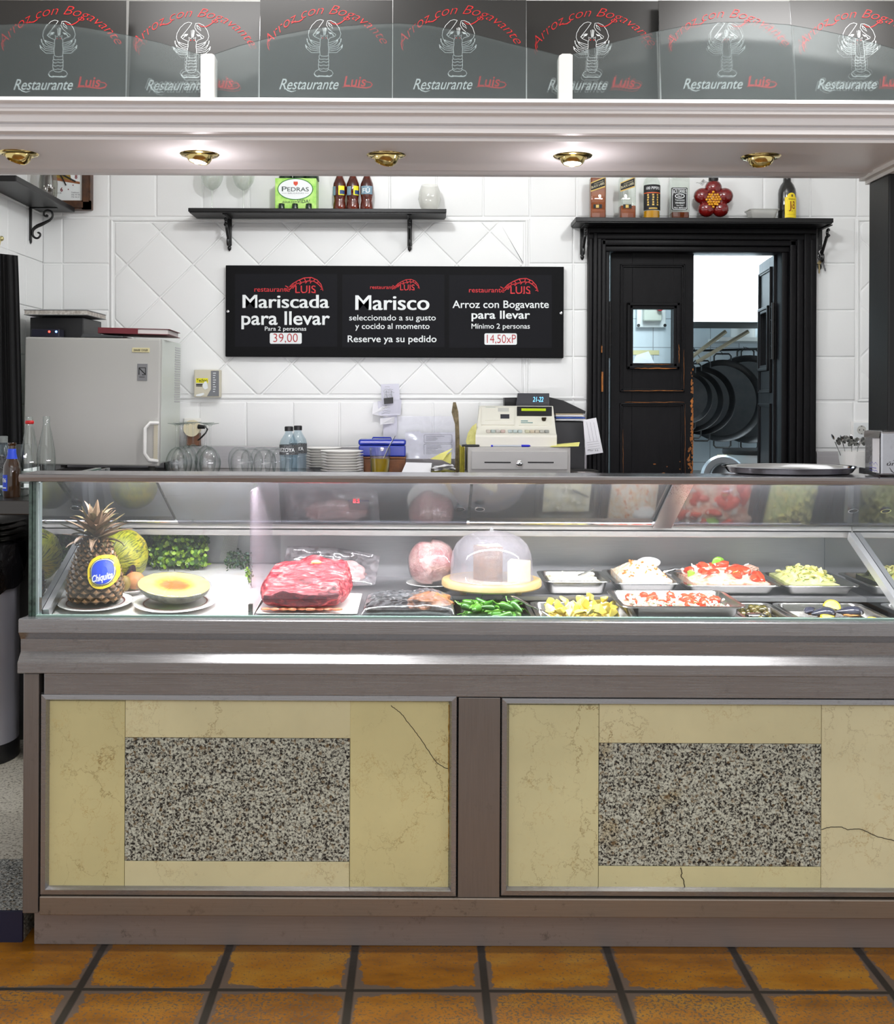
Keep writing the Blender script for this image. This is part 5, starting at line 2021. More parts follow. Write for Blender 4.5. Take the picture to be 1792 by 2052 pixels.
# flower jar
c = W(1430, 400, YI)
c.z = ZS2
t = T('flower_jar', 'red flower shaped glass jar of preserves with yellow beans in its centre', 'jar', (c.x, YI, ZS2))
m = MB()
sp_ = YI / FPX
for k_ in range(5):
    a = PI / 2 + k_ * 2 * PI / 5
    R_ = 23.5
    px_, py_ = 1430 + R_ * math.cos(a), 400 - R_ * math.sin(a) * 0.98
    q = W(px_, py_, YI)
    m.blob((q.x, YI, q.z), (17.2 * sp_, 14 * sp_, 16.5 * sp_), 3)
m.blob((W(1430, 400, YI).x, YI, ZP(400, YI, 1430)), (22 * sp_, 13.5 * sp_, 22 * sp_), 3)
zmin = min(v.z for v in m.v)
for v in m.v:
    if v.z < ZS2 + 0.0:
        v.z = ZS2
m.build('petals', mat('red_preserve', (122, 14, 12), 0.08, coat=0.8, var=(160, (84, 8, 8), 0.2)), t, True)
m = MB()
rb = random.Random(4)
for i in range(49):
    gx, gy = (i % 7 - 3) * 5.3 + (i // 7 % 2) * 2.6, (i // 7 - 3) * 4.9
    if gx * gx + gy * gy > 235:
        continue
    q = W(1430 + gx + rb.uniform(-0.5, 0.5), 400 + gy + rb.uniform(-0.5, 0.5), YI - 12.0 * sp_)
    m.blob((q.x, YI - 12.8 * sp_, q.z), (2.8 * sp_, 2.4 * sp_, 2.6 * sp_), 2)
m.build('bean_filling', mat('yellow_beans', (214, 150, 26), 0.15, coat=0.5), t, True)
m = MB()
q = W(1430, 365, YI)
m.lathe([(0.018, 0.0), (0.020, 0.012), (0.019, 0.03), (0.0, 0.03)], (q.x, YI, ZP(366, YI, 1430)), 20)
m.build('lid', mat('dark_lid', (36, 34, 34), 0.4, 0.6), t, True)
m = MB()
for k_ in range(6):
    pts_ = []
    for i in range(8):
        a_ = k_ * 1.1 + i * 0.5
        pts_.append(W(1419 - 3 * k_ + 5 * math.cos(a_) - i * 0.6, 362 + k_ * 1.4 + 3.2 * math.sin(a_ * 1.3), YI - 0.02))
    m.tube(pts_, 0.0007, 5)
m.build('raffia', mat('grey_raffia', (70, 68, 60), 0.7), t)
# tub with foil
q = XS2(1527)
t = T('plastic_tub', 'translucent plastic tub with crumpled foil on the door shelf', 'tub', (q, YI, ZS2))
m = MB()
m.loft([rrect(q, YI, hx, hy, 0.012, ZS2 + z) for hx, hy, z in ((0.046, 0.03, 0.001), (0.057, 0.04, 0.038), (0.062, 0.044, 0.040), (0.062, 0.044, 0.043), (0.056, 0.039, 0.042), (0.045, 0.029, 0.003))], True, True)
m.build('tub', thin_glass('milky_plastic', (225, 225, 222), 0.04, 0.4, 0.2, 0.35, (225, 224, 220)), t, True)
m = MB()
m.blob((q, YI, ZS2 + 0.018), (0.040, 0.026, 0.013), 4, 0.5, 4.0, 3)
m.build('foil', mat('foil', (190, 194, 202), 0.2, 1.0), t)
# dark bottle with yellow label
c = Vector((XS2(1577.5), YI, ZS2))
r_ = 0.0365
pr = [(0, 0), (r_ * 0.96, 0.001), (r_, 0.008), (r_, 0.112), (r_ * 0.94, 0.128), (r_ * 0.75, 0.146), (r_ * 0.46, 0.16), (r_ * 0.42, 0.175), (r_ * 0.42, 0.23), (0, 0.23)]
t = bottle('whisky_bottle', 'dark green whisky bottle with yellow label at the right end of the door shelf', 'bottle', c, pr, mat('black_green_glass', (13, 13, 11), 0.06, coat=0.8), 'bottles on the door shelf')
m = MB()
A0, A1 = -0.55, 0.98
wrap(m, c, r_, A0, A1, 0.008, 0.092, 14)
for i in range(14):
    f0, f1 = i / 14, (i + 1) / 14

    def hh(f):
        u = (f - 0.5) / 0.36
        return 0.092 + (0.018 * math.sqrt(max(0, 1 - u * u)) if abs(u) < 1 else 0)
    aa, ab = -PI / 2 + A0 + (A1 - A0) * f0, -PI / 2 + A0 + (A1 - A0) * f1
    e = r_ + 0.0006
    m.add([(c.x + e * math.cos(aa), c.y + e * math.sin(aa), c.z + 0.092), (c.x + e * math.cos(ab), c.y + e * math.sin(ab), c.z + 0.092), (c.x + e * math.cos(ab), c.y + e * math.sin(ab), c.z + hh(f1)), (c.x + e * math.cos(aa), c.y + e * math.sin(aa), c.z + hh(f0))], [(0, 1, 2, 3)])
lb = m.build('label', mat('label_lemon', (242, 214, 30), 0.5), t)
m = MB()
wtext(m, 'J', c, r_, -0.12, 0.14, 0.044, 0.031, 0.0)
wtext(m, '&', c, r_, 0.16, 0.30, 0.047, 0.014, 0.0)
wtext(m, 'B', c, r_, 0.32, 0.62, 0.044, 0.031, 0.0)
m.build('initials', mat('maroon_ink', (128, 34, 20), 0.6), lb)
m = MB()
wtext(m, 'RESERVE', c, r_, -0.15, 0.66, 0.081, 0.005, 0.01)
wtext(m, '15', c, r_, 0.16, 0.30, 0.032, 0.006)
wrap(m, c, r_, -0.35, 0.8, 0.036, 0.0365, 8, eps=0.0012)
wrap(m, c, r_, -0.3, 0.75, 0.021, 0.0215, 8, eps=0.0012)
wrap(m, c, r_, 0.14, 0.34, 0.093, 0.103, 4, eps=0.0012)
m.build('small_print', mat('brown_print', (110, 90, 40), 0.6), lb)

# keys on the right bracket
t = T('key_bunch', 'bunch of keys hanging from the bracket right of the kitchen door', 'keys', (XP(1643, 4.56, 520), 4.56, ZP(548, 4.56, 1643)))
for (px, py, r_) in ((1643, 514, 3.2), (1645, 505, 3.0)):
    m = MB()
    c = W(px, py, 4.575)
    m.tube([(c.x + S(r_, 4.57) * math.cos(a_ * PI / 8), 4.575, c.z + S(r_ * 1.4, 4.57) * math.sin(a_ * PI / 8)) for a_ in range(17)], 0.0012, 6, False)
    m.build('ring', M_CHROME, t, True)
for (px, py, L_, an, col) in ((1637, 519, 17, 0.12, 0), (1642, 523, 24, 0.0, 1), (1645, 517, 14, -0.15, 0), (1648, 521, 22, -0.3, 0)):
    m = MB()
    c = W(px, py, 4.571 - 0.003 * an)
    R = Matrix.Translation(c) @ Matrix.Rotation(an, 4, 'Y')
    s_ = S(1, 4.57)
    m.prism([(4.2 * s_ * math.cos(a_), -3 * s_ + 4.6 * s_ * math.sin(a_)) for a_ in [i * PI / 6 for i in range(12)]], -0.001, 0.001, 'y')
    m.prism([(-1.4 * s_, -6 * s_), (-1.4 * s_, -L_ * s_), (0, -L_ * s_ - 2 * s_), (1.2 * s_, -L_ * s_), (1.8 * s_, -(L_ - 4) * s_), (1.0 * s_, -(L_ - 6) * s_), (1.8 * s_, -(L_ - 8) * s_), (1.2 * s_, -6 * s_)], -0.001, 0.001, 'y')
    for v in m.v:
        v.xyz = R @ v
    m.build('key', mat('brass_key', (160, 146, 110), 0.3, 0.9) if col else mat('nickel_key', (120, 120, 122), 0.3, 0.9), t)

# ================================================================== ON THE BACK COUNTER
ZCT = ZC + 0.001
# upside down wine glasses
wg = [(354, 4.165), (364, 4.25), (375, 4.335), (387, 4.42), (412, 4.32), (421, 4.20)]
wl_ = ['upturned wine glass nearest the fridge, front of the row of wine glasses', 'upturned wine glass, second in the row beside the fridge', 'upturned wine glass, third in the row beside the fridge',
       'upturned wine glass, fourth in the row beside the fridge', 'upturned wine glass at the back of the row, in front of the wall socket', 'upturned wine glass at the right end of the row, standing apart from the fridge']
for (px, y), lb in zip(wg, wl_):
    stem_glass('wine_glass', lb, (XP(px, y, 900), y, ZCT), 'upturned wine glasses beside the fridge', False, 0.197, 0.041, M_TUMB, 0.46)
# upside down balloon tumblers
bl = [(485, 4.19), (531, 4.19), (505, 4.28), (552, 4.285), (566, 4.39), (523, 4.385), (479, 4.385)]
bw = ['front left upturned balloon glass between wine glasses and water bottles', 'front right upturned balloon glass, just left of the water bottles', 'upturned balloon glass behind and between the two front ones', 'upturned balloon glass behind the front right one',
      'upturned balloon glass at the back beside the water bottles', 'upturned balloon glass at the back centre of its group', 'upturned balloon glass at the back left of its group']
for (px, y), lb in zip(bl, bw):
    c = (XP(px, y, 900), y, ZCT)
    R_, H_ = 0.043, 0.098
    pr = [(0.036, 0.0), (0.040, 0.02), (R_, 0.042), (0.042, 0.06), (0.037, 0.078), (0.026, 0.092), (0.018, H_), (0.0, H_), (0.0, H_ - 0.004), (0.02, H_ - 0.006), (0.034, 0.077), (0.0405, 0.06), (0.0415, 0.042), (0.0385, 0.02), (0.0348, 0.0)]
    solo(MB().lathe(pr[:8], c, 30), 'balloon_glass', M_TUMB, lb, 'glass', c, 'upturned balloon glasses', True)
# socket and adapter
t = T('wall_socket', 'white wall socket with yellowed round adapter and black plug behind the wine glasses', 'socket', (XP(395, YW), YW - 0.006, ZP(870, YW, 395)))
m = MB().pbox(368, 402, 838, 868, YW - 0.016, 0.010, 0.003)
m.build('plate', M_WHITE, t)
m = MB()
c = W(388, 858, YW - 0.02)
m.lathe([(0.0, 0.0), (0.030, 0.0), (0.034, 0.010), (0.034, 0.045), (0.0, 0.045)], (0, 0, 0), 24, Matrix.Translation(c + Vector((0, 0.004, 0))) @ Matrix.Rotation(PI / 2, 4, 'X'))
m.build('adapter', mat('yellowed_adapter', (222, 212, 180), 0.5), t, True)
m = MB()
a, b = W(398, 855, 4.54), W(412, 856, 4.53)
m.tube([a, b], [0.010, 0.007], 10)
m.build('plug', M_BLKPL, t, True)
m = MB()
m.tube([W(411, 856, 4.53), W(416, 860, 4.53), W(412, 868, 4.54), W(400, 880, 4.55), W(388, 888, 4.56), W(378, 893, 4.57)], 0.0035, 8)
m.build('cable', M_BLKPL, t, True)
m = MB().pbox(374, 399, 868, 893, 4.55, 0.04, 0.002)
m.build('junction_box', mat('brown_bakelite', (112, 72, 48), 0.4), t)
# water bottles
M_PET = thin_glass('water_bottle_plastic', (232, 241, 245), 0.07, 0.6, 0.05, 0.04, (170, 200, 220))
for px, y, lb in ((579, 4.20, 'small water bottle with black label, in front of another beside the plates'), (597, 4.32, 'small water bottle with black label, behind and right of its twin')):
    c = Vector((XP(px, y), y, ZCT))
    r_ = 0.0355
    t = T('water_bottle', lb, 'bottle', c, 'water bottles on the back counter')
    pr = [(0, 0.002), (r_ * 0.8, 0.0)]
    z = 0.004
    while z < 0.07:
        pr += [(r_ * 0.985, z), (r_ * 0.94, z + 0.005)]
        z += 0.010
    pr += [(r_, 0.074), (r_, 0.118), (r_ * 0.9, 0.132), (r_ * 0.55, 0.152), (r_ * 0.40, 0.162), (r_ * 0.40, 0.170)]
    MB().lathe(pr, c, 24).build('body', M_PET, t, True)
    MB().lathe([(r_ * 0.46, 0.168), (r_ * 0.47, 0.183), (r_ * 0.40, 0.186), (0, 0.186)], c, 20).build('cap', M_BLKPL, t, True)
    m = MB()
    wrap(m, c, r_, -PI, PI, 0.078, 0.116, 30)
    lb_ = m.build('label', mat('black_label', (26, 27, 28), 0.5, var=(400, (120, 122, 124), 0.06)), t)
    m = MB()
    wtext(m, 'BEZOYA', c, r_, -1.15, 0.75, 0.090, 0.014, 0.02)
    wrap(m, c, r_, -0.15, 0.1, 0.081, 0.085, 3, eps=0.0012)
    m.build('lettering', M_WHTXT, lb_)
# plates


def plate_prof(R, h=0.02, foot=0.55):
    return [(0, 0.003), (R * foot * 0.9, 0.003), (R * foot * 0.93, 0.0), (R * foot, 0.0), (R * foot * 1.03, 0.003), (R * 0.75, h * 0.55), (R * 0.985, h * 0.93), (R, h), (R * 0.985, h + 0.0012), (R * 0.74, h * 0.55 + 0.003), (R * 0.55, 0.006), (0, 0.006)]


def pile(px, y, R, n, pitch, first, later):
    c = Vector((XP(px, y), y, ZCT))
    base = None
    for k_ in range(n):
        lab = later(k_)
        loc = c + Vector((rnd.uniform(-0.0015, 0.0015), rnd.uniform(-0.0015, 0.0015), k_ * pitch))
        if base is None:
            base = solo(MB().lathe(plate_prof(R), loc, 40), 'plate', M_CHINA, lab, 'plate', loc, first, True)
        else:
            dup(base, loc, None, lab)


ordi = ['bottom', 'second from the bottom', 'third from the bottom', 'fourth from the bottom', 'fifth from the bottom', 'sixth from the bottom', 'seventh from the bottom', 'eighth from the bottom', 'ninth from the bottom']
pile(686, 4.22, 0.083, 8, 0.0104, 'saucers in the front stack', lambda k_: 'white saucer, %s in the front stack left of the blue cash box' % (ordi[k_] if k_ < 7 else 'top'))
pile(648, 4.46, 0.074, 8, 0.0104, 'saucers in the back stack', lambda k_: 'white saucer, %s in the back stack right of the water bottles' % (ordi[k_] if k_ < 7 else 'top'))
# blue cash box on a wooden box
YBX = 4.29
xa, xb = XP(729, YBX), XP(813, YBX)
zwb = ZCT + 0.066
m = MB()
m.box(xa, xb, YBX, YBX + 0.095, ZCT, zwb - 0.008, 0.003)
m.box(xa - 0.002, xb + 0.002, YBX - 0.002, YBX + 0.097, zwb - 0.008, zwb, 0.002)
solo(m, 'wooden_box', mat('brown_wood', (128, 78, 40), 0.5, var=(24, (84, 46, 20), 0.2)), 'brown wooden box under the blue cash box', 'box', ((xa + xb) / 2, YBX, ZCT))
t = T('cash_box', 'blue metal cash box on the wooden box', 'cash box', (XP(766, YBX), YBX, zwb))
xa, xb = XP(718.5, YBX), XP(813, YBX)
MB_ = mat('blue_enamel', (14, 44, 158), 0.28, coat=0.3)
MB().box(xa, xb, YBX + 0.004, YBX + 0.092, zwb + 0.0005, zwb + 0.044, 0.006).build('body', MB_, t)
lid = MB().box(xa - 0.001, xb + 0.001, YBX + 0.002, YBX + 0.094, zwb + 0.045, zwb + 0.068, 0.008, seg=3).build('lid', MB_, t)
m = MB()
m.tube([(XP(745, YBX), YBX + 0.06, zwb + 0.067), (XP(746, YBX), YBX + 0.06, zwb + 0.073), (XP(782, YBX), YBX + 0.06, zwb + 0.073), (XP(783, YBX), YBX + 0.06, zwb + 0.067)], 0.003, 8)
m.build('handle', MB_, lid, True)
m = MB()
m.lathe([(0.009, 0), (0.008, 0.003), (0, 0.003)], (0, 0, 0), 16, Matrix.Translation((XP(766, YBX), YBX + 0.004, zwb + 0.03)) @ Matrix.Rotation(PI / 2, 4, 'X'))
m.build('lock', M_CHROME, t, True)
# glass of yellow drink
c = Vector((XP(762, 4.17), 4.17, ZCT))
t = T('drink_glass', 'straight tumbler half full of yellow drink in front of the blue cash box', 'glass', c)
pr = [(0, 0.0), (0.033, 0.0), (0.034, 0.004), (0.0405, 0.108), (0.0393, 0.108), (0.033, 0.006), (0, 0.006)]
MB().lathe(pr, c, 30).build('tumbler', M_TUMB, t, True)
MB().lathe([(0, 0.007), (0.032, 0.007), (0.0365, 0.068), (0, 0.068)], c, 30).build('drink', liquid('yellow_drink', (214, 184, 30), 1.3), t, True)
m = MB()
m.tube([c + Vector((-0.012, 0.005, 0.012)), c + Vector((0.032, 0.01, 0.108)), c + Vector((0.056, 0.01, 0.152))], [0.0035, 0.002, 0.002], 8)
solo(m, 'spoon', M_CHROME, 'thin steel spoon handle leaning in the glass of yellow drink', 'spoon', c + Vector((0.02, 0, 0.06)), smooth=True)
# clipped papers on the wall
t = T('paper_clip', 'black bulldog clip holding white notes on the wall above the cash box', 'clip', (XP(779, 4.56), 4.56, ZP(880, 4.56, 780)))
yc = 4.575
M_P2 = mat('lilac_paper', (214, 214, 226), 0.8)
for k_, (pts_, mm) in enumerate((([(768, 817), (796, 815), (797, 880), (768, 880)], M_P2), ([(763, 770), (800, 769), (802, 806), (765, 808)], M_P2), ([(748, 806), (802, 801), (803, 826), (775, 836), (746, 830)], M_PAPER),
                                 ([(757, 804), (805, 800), (803, 832), (759, 833)], M_P2), ([(762, 838), (791, 835), (790, 848), (762, 851)], M_PAPER))):
    m = MB()
    yy = yc - 0.004 * k_
    P = [W(p[0], p[1], yy) for p in pts_]
    P = [p + Vector((0, 0.006 * math.sin(i * 2.1 + k_), 0)) for i, p in enumerate(P)]
    m.add(P + [p + Vector((0, 0.0012, 0)) for p in P], [tuple(range(len(P))), tuple(range(len(P), 2 * len(P)))[::-1]] + [(i, (i + 1) % len(P), len(P) + (i + 1) % len(P), len(P) + i) for i in range(len(P))])
    pp_ = m.build('note', mm, t)
    if k_ in (1, 3):
        m = MB()
        for j in range(4):
            x0_ = (770 if k_ == 1 else 764) + rnd.uniform(0, 3)
            y0_ = (775 if k_ == 1 else 812) + j * 5.5
            m.ribbon([(x0_ + i * 2.4, y0_ + rnd.uniform(-1.2, 1.2)) for i in range(rnd.randint(5, 10))], 0.5, yy - 0.008, 0.0)
        m.build('handwriting', M_GREYTXT, pp_)
m = MB()
ycl = yc - 0.024
m.prism([(W(769, 800, ycl).x, ZP(798, ycl, 780)), (W(788, 797, ycl).x, ZP(796, ycl, 780)), (W(788, 808, ycl).x, ZP(808, ycl, 780)), (W(770, 810, ycl).x, ZP(810, ycl, 780))], ycl, yc, 'y')
m.build('jaw', M_BLKPL, t)
m = MB()
for dx in (0, 10):
    m.tube([W(770 + dx, 797, ycl), W(771 + dx, 790, ycl), W(768.5 + dx, 784, ycl), W(771 + dx, 781, ycl), W(775 + dx, 783, ycl), W(774 + dx, 790, ycl), W(777 + dx, 797, ycl)], 0.0011, 6)
m.build('wire_arm', M_CHROME, t, True)
# clear bag of documents
t = T('document_bag', 'clear plastic bag of printed documents leaning on the wall left of the till', 'bag', (XP(860, 4.45), 4.45, ZCT))
m = MB()
n_ = 12
vs = []
for i in range(n_ + 1):
    for j in range(n_ + 1):
        px, py = 797 + 122 * i / n_, 834 + 86 * j / n_
        y_ = 4.50 - 0.10 * j / n_ + 0.006 * noise.noise(Vector((i * 0.9, j * 0.9, 2.0)))
        vs.append(W(px + 2 * noise.noise(Vector((i * 0.5, j * 0.7, 0))), py, y_))
k1 = n_ + 1
m.add(vs, [(i * k1 + j, (i + 1) * k1 + j, (i + 1) * k1 + j + 1, i * k1 + j + 1) for i in range(n_) for j in range(n_)])
m.add([v + Vector((0, 0.002, 0)) for v in vs], [(i * k1 + j, i * k1 + j + 1, (i + 1) * k1 + j + 1, (i + 1) * k1 + j) for i in range(n_) for j in range(n_)])
m.build('plastic', thin_glass('clear_film', (246, 246, 250), 0.05, 0.6, 0.12, 0.07, (226, 226, 234), 18), t, True)
for pts_, nm in (([(812, 866), (843, 864), (842, 919), (812, 919)], 'sheet'), ([(840, 868), (914, 866), (913, 919), (841, 919)], 'sheet')):
    m = MB()
    P = [W(p[0], p[1], 4.512 - 0.10 * (p[1] - 834) / 86) for p in pts_]
    m.add(P + [p + Vector((0, 0.0015, 0)) for p in P], [(0, 1, 2, 3), (7, 6, 5, 4), (0, 4, 5, 1), (1, 5, 6, 2), (2, 6, 7, 3), (3, 7, 4, 0)])
    sh = m.build('sheet', mat('document_paper', (206, 206, 210), 0.8), t)
m = MB()
for (a_, b_, c_, d_) in ((850, 906, 871, 887), (850, 906, 890, 914)):
    yq = 4.508 - 0.10 * (c_ - 834) / 86 - 0.02
    e_ = rr2(a_, b_, c_, d_, 2)
    m.ribbon(e_ + e_[:1], 0.7, yq, 0.0)
    for j in range(int((d_ - c_ - 4) / 2.6)):
        m.prect(a_ + 4, a_ + 20 + rnd.uniform(0, 25), c_ + 3 + j * 2.6, c_ + 3.7 + j * 2.6, yq, 0.0)
m.build('print', M_GREYTXT, t)
# paper bundle tied upright
m = MB()
pts_ = [W(915, 948, 4.36), W(917, 915, 4.36), W(917, 880, 4.36), W(916, 850, 4.36), W(912, 826, 4.36), W(911, 806, 4.36)]
for k_ in range(7):
    dx = (k_ - 3) * 0.0017
    m.tube([p + Vector((dx * (1.2 if i < 3 else (1.7 if i == 4 else 0.9)), 0.006 * math.sin(k_ * 2), 0)) for i, p in enumerate(pts_)], [0.0025, 0.0025, 0.0025, 0.004, 0.0055, 0.001], 6)
solo(m, 'paper_spike', mat('brown_paper', (142, 128, 100), 0.8, var=(60, (90, 80, 56), 0.2)), 'upright bundle of old brown order slips left of the till', 'paper bundle', W(915, 950, 4.36), smooth=True)
m = MB()
for k_ in range(5):
    m.box(XP(923, 4.22) + k_ * 0.0035, XP(923, 4.22) + k_ * 0.0035 + 0.002, 4.22 + 0.004 * (k_ % 2), 4.36, ZCT + 0.0, ZCT + 0.113 - 0.004 * (k_ % 3))
solo(m, 'note_pads', mat('yellow_notes', (206, 194, 60), 0.7, var=(90, (150, 140, 40), 0.2)), 'yellow order pads standing on edge against the cash drawer', 'pads', (XP(930, 4.25), 4.25, ZCT))
m = MB()
m.add([W(897, 902, 4.34), W(921, 880, 4.36), W(922, 925, 4.36), W(900, 930, 4.34)], [(0, 1, 2, 3)])
# loose papers
t0 = [((802, 951), (812, 921), (862, 926), (857, 953), 4.16, M_PAPER, 'white order sheet lying in front of the document bag', 'paper_sheet')]
for (p0_, p1_, p2_, p3_, y_, mm, lb, nm) in t0:
    m = MB()
    P = [Vector((XP(803, 4.16), 4.16, ZCT + 0.004)), Vector((XP(862, 4.16), 4.15, ZCT + 0.004)), Vector((XP(866, 4.24), 4.26, ZCT + 0.045)), Vector((XP(814, 4.24), 4.26, ZCT + 0.047))]
    m.add(P + [p + Vector((0, 0.0, -0.0035)) for p in P], [(0, 1, 2, 3), (7, 6, 5, 4), (0, 4, 5, 1), (1, 5, 6, 2), (2, 6, 7, 3), (3, 7, 4, 0)])
    sh = solo(m, nm, mm, lb, 'paper', P[0])
rp = random.Random(12)
rlabs = ['bottom yellow order slip of the heap before the till', 'yellow order slip near the bottom of the heap before the till', 'second yellow slip up in the heap before the till', 'crumpled white receipt low in the heap before the till',
         'white receipt in the middle of the heap before the till', 'topmost crumpled white receipt of the heap before the till', 'yellow slip sticking up behind the heap of receipts']
for k_ in range(6):
    m = MB()
    cx, y_ = XP(895 + rp.uniform(-6, 6) - 2 * k_, 4.2), 4.20 + rp.uniform(-0.01, 0.01)
    zz = ZCT + 0.004 + k_ * 0.0062
    w_, d_ = (0.052 - 0.004 * k_), 0.032
    a_ = rp.uniform(-0.4, 0.4)
    g = 6
    vs = []
    for i in range(g + 1):
        for j in range(g + 1):
            u, v = (i / g - 0.5) * 2 * w_, (j / g - 0.5) * 2 * d_
            vs.append(Vector((cx + u * math.cos(a_) - v * math.sin(a_), y_ + u * math.sin(a_) + v * math.cos(a_), zz + 0.007 * noise.noise(Vector((u * 40, v * 40, k_ * 5))) + (0.006 if k_ > 2 else 0.001) * i / g)))
    k1 = g + 1
    m.add(vs, [(i * k1 + j, (i + 1) * k1 + j, (i + 1) * k1 + j + 1, i * k1 + j + 1) for i in range(g) for j in range(g)])
    m.add([v - Vector((0, 0, 0.0015)) for v in vs], [(i * k1 + j, i * k1 + j + 1, (i + 1) * k1 + j + 1, (i + 1) * k1 + j) for i in range(g) for j in range(g)])
    solo(m, 'receipt', M_PAPERY if k_ < 3 else M_PAPER, rlabs[k_], 'paper slip', (cx, y_, zz), 'receipts before the till')
m = MB()
P = [W(862, 920, 4.30), W(880, 910, 4.29), W(908, 898, 4.29), W(897, 908, 4.28), W(888, 922, 4.28)]
m.add(P + [p + Vector((0, 0.002, 0)) for p in P], [(0, 1, 2, 3, 4), (9, 8, 7, 6, 5)] + [(i, (i + 1) % 5, 5 + (i + 1) % 5, 5 + i) for i in range(5)])
m.add([W(886, 922, 4.29), W(894, 912, 4.29), W(905, 905, 4.29), W(904, 930, 4.29)], [(0, 1, 2, 3)])
solo(m, 'receipt', M_PAPERY, rlabs[6], 'paper slip', W(885, 915, 4.29), 'receipts before the till')

# ---- cash drawer
YD_ = 4.155
t = T('till_base', 'grey metal cash drawer with key lock under the cash register', 'cash drawer', (XP(1041, YD_), YD_, ZCT))
zd0, zd1 = ZP(948, YD_, 1041), ZP(896, YD_, 1041)
xa, xb = XP(938, YD_), XP(1144, YD_)
MB().box(xa, xb, YD_ + 0.006, YD_ + 0.285, zd0, zd1, 0.003).build('housing', mat('drawer_grey', (176, 174, 170), 0.45), t)
df = MB().pbox(945, 1138, 904, 941, YD_, 0.010, 0.002).build('drawer', mat('drawer_front', (172, 171, 168), 0.42), t)
m = MB()
for a_, b_ in ((971, 1024), (1058, 1110)):
    m.pbox(a_, b_, 925.4, 928, YD_ - 0.0008, 0.002)
m.build('slot', M_BLKTXT, df)
m = MB()
R = Matrix.Translation(W(1041, 929, YD_)) @ Matrix.Rotation(PI / 2, 4, 'X')
m.lathe([(0.0125, 0), (0.0125, 0.005), (0.010, 0.007), (0, 0.007)], (0, 0, 0), 24, R)
m.lathe([(0.0035, 0.007), (0.0035, 0.009), (0, 0.009)], (0, 0, 0), 10, R)
m.build('lock', M_CHROME, df, True)
for px in (953, 1128):
    for dy in (0.03, 0.25):
        m = MB().lathe([(0.010, zd0 - ZCT), (0.012, zd0 - ZCT - 0.008), (0.0085, 0.0), (0, 0)], (XP(px, YD_), YD_ + dy, ZCT), 14)
        m.build('foot', mat('cream_rubber', (206, 198, 176), 0.6), t, True)
# ---- cash register
ZR = zd1 + 0.0005
YR_ = 4.185
t = T('cash_register', 'cream electronic cash register with green display, on the grey cash drawer', 'cash register', (XP(1032, YR_), YR_, ZR))
M_CREAM = mat('cream_plastic', (216, 214, 202), 0.42)


def rz(py):
    return ZP(py, YR_, 1032)


prof = [(4.185, rz(895)), (4.185, rz(876)), (4.188, rz(872)), (4.215, rz(868.5)), (4.255, rz(857) - 0.002), (4.38, rz(816) - 0.001), (4.395, rz(814)), (4.45, rz(814)), (4.45, rz(895))]
rzo = ZR - prof[0][1]
prof = [(y, z + rzo) for y, z in prof]
m = MB()
xl0, xr0 = XP(953, 4.185), XP(1116, 4.185)
xl1, xr1 = XP(961, 4.39), XP(1108, 4.39)
nP = len(prof)
vs = [(xl0 + (xl1 - xl0) * min(1, (y - 4.185) / 0.2), y, z) for y, z in prof] + [(xr0 + (xr1 - xr0) * min(1, (y - 4.185) / 0.2), y, z) for y, z in prof]
m.add(vs, [tuple(range(nP))[::-1], tuple(range(nP, 2 * nP))] + [(i, (i + 1) % nP, nP + (i + 1) % nP, nP + i) for i in range(nP)])
m.build('housing', M_CREAM, t)
# slope frame: from key strip to top
pA, pB = Vector((0, 4.255, prof[4][1])), Vector((0, 4.38, prof[5][1]))
sd = (pB - pA)
sn = Vector((0, -sd.z, sd.y)).normalized()


def on_slope(px, f, lift=0.0):
    p = pA + sd * f + sn * lift
    return Vector((XP(px, p.y, 850), p.y, p.z))


def slab(mb, px0, px1, f0, f1, h):
    P = [on_slope(px0, f0, 0), on_slope(px1, f0, 0), on_slope(px1, f1, 0), on_slope(px0, f1, 0), on_slope(px0, f0, h), on_slope(px1, f0, h), on_slope(px1, f1, h), on_slope(px0, f1, h)]
    mb.add(P, [(0, 3, 2, 1), (4, 5, 6, 7), (0, 1, 5, 4), (1, 2, 6, 5), (2, 3, 7, 6), (3, 0, 4, 7)])


m = MB()
slab(m, 1036, 1106, 0.56, 0.99, 0.004)
dsp = m.build('display_window', M_BLKPL, t)
m = MB()
slab(m, 1045, 1094, 0.77, 0.89, 0.0046)
m.build('screen', mat('lcd_green', (150, 170, 20), 0.3, emit=((150, 176, 20), 0.5)), dsp)
m = MB()
slab(m, 965, 1031, 0.10, 0.93, 0.005)
slab(m, 972, 1026, 0.28, 0.36, 0.007)
cv = m.build('printer_cover', M_CREAM, t)
m = MB()
slab(m, 1003, 1021, 0.32, 0.58, 0.0065)
m.build('paper_window', mat('dark_window', (44, 46, 54), 0.2), cv)
m = MB()
slab(m, 998, 1020, 0.72, 0.90, 0.0056)
m.build('scuff', mat('grey_scuff', (180, 180, 174), 0.6), cv)
m = MB()
slab(m, 1040, 1105, 0.10, 0.52, 0.002)
kp = m.build('key_panel', mat('pale_panel', (214, 212, 198), 0.45), t)
m = MB()
slab(m, 1044, 1058, 0.28, 0.32, 0.0028)
slab(m, 1044, 1068, 0.20, 0.23, 0.0028)
slab(m, 973, 993, 0.96, 0.975, 0.002)
m.build('small_print', mat('teal_print', (90, 130, 130), 0.6), kp)
m = MB()
c = on_slope(1090, 0.34, 0.003)
R = Matrix.Translation(c) @ sn.to_track_quat('Z', 'X').to_matrix().to_4x4()
m.lathe([(0.008, 0), (0.008, 0.004), (0.0, 0.004)], (0, 0, 0), 16, R)
m.box(-0.0012, 0.0012, -0.009, 0.009, 0.004, 0.012, 0, R)
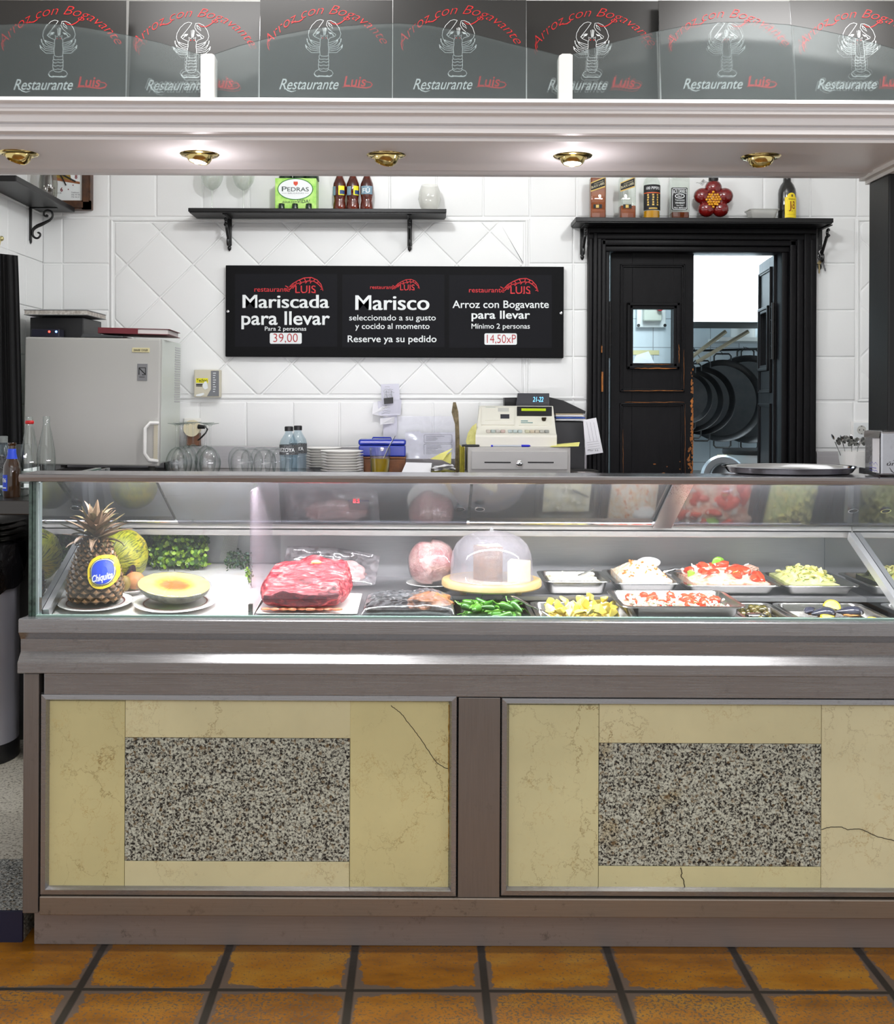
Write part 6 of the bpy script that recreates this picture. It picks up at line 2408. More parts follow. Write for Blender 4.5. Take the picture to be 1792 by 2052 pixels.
m.build('key_switch', mat('dark_bronze', (70, 62, 48), 0.4, 0.6), t, True)
ks = [(974 + i * 9.9) for i in range(4)] + [(1018 + i * 9.9) for i in range(3)] + [(1052 + i * 9.9) for i in range(5)]
kc = [(176, 168, 158), (156, 166, 162), (168, 164, 158), (180, 160, 152)] + [(162, 174, 172)] * 3 + [(176, 174, 148), (186, 174, 152), (176, 168, 150), (164, 164, 156), (140, 142, 136)]
for i, px in enumerate(ks):
    m = MB()
    y0_, z0_ = 4.222, prof[3][1] + 0.0008
    m.box(XP(px, 4.225), XP(px + 8.4, 4.225), 4.213, 4.243, z0_ + 0.0005, z0_ + 0.012, 0.002)
    m.build('key', mat('key_%d_tone' % (i if i < 4 else (4 if i < 7 else i)), kc[i], 0.45), t)
# pole display
t = T('customer_display', 'black display showing 21-22 in blue digits, standing behind the cash register', 'display', (XP(1068, 4.46), 4.46, ZCT))
yd = 4.462
m = MB()
m.prism([(W(1034, 815, yd).x, ZP(814.5, yd, 1068)), (W(1101, 815, yd).x, ZP(814.5, yd, 1068)), (W(1101, 788, yd).x, ZP(788, yd, 1068)), (W(1038, 788, yd).x, ZP(788, yd, 1068))], yd, yd + 0.03, 'y')
hd = m.build('head', mat('display_shell', (14, 15, 26), 0.2), t)
m = MB()
m.text('21-22', 1068, 1089, 805, 9.5, yd, 0.001, 0.0, 0.2)
m.build('digits', mat('blue_led', (110, 190, 255), 0.4, emit=((90, 180, 255), 3.0)), hd)
MB().lathe([(0.012, 0.0), (0.012, ZP(812, yd, 1068) - ZCT)], (XP(1068, yd), yd + 0.038, ZCT), 14).build('pole', M_BLKPL, t, True)
m = MB().box(XP(1050, yd), XP(1086, yd), yd + 0.02, yd + 0.05, ZP(815, yd, 1068), ZP(810, yd, 1068))
m.build('bracket', M_BLKPL, t)
# black sloped folder behind
yk = 4.515
m = MB()
zt0 = ZP(828, yk, 1100)
m.prism([(W(1011, 812, yk).x, ZP(816, yk, 1040)), (W(1011, 798, yk).x, ZP(797, yk, 1020)), (W(1098, 796, yk).x, ZP(795, yk, 1098)), (W(1130, 806, yk).x, ZP(803, yk, 1130)), (W(1174, 823, yk).x, ZP(824, yk, 1172)), (W(1173, 829, yk).x, ZP(829, yk, 1172)), (W(1100, 829, yk).x, ZP(829, yk, 1100)), (W(1060, 816, yk).x, ZP(816, yk, 1060))], yk, yk + 0.07, 'y')
solo(m, 'monitor_hood', M_BLACK, 'black sloping cover on the black printer cabinet behind the till', 'cover', (XP(1100, yk), yk, zt0))
# printer tower
t = T('printer_cabinet', 'black cabinet with trays of papers right of the cash register', 'cabinet', (XP(1140, 4.40), 4.40, ZCT))
m = MB()
xa, xb = XP(1108, 4.47), XP(1172, 4.47)
m.box(xa, xb, 4.47, 4.575, ZCT + 0.002, ZP(845, 4.47, 1140), 0.003)
m.build('body', mat('charcoal_plastic', (44, 45, 47), 0.5), t)
m = MB()
for k_, (py, mm) in enumerate(((843, 0), (839, 1), (835, 0), (832, 2))):
    m.cur = mm
    z = ZP(py, 4.47, 1140) + 0.001
    m.box(xa + 0.012, xb + 0.004 - 0.004 * k_, 4.462 + 0.004 * k_, 4.57, z, z + 0.0055)
m.build('paper_stack', [M_PAPER, mat('blue_folder', (60, 90, 170), 0.5), mat('tan_folder', (170, 156, 130), 0.6)], t)
MB().lathe([(0.066, 0.0), (0.07, 0.004), (0.07, 0.012), (0.06, 0.016), (0, 0.016)], (XP(1164, 4.35), 4.35, ZCT + 0.0), 30).build('turntable', M_STEEL, t, True)
# hanging ticket
t = T('ticket', 'white printed ticket hanging from the papers beside the door frame', 'ticket', (XP(1190, 4.34), 4.34, ZP(912, 4.34, 1190)))
yt = 4.345
m = MB()
P = [(1169, 842), (1195, 837), (1209, 907), (1174, 912)]
Q = [W(p[0], p[1], yt) for p in P]
m.add(Q + [p + Vector((0, 0.001, 0)) for p in Q], [(3, 2, 1, 0), (4, 5, 6, 7), (0, 1, 5, 4), (1, 2, 6, 5), (2, 3, 7, 6), (3, 0, 4, 7)])
sh = m.build('sheet', M_PAPER, t)
m = MB()
for px in (1176, 1183, 1190):
    m.ribbon([(px, 846), (px + 7, 884)], 0.4, yt, 0.0008)
for i in range(4):
    m.ribbon([(1176 + i, 887 + i * 4.6), (1200 + i, 884 + i * 4.6)], 0.4, yt, 0.0008)
m.text('Mar 53', 1178, 1199, 904, 3.4, yt, 0.0008)
m.build('print', M_GREYTXT, sh)
# pen
m = MB()
ZPn = prof[2][1]
m.tube([(XP(985, 4.165), 4.165, zd1 + 0.004), (XP(1044, 4.165), 4.165, zd1 + 0.004)], 0.0032, 8)
t = T('pen', 'blue ballpoint pen lying on the cash drawer in front of the till', 'pen', (XP(1020, 4.165), 4.165, zd1))
m.build('barrel', mat('clear_barrel', (190, 196, 206), 0.2), t, True)
MB().tube([(XP(1045, 4.165), 4.165, zd1 + 0.0046), (XP(1060, 4.165), 4.165, zd1 + 0.0046), (XP(1063, 4.165), 4.165, zd1 + 0.0046)], [0.0042, 0.0042, 0.002], 8).build('cap', mat('pen_blue', (20, 30, 190), 0.3), t, True)
MB().tube([(XP(984, 4.165), 4.165, zd1 + 0.004), (XP(988, 4.165), 4.165, zd1 + 0.004)], 0.0036, 8).build('end_plug', mat('pen_blue', (20, 30, 190)), t, True)
m = MB()
P = [Vector((XP(1103, 4.16), 4.16, zd1 + 0.001)), Vector((XP(1160, 4.15), 4.15, zd1 + 0.004)), Vector((XP(1162, 4.22), 4.22, zd1 + 0.016)), Vector((XP(1108, 4.24), 4.24, zd1 + 0.006))]
m.add(P + [p + Vector((0, 0.0, 0.0015)) for p in P], [(3, 2, 1, 0), (4, 5, 6, 7), (0, 1, 5, 4), (1, 2, 6, 5), (2, 3, 7, 6), (3, 0, 4, 7)])
solo(m, 'receipt', M_PAPERY, 'pale yellow slip sticking out at the right end of the cash drawer', 'paper slip', P[0])
m = MB()
pts_ = []
P = []
for i in range(9):
    f = i / 8
    P.append(W(936 + 18 * f, 890 - 4 * math.sin(f * 2), 4.22))
Lr = [(938, 897), (934, 885), (938, 868), (946, 855), (955, 848), (956, 890), (950, 897)]
Q = [W(p[0], p[1], 4.25 + 0.01 * math.sin(i)) for i, p in enumerate(Lr)]
m.add(Q + [p + Vector((0, 0.012, 0)) for p in Q], [tuple(range(7))[::-1], tuple(range(7, 14))] + [(i, (i + 1) % 7, 7 + (i + 1) % 7, 7 + i) for i in range(7)])
solo(m, 'receipt_roll', mat('pale_yellow_paper', (216, 212, 140), 0.8, var=(50, (190, 186, 110), 0.2)), 'curled yellow receipt strip at the left side of the till', 'receipt', W(946, 897, 4.25))
m = MB().box(XP(926, 4.17), XP(961, 4.17), 4.16, 4.20, zd1 + 0.0006, zd1 + 0.008, 0.003)
solo(m, 'stapler', M_BLKPL, 'flat black stapler at the left corner of the cash drawer', 'stapler', (XP(943, 4.17), 4.18, zd1))

# ================================================================== RIGHT END
t = T('wall_socket', 'white double wall socket on the tiles right of the kitchen door', 'socket', (XP(1735, YW), YW - 0.006, ZP(880, YW, 1735)))
m = MB().pbox(1706, 1790, 845, 881, YW - 0.014, 0.010, 0.003)
m.build('plate', M_WHITE, t)
for px in (1727, 1761):
    m = MB().pbox(px - 15.5, px + 15.5, 846.5, 879, YW - 0.0165, 0.006, 0.002)
    o = m.build('module', M_WHTXT, t)
    m = MB()
    c = W(px, 861.5, YW - 0.017)
    R = Matrix.Translation(c) @ Matrix.Rotation(PI / 2, 4, 'X')
    m.lathe([(0.0, 0.0005), (0.0165, 0.0005), (0.018, 0.0018), (0.0188, 0.0)], (0, 0, 0), 26, R)
    m.cur = 1
    for dx in (-0.0085, 0.0085):
        m.lathe([(0.0026, 0.001), (0, 0.001)], (dx, 0, 0), 10, R)
    m.box(-0.002, 0.002, 0.0145, 0.0175, 0.001, 0.002, 0, R)
    m.box(-0.002, 0.002, -0.0175, -0.0145, 0.001, 0.002, 0, R)
    m.build('socket_well', [mat('socket_well', (196, 196, 190), 0.5), M_BLKTXT], o, True)
c = Vector((XP(1713, 4.22), 4.22, ZCT))
t = T('white_cup', 'white plastic cup holding teaspoons and sachets right of the kitchen door', 'cup', c)
m = MB()
pr = [(0.0, 0.0), (0.044, 0.0), (0.050, 0.03), (0.0565, 0.07), (0.060, 0.10), (0.0592, 0.10), (0.0555, 0.07), (0.049, 0.03), (0.043, 0.003), (0, 0.003)]
m.lathe(pr, c, 40)
for v in m.v:
    a_ = math.atan2(v.y - c.y, v.x - c.x)
    k_ = 1 + 0.022 * math.sin(a_ * 9) * min(1, (v.z - c.z) / 0.06)
    v.x, v.y = c.x + (v.x - c.x) * k_, c.y + (v.y - c.y) * k_
m.build('cup', M_WHITE, t, True)
rs = random.Random(8)
slb = ['teaspoon leaning far out on the left of the white cup', 'teaspoon at the back left of the white cup', 'teaspoon standing in the middle of the white cup', 'teaspoon at the right of the white cup']
for i, (px, py) in enumerate(((1668, 872), (1686, 874), (1706, 872), (1722, 885))):
    m = MB()
    b_ = W(px, py, 4.20)
    a_ = Vector((c.x + (b_.x - c.x) * 0.55, 4.215, c.z + 0.075))
    m.tube([a_, a_.lerp(b_, 0.7)], 0.0016, 6)
    d = (b_ - a_).normalized()
    R = Matrix.Translation(b_) @ d.to_track_quat('Y', 'Z').to_matrix().to_4x4()
    m.blob((0, -0.008, 0), (0.0075, 0.013, 0.002), 2, M=R)
    solo(m, 'teaspoon', M_CHROME, slb[i], 'teaspoon', b_, 'teaspoons in the white cup', True)
plb = ['dark sachet at the left of the white cup', 'dark sachet left of the middle in the white cup', 'crumpled dark sachet in the middle of the white cup', 'dark sachet behind the middle spoon in the white cup', 'dark sachet right of the middle in the white cup', 'dark sachet at the right edge of the white cup, by the napkins']
for i, (px, py) in enumerate(((1681, 881), (1690, 878), (1698, 876), (1706, 884), (1717, 882), (1730, 881))):
    m = MB()
    b_ = W(px, py + 3, 4.205)
    R = Matrix.Translation(b_) @ Matrix.Rotation(rs.uniform(-0.9, 0.9), 4, 'Y') @ Matrix.Rotation(rs.uniform(-0.5, 0.5), 4, 'X')
    m.blob((0, 0, 0), (0.010, 0.003, 0.018), 2, 0.35, 2.0, i, R)
    solo(m, 'sachet', mat('dark_sachet', (34, 36, 34), 0.35, var=(120, (120, 120, 114), 0.06)), plb[i], 'sachet', b_, 'sachets in the white cup')
# dark red tin
c = Vector((XP(1764, 4.25), 4.25, ZCT))
m = MB().lathe([(0, 0), (0.0245, 0.0), (0.0245, 0.164), (0.023, 0.166), (0, 0.166)], c, 24)
solo(m, 'drink_can', mat('red_black_can', (120, 20, 34), 0.3, 0.3, var=(70, (18, 14, 16), 0.07)), 'dark red and black patterned can behind the napkin holder', 'can', c, smooth=True)
# oval tray on the case top
zt_top = ZTOP + 0.0006
t = T('oval_tray', 'polished steel oval tray lying on top of the display case at the right', 'tray', (XP(1597, 3.0), 3.0, zt_top))
m = MB()
cx, cy = XP(1589, 2.985), 3.01
rg = []
for (hx, hy, z) in ((0.160, 0.104, 0.0), (0.167, 0.110, 0.003), (0.177, 0.119, 0.016), (0.187, 0.128, 0.0185), (0.187, 0.128, 0.0195), (0.176, 0.118, 0.017), (0.165, 0.108, 0.005), (0.158, 0.102, 0.002)):
    rg.append([Vector((cx + hx * math.cos(2 * PI * i / 56), cy + hy * math.sin(2 * PI * i / 56), zt_top + z)) for i in range(56)])
m.loft(rg, True, True)
m.build('tray', M_CHROME, t, True)
# napkin holder
yn = 2.862
t = T('napkin_holder', 'steel napkin holder with white napkins at the right end of the case top', 'napkin holder', (XP(1770, yn), yn, zt_top))
m = MB()
xa = W(1765, 900, yn).x
z1_ = ZP(864, yn, 1770)
z0_ = zt_top
m.box(xa, xa + 0.10, yn, yn + 0.105, z0_ + 0.004, z1_, 0.006)
m.build('casing', steel('scuffed_steel', (176, 176, 180), 0.25, (3, 3, 3), 0.15), t)
m = MB()
xl = W(1736, 900, yn + 0.1).x
vs = [(xa - 0.001, yn + 0.004, z0_ + 0.010), (xa - 0.001, yn + 0.004, z1_ - 0.016), (xl, yn + 0.10, z1_ - 0.02), (xl, yn + 0.10, z0_ + 0.012),
      (xa + 0.001, yn + 0.10, z0_ + 0.010), (xa + 0.001, yn + 0.10, z1_ - 0.016)]
m.add(vs, [(0, 1, 2, 3), (0, 4, 5, 1), (3, 2, 5, 4), (1, 5, 2), (0, 3, 4)])
np_ = m.build('napkins', M_PAPER, t)
m = MB()
nrm_ = Vector((-(0.096), -(xa - xl), 0)).normalized()


def onn(u, v):
    return Vector((xa - 0.001 + (xl - xa) * u, yn + 0.004 + 0.096 * u, z0_ + 0.010 + v)) + Vector((-0.7, -0.3, 0)) * 0.0012


def nrib(pts, w):
    P = [onn(*p) for p in pts]
    vs, fs = [], []
    for i, p in enumerate(P):
        vs += [p + Vector((0, 0, w)), p - Vector((0, 0, w))]
    for i in range(len(P) - 1):
        fs.append((2 * i, 2 * i + 2, 2 * i + 3, 2 * i + 1))
    m.add(vs, fs)


nrib([(0.12 + 0.8 * i / 30, 0.020 + 0.004 * abs(math.sin(i * 0.32)) * 1.6) for i in range(31)], 0.0006)
nrib([(0.2 + 0.6 * i / 8, 0.012) for i in range(9)], 0.0008)
nrib([(0.12 + 0.8 * i / 30, 0.003 + 0.003 * abs(math.sin(i * 0.4))) for i in range(31)], 0.0006)
m.build('blue_print', mat('blue_ink', (96, 90, 190), 0.7), np_)
m = MB()
vs = [(xa, yn, z1_ - 0.001), (xa, yn + 0.105, z1_ - 0.001), (xl - 0.004, yn + 0.105, z1_ - 0.010), (xl - 0.004, yn + 0.105, z1_ - 0.020), (xa - 0.004, yn + 0.0, z1_ - 0.018)]
m.add(vs, [(0, 1, 2), (0, 2, 3, 4)])
m.build('lip', M_STEEL, t)
m = MB()
vs = [(xa, yn, z0_ + 0.002), (xa, yn + 0.105, z0_ + 0.002), (xl, yn + 0.105, z0_ + 0.014), (xl, yn + 0.105, z0_ + 0.010), (xa, yn, z0_ - 0.0)]
m.add(vs, [(0, 1, 2), (0, 2, 3, 4)])
m.build('lip', M_STEEL, t)
m = MB()
m.text('ún', 1777.5, 1796, 933, 8, yn, 0.0008, 0.008, 0.2)
m.ribbon([(1783, 937), (1788, 945), (1796, 950)], 2.0, yn, 0.0008, True)
m.ribbon([(1790, 924), (1794, 921), (1798, 924)], 1.4, yn, 0.0008, True)
m.build('stamped_lettering', mat('dark_stamp', (70, 70, 74), 0.5), t)

# ================================================================== LEFT END
YSD = 3.47
ZSD = ZP(1003, YSD, 30)
t = T('service_counter', 'dark steel counter at the left edge with bottles on it', 'counter', (-1.6, 3.8, ZF2))
MB().box(-2.2, -1.10, YSD, 3.945, ZSD - 0.045, ZSD, 0.003).build('worktop', steel('dark_steel', (84, 82, 80), 0.3), t)
m = MB()
m.box(-1.105, -1.075, 3.3, 3.5, ZF2, ZSD - 0.05)
m.build('leg', M_STEELV, t)
t2 = T('cupboard', 'dark low cupboard with steel handle behind the left counter end', 'cupboard', (-1.8, 4.44, 0.55))
MB().box(-2.2, -1.512, 4.445, 4.58, ZF2 + 0.5, ZSD - 0.05).build('body', mat('dark_cupboard', (46, 44, 40), 0.5), t2)
MB().tube([W(39, 1048, 4.435), W(39, 1096, 4.435)], 0.007, 8).build('handle', M_STEEL, t2, True)
M_CLB = thin_glass('clear_bottle_glass', (246, 249, 247), 0.06, 0.7, 0.03, rim=(84, 98, 92))
bz = ZSD + 0.0006


def milk_bottle(px, y, R_, H, lab, red):
    c = Vector((XP(px, y), y, bz))
    t = T('glass_bottle', lab, 'bottle', c, 'empty glass bottles at the left end')
    pr = [(0, 0.006), (R_ * 0.9, 0.0), (R_, 0.006), (R_ * 0.97, 0.05 * H / 0.26), (R_, 0.11 * H / 0.26), (R_ * 0.93, 0.145 * H / 0.26), (R_ * 0.66, 0.19 * H / 0.26), (R_ * 0.42, 0.225 * H / 0.26), (R_ * 0.36, 0.24 * H / 0.26), (R_ * 0.40, 0.245 * H / 0.26), (R_ * 0.36, H)]
    MB().lathe(pr, c, 30).build('body', M_CLB, t, True)
    if red:
        MB().lathe([(R_ * 0.40, 0.236 * H / 0.26), (R_ * 0.48, 0.239 * H / 0.26), (R_ * 0.48, 0.2445 * H / 0.26), (R_ * 0.40, 0.2475 * H / 0.26)], c, 20).build('neck_ring', mat('red_ring', (196, 24, 28), 0.4), t, True)
    m = MB()
    wrap(m, c, R_, -0.9, 0.5, 0.045, 0.085, 8)
    m.build('worn_label', mat('pale_label', (176, 190, 186), 0.6), t) if red else None
    return t


milk_bottle(59, 3.62, 0.0295, 0.262, 'empty clear glass bottle with red neck ring, left of two on the steel counter', True)
milk_bottle(93, 3.72, 0.0300, 0.262, 'empty clear glass bottle without ring, right of two beside the fridge', False)
c = Vector((XP(24, 3.58), 3.58, bz))
t = T('beer_bottle', 'brown beer bottle with blue neck and body labels at the left edge', 'bottle', c)
R_ = 0.0275
pr = [(0, 0), (R_ * 0.94, 0.0), (R_, 0.006), (R_, 0.092), (R_ * 0.93, 0.106), (R_ * 0.6, 0.126), (R_ * 0.46, 0.142), (R_ * 0.42, 0.168), (R_ * 0.48, 0.17), (R_ * 0.48, 0.178), (0, 0.178)]
MB().lathe(pr, c, 28).build('body', mat('beer_brown_glass', (52, 30, 12), 0.08, coat=0.7), t, True)
m = MB()
m.lathe([(R_ * 0.64, 0.1255), (R_ * 0.50, 0.142), (R_ * 0.47, 0.158)], c, 24)
m.build('neck_label', mat('label_blue', (30, 70, 206), 0.4), t, True)
m = MB()
wrap(m, c, R_, -1.5, -0.15, 0.022, 0.074, 10)
o = m.build('body_label', mat('label_blue', (30, 70, 206)), t)
m = MB()
wtext(m, '1906', c, R_, -1.2, -0.3, 0.05, 0.013, 0.02)
wrap(m, c, R_, -1.3, -0.3, 0.03, 0.034, 6, eps=0.0011)
m.build('lettering', M_WHTXT, o)
c = Vector((XP(5, 3.66), 3.66, bz))
t = T('water_bottle', 'dark labelled plastic water bottle cut off by the left edge', 'bottle', c)
R_ = 0.036
pr = [(0, 0), (R_ * 0.92, 0.0), (R_, 0.006), (R_, 0.125), (R_ * 0.8, 0.15), (R_ * 0.42, 0.178), (R_ * 0.40, 0.19)]
MB().lathe(pr, c, 26).build('body', M_PET, t, True)
MB().lathe([(R_ * 0.46, 0.175), (R_ * 0.46, 0.196), (0, 0.197)], c, 18).build('cap', mat('grey_cap', (120, 126, 124), 0.5), t, True)
m = MB()
wrap(m, c, R_, -PI, PI, 0.075, 0.132, 24)
m.build('label', mat('black_label', (26, 27, 28)), t)
c = Vector((XP(11, 3.95), 3.95, bz))
for i, (px, y_, lab) in enumerate(((4, 3.86, 'upturned clear tumbler behind the beer bottle'), (46, 3.90, 'upturned clear tumbler farther back behind the beer bottle'))):
    c = Vector((XP(px, y_), y_, bz))
    solo(MB().lathe([(0.034, 0), (0.030, 0.16), (0.0, 0.16)], c, 24), 'tumbler', M_TUMB, lab, 'glass', c, None, True)
# curtain
m = MB()
n_, k_ = 60, 24
vs = []
for i in range(n_ + 1):
    for j in range(k_ + 1):
        f, g = i / n_, j / k_
        xr_ = 35 + 12 * (g ** 0.8)
        px = -90 + (xr_ + 90) * f
        py = 498 + 14 * f + (965 - 500) * g
        y_ = 3.985 + 0.018 * math.sin(f * 34 + g * 0.7) * (0.4 + 0.6 * g) + 0.008 * math.sin(f * 71)
        vs.append(W(px, py, y_))
k1 = k_ + 1
m.add(vs, [(i * k1 + j, (i + 1) * k1 + j, (i + 1) * k1 + j + 1, i * k1 + j + 1) for i in range(n_) for j in range(k_)])
nv = len(vs)
m.add([v + Vector((0, 0.004, 0)) for v in vs], [(i * k1 + j, i * k1 + j + 1, (i + 1) * k1 + j + 1, (i + 1) * k1 + j) for i in range(n_) for j in range(k_)])
solo(m, 'curtain', mat('black_cloth', (13, 13, 15), 0.85), 'black curtain hanging at the left edge beside the fridge', 'curtain', W(0, 960, 3.99), smooth=True)
m = MB()
m.tube([W(-60, 478, 4.06), W(4, 478, 4.06)], 0.006, 8)
m.blob(W(3, 478, 4.06), (0.009, 0.009, 0.010), 2)
m.tube([W(1, 480, 4.06), W(-2, 492, 4.06)], 0.004, 6)
solo(m, 'curtain_rod', mat('brass_rod', (190, 180, 130), 0.3, 0.6), 'pale metal rod end above the black curtain', 'curtain rod', W(0, 480, 4.06), smooth=True)
# stack of trays and rubbish bin
cb = Vector((-1.70, 4.16, ZF2))
t = T('waste_bin', 'tall grey bin with black base and black bag behind the counter end', 'bin', cb)
RB = 0.165
zb1 = 0.90
MB().lathe([(RB * 0.97, 0.001), (RB, 0.004), (RB, 0.062), (RB * 0.99, 0.07)], cb, 40).build('base', M_BLKPL, t, True)
MB().lathe([(RB * 0.985, 0.071), (RB * 0.985, zb1 - ZF2 - 0.02)], cb, 40).build('body', mat('silver_bin', (188, 188, 200), 0.35, 0.5), t, True)
m = MB()
n_ = 60
rg = []
for (dr_, z) in ((0.004, -0.01), (0.016, 0.0), (0.020, -0.06), (0.018, -0.12), (0.014, -0.17)):
    ring = []
    for i in range(n_):
        a_ = 2 * PI * i / n_
        k_ = dr_ + 0.007 * math.sin(a_ * 13 + z * 30) + 0.004 * math.sin(a_ * 29)
        zz = z + (0.035 * math.sin(a_ * 2.0 + 0.8) + 0.012 * math.sin(a_ * 9) if z < -0.1 else 0)
        ring.append(Vector((cb.x + (RB + k_) * math.cos(a_), cb.y + (RB + k_) * math.sin(a_), zb1 + zz)))
    rg.append(ring)
m.loft(rg)
m.build('bag', mat('black_bag', (16, 15, 18), 0.22, bump=(40, 0.4, 0.01)), t, True)
zt0 = zb1 + 0.004
tl = ['bottom steel tray of the stack on the bin at the left edge', 'second steel tray up in the stack at the left edge', 'third steel tray up in the stack at the left edge', 'top steel tray of the stack at the left edge']
for k_ in range(4):
    m = MB()
    z = zt0 + k_ * 0.021
    m.lathe([(0.0, 0.0), (0.15, 0.0), (0.172, 0.012), (0.187, 0.014), (0.187, 0.0165), (0.172, 0.015), (0.15, 0.003), (0, 0.003)], (cb.x, cb.y, z), 44)
    solo(m, 'round_tray', mat('dark_chrome', (120, 116, 112), 0.15, 1.0), tl[k_], 'tray', (cb.x, cb.y, z), 'steel trays at the left edge', True)
m = MB().box(-1.66, -1.505, 4.37, 4.42, ZF2, 1.0)
solo(m, 'upright_board', mat('grey_side_panel', (92, 90, 88), 0.4, 0.4), 'grey upright panel between the bin and the display counter', 'panel', (-1.58, 4.39, ZF2))

# ================================================================== KITCHEN
YH = 5.45
t = T('cooker_hood', 'white extractor hood in the bright kitchen beyond the door', 'hood', (XP(1460, YH), YH, ZP(645, YH, 1460)))
xa, xb = XP(1300, YH), XP(1562, YH)
z_lo, z_mid, z_hi = ZP(645, YH, 1450), ZP(606, YH, 1450), 2.70
m = MB()
m.prism([(YH, z_lo), (YH, z_mid), (YH + 0.02, z_mid + 0.004), (YH + 0.40, z_hi), (5.80, z_hi), (5.80, z_lo + 0.04), (YH + 0.03, z_lo + 0.002)], XP(1378, YH), XP(1530, YH + 0.35), 'x')
m.build('hood', mat('white_enamel', (228, 234, 238), 0.35), t)
m = MB()
m.prism([(YH + 0.012, z_lo + 0.001), (5.79, z_lo + 0.038), (5.79, z_lo - 0.01), (YH + 0.3, z_lo - 0.005)], XP(1382, YH), XP(1528, YH + 0.3), 'x')
m.build('grease_filter', mat('dark_filter', (34, 32, 32), 0.5), t)
for x0_, x1_, lb in ((1372, 1455, 'left greasy steel stay bar under the kitchen hood'), (1396, 1500, 'right greasy steel stay bar under the kitchen hood')):
    m = MB().tube([W(x0_, 726, 5.62), W(x1_, 664, 5.62)], 0.011, 6)
    solo(m, 'stay_bar', mat('greasy_steel', (150, 140, 120), 0.5, 0.5), lb, 'bar', W(x0_, 726, 5.62), 'stay bars under the hood')
t = T('pot_shelf', 'white kitchen wall shelf under the hood carrying white containers', 'shelf', (XP(1490, 5.9), 5.8, ZP(683, 5.8, 1490)))
zsf = ZP(683, 5.8, 1490)
MB().box(XP(1440, 5.82), XP(1600, 5.82), 5.82, YK - 0.004, zsf, zsf + 0.02).build('board', M_WHITE, t)
for px, w_, h_, lab in ((1490, 0.13, 0.09, 'white container on the kitchen shelf, seen left of the open door leaf'), (1545, 0.10, 0.085, 'white container on the kitchen shelf, seen through the open door leaf')):
    c = (XP(px, 5.9), 5.92, zsf + 0.0205)
    solo(MB().lathe([(0, 0), (w_ / 2, 0), (w_ / 2, h_), (w_ / 2 - 0.004, h_), (0, h_ - 0.002)], c, 24), 'container', M_CHINA, lab, 'container', c, None, True)
m = MB()
yr = 5.981
m.tube([W(1385, 703, yr), W(1500, 700, yr), W(1545, 699, yr)], 0.006, 8)
for px in (1392, 1540):
    m.tube([W(px, 702 if px < 1450 else 699, yr), Vector((XP(px, yr, 700), YK - 0.001, ZP(700, yr, px)))], 0.006, 6)
o = solo(m, 'hanging_rail', M_IRON, 'dark kitchen rail from which the paella pans hang', 'rail', W(1450, 697, yr), smooth=True)
M_PANB = mat('black_pan', (15, 17, 21), 0.34, 0.4, var=(20, (36, 36, 36), 0.2))
plb = ['small paella pan nearest the closed door leaf, inside dark and shiny', 'second paella pan from the closed leaf, half hidden', 'third paella pan, black rim overlapping the large one', 'large black paella pan hanging in the middle', 'huge lowest black paella pan hanging by the open door leaf', 'grey blue paella pan hanging behind, high up by the open door leaf']
for i, (px, py, R_, y_, tl_) in enumerate(((1374, 797, 52, 5.70, 0), (1386, 803, 62, 5.755, 0), (1404, 803, 68, 5.81, 0), (1446, 803, 82, 5.865, 0), (1500, 800, 88, 5.915, 0), (1492, 786, 74, 5.96, 1))):
    c = W(px, py, y_)
    r_ = S(R_, y_)
    t = T('paella_pan', plb[i], 'pan', c, 'paella pans hanging in the kitchen')
    m = MB()
    R = Matrix.Translation(c) @ Matrix.Rotation(PI / 2, 4, 'X')
    m.lathe([(0, -0.004), (r_ * 0.86, -0.004), (r_ * 0.98, 0.026), (r_, 0.027), (r_, 0.0245), (r_ * 0.875, -0.008), (0, -0.008)], (0, 0, 0), 48, R)
    m.build('pan', M_PANB if i < 5 else mat('pale_pan', (140, 146, 152), 0.35, 0.6), t, True)
    for sg in (1, -1):
        m = MB()
        a0 = 0.0
        pts_ = []
        for (dx, dz) in ((-0.045, -0.008), (-0.045, 0.022), (-0.034, 0.034), (0.034, 0.034), (0.045, 0.022), (0.045, -0.008)):
            pts_.append(c + Vector((dx, -0.02, sg * (r_ * 0.985 + dz))))
        m.tube(pts_, 0.0045, 8)
        m.build('handle', M_IRON, t, True)
    m = MB()
    top = c + Vector((0, -0.02, r_ + 0.026))
    dz_ = max(0.02, ZP(697, yr, px) - top.z)
    m.tube([top, top + Vector((0, 0.01, 0.01)), top + Vector((0, max(0, yr - y_ + 0.02) * 0.9, dz_))], 0.002, 6)
    m.build('hook', M_IRON, t, True)
# stock pot and basin
zpt = ZP(962, 5.3, 1480)
t = T('cooking_range', 'steel kitchen worktop beyond the door carrying the stock pot', 'worktop', (1.5, 5.5, 0.05))
MB().box(1.15, 2.3, 5.12, YK - 0.01, zpt - 0.04, zpt, 0.003).build('top', M_STEEL, t)
MB().box(1.17, 2.28, 5.16, YK - 0.02, 0.05, zpt - 0.041).build('body', M_STEEL, t)
yp = 5.45
cx = XP(1510, yp)
r_ = XP(1510, yp) - XP(1452, yp)
c = Vector((cx, yp, zpt + 0.0005))
H = ZP(902, yp, 1480) - zpt
t = T('stock_pot', 'large steel stock pot in the kitchen, half hidden by the open door leaf', 'pot', c)
MB().lathe([(0, 0), (r_ * 0.98, 0), (r_, 0.01), (r_, H - 0.014), (r_ * 1.02, H - 0.012), (r_ * 1.02, H), (r_ * 0.98, H), (r_ * 0.96, 0.01), (0, 0.008)], c, 40).build('pot', mat('dull_aluminium', (168, 172, 172), 0.4, 0.6), t, True)
m = MB()
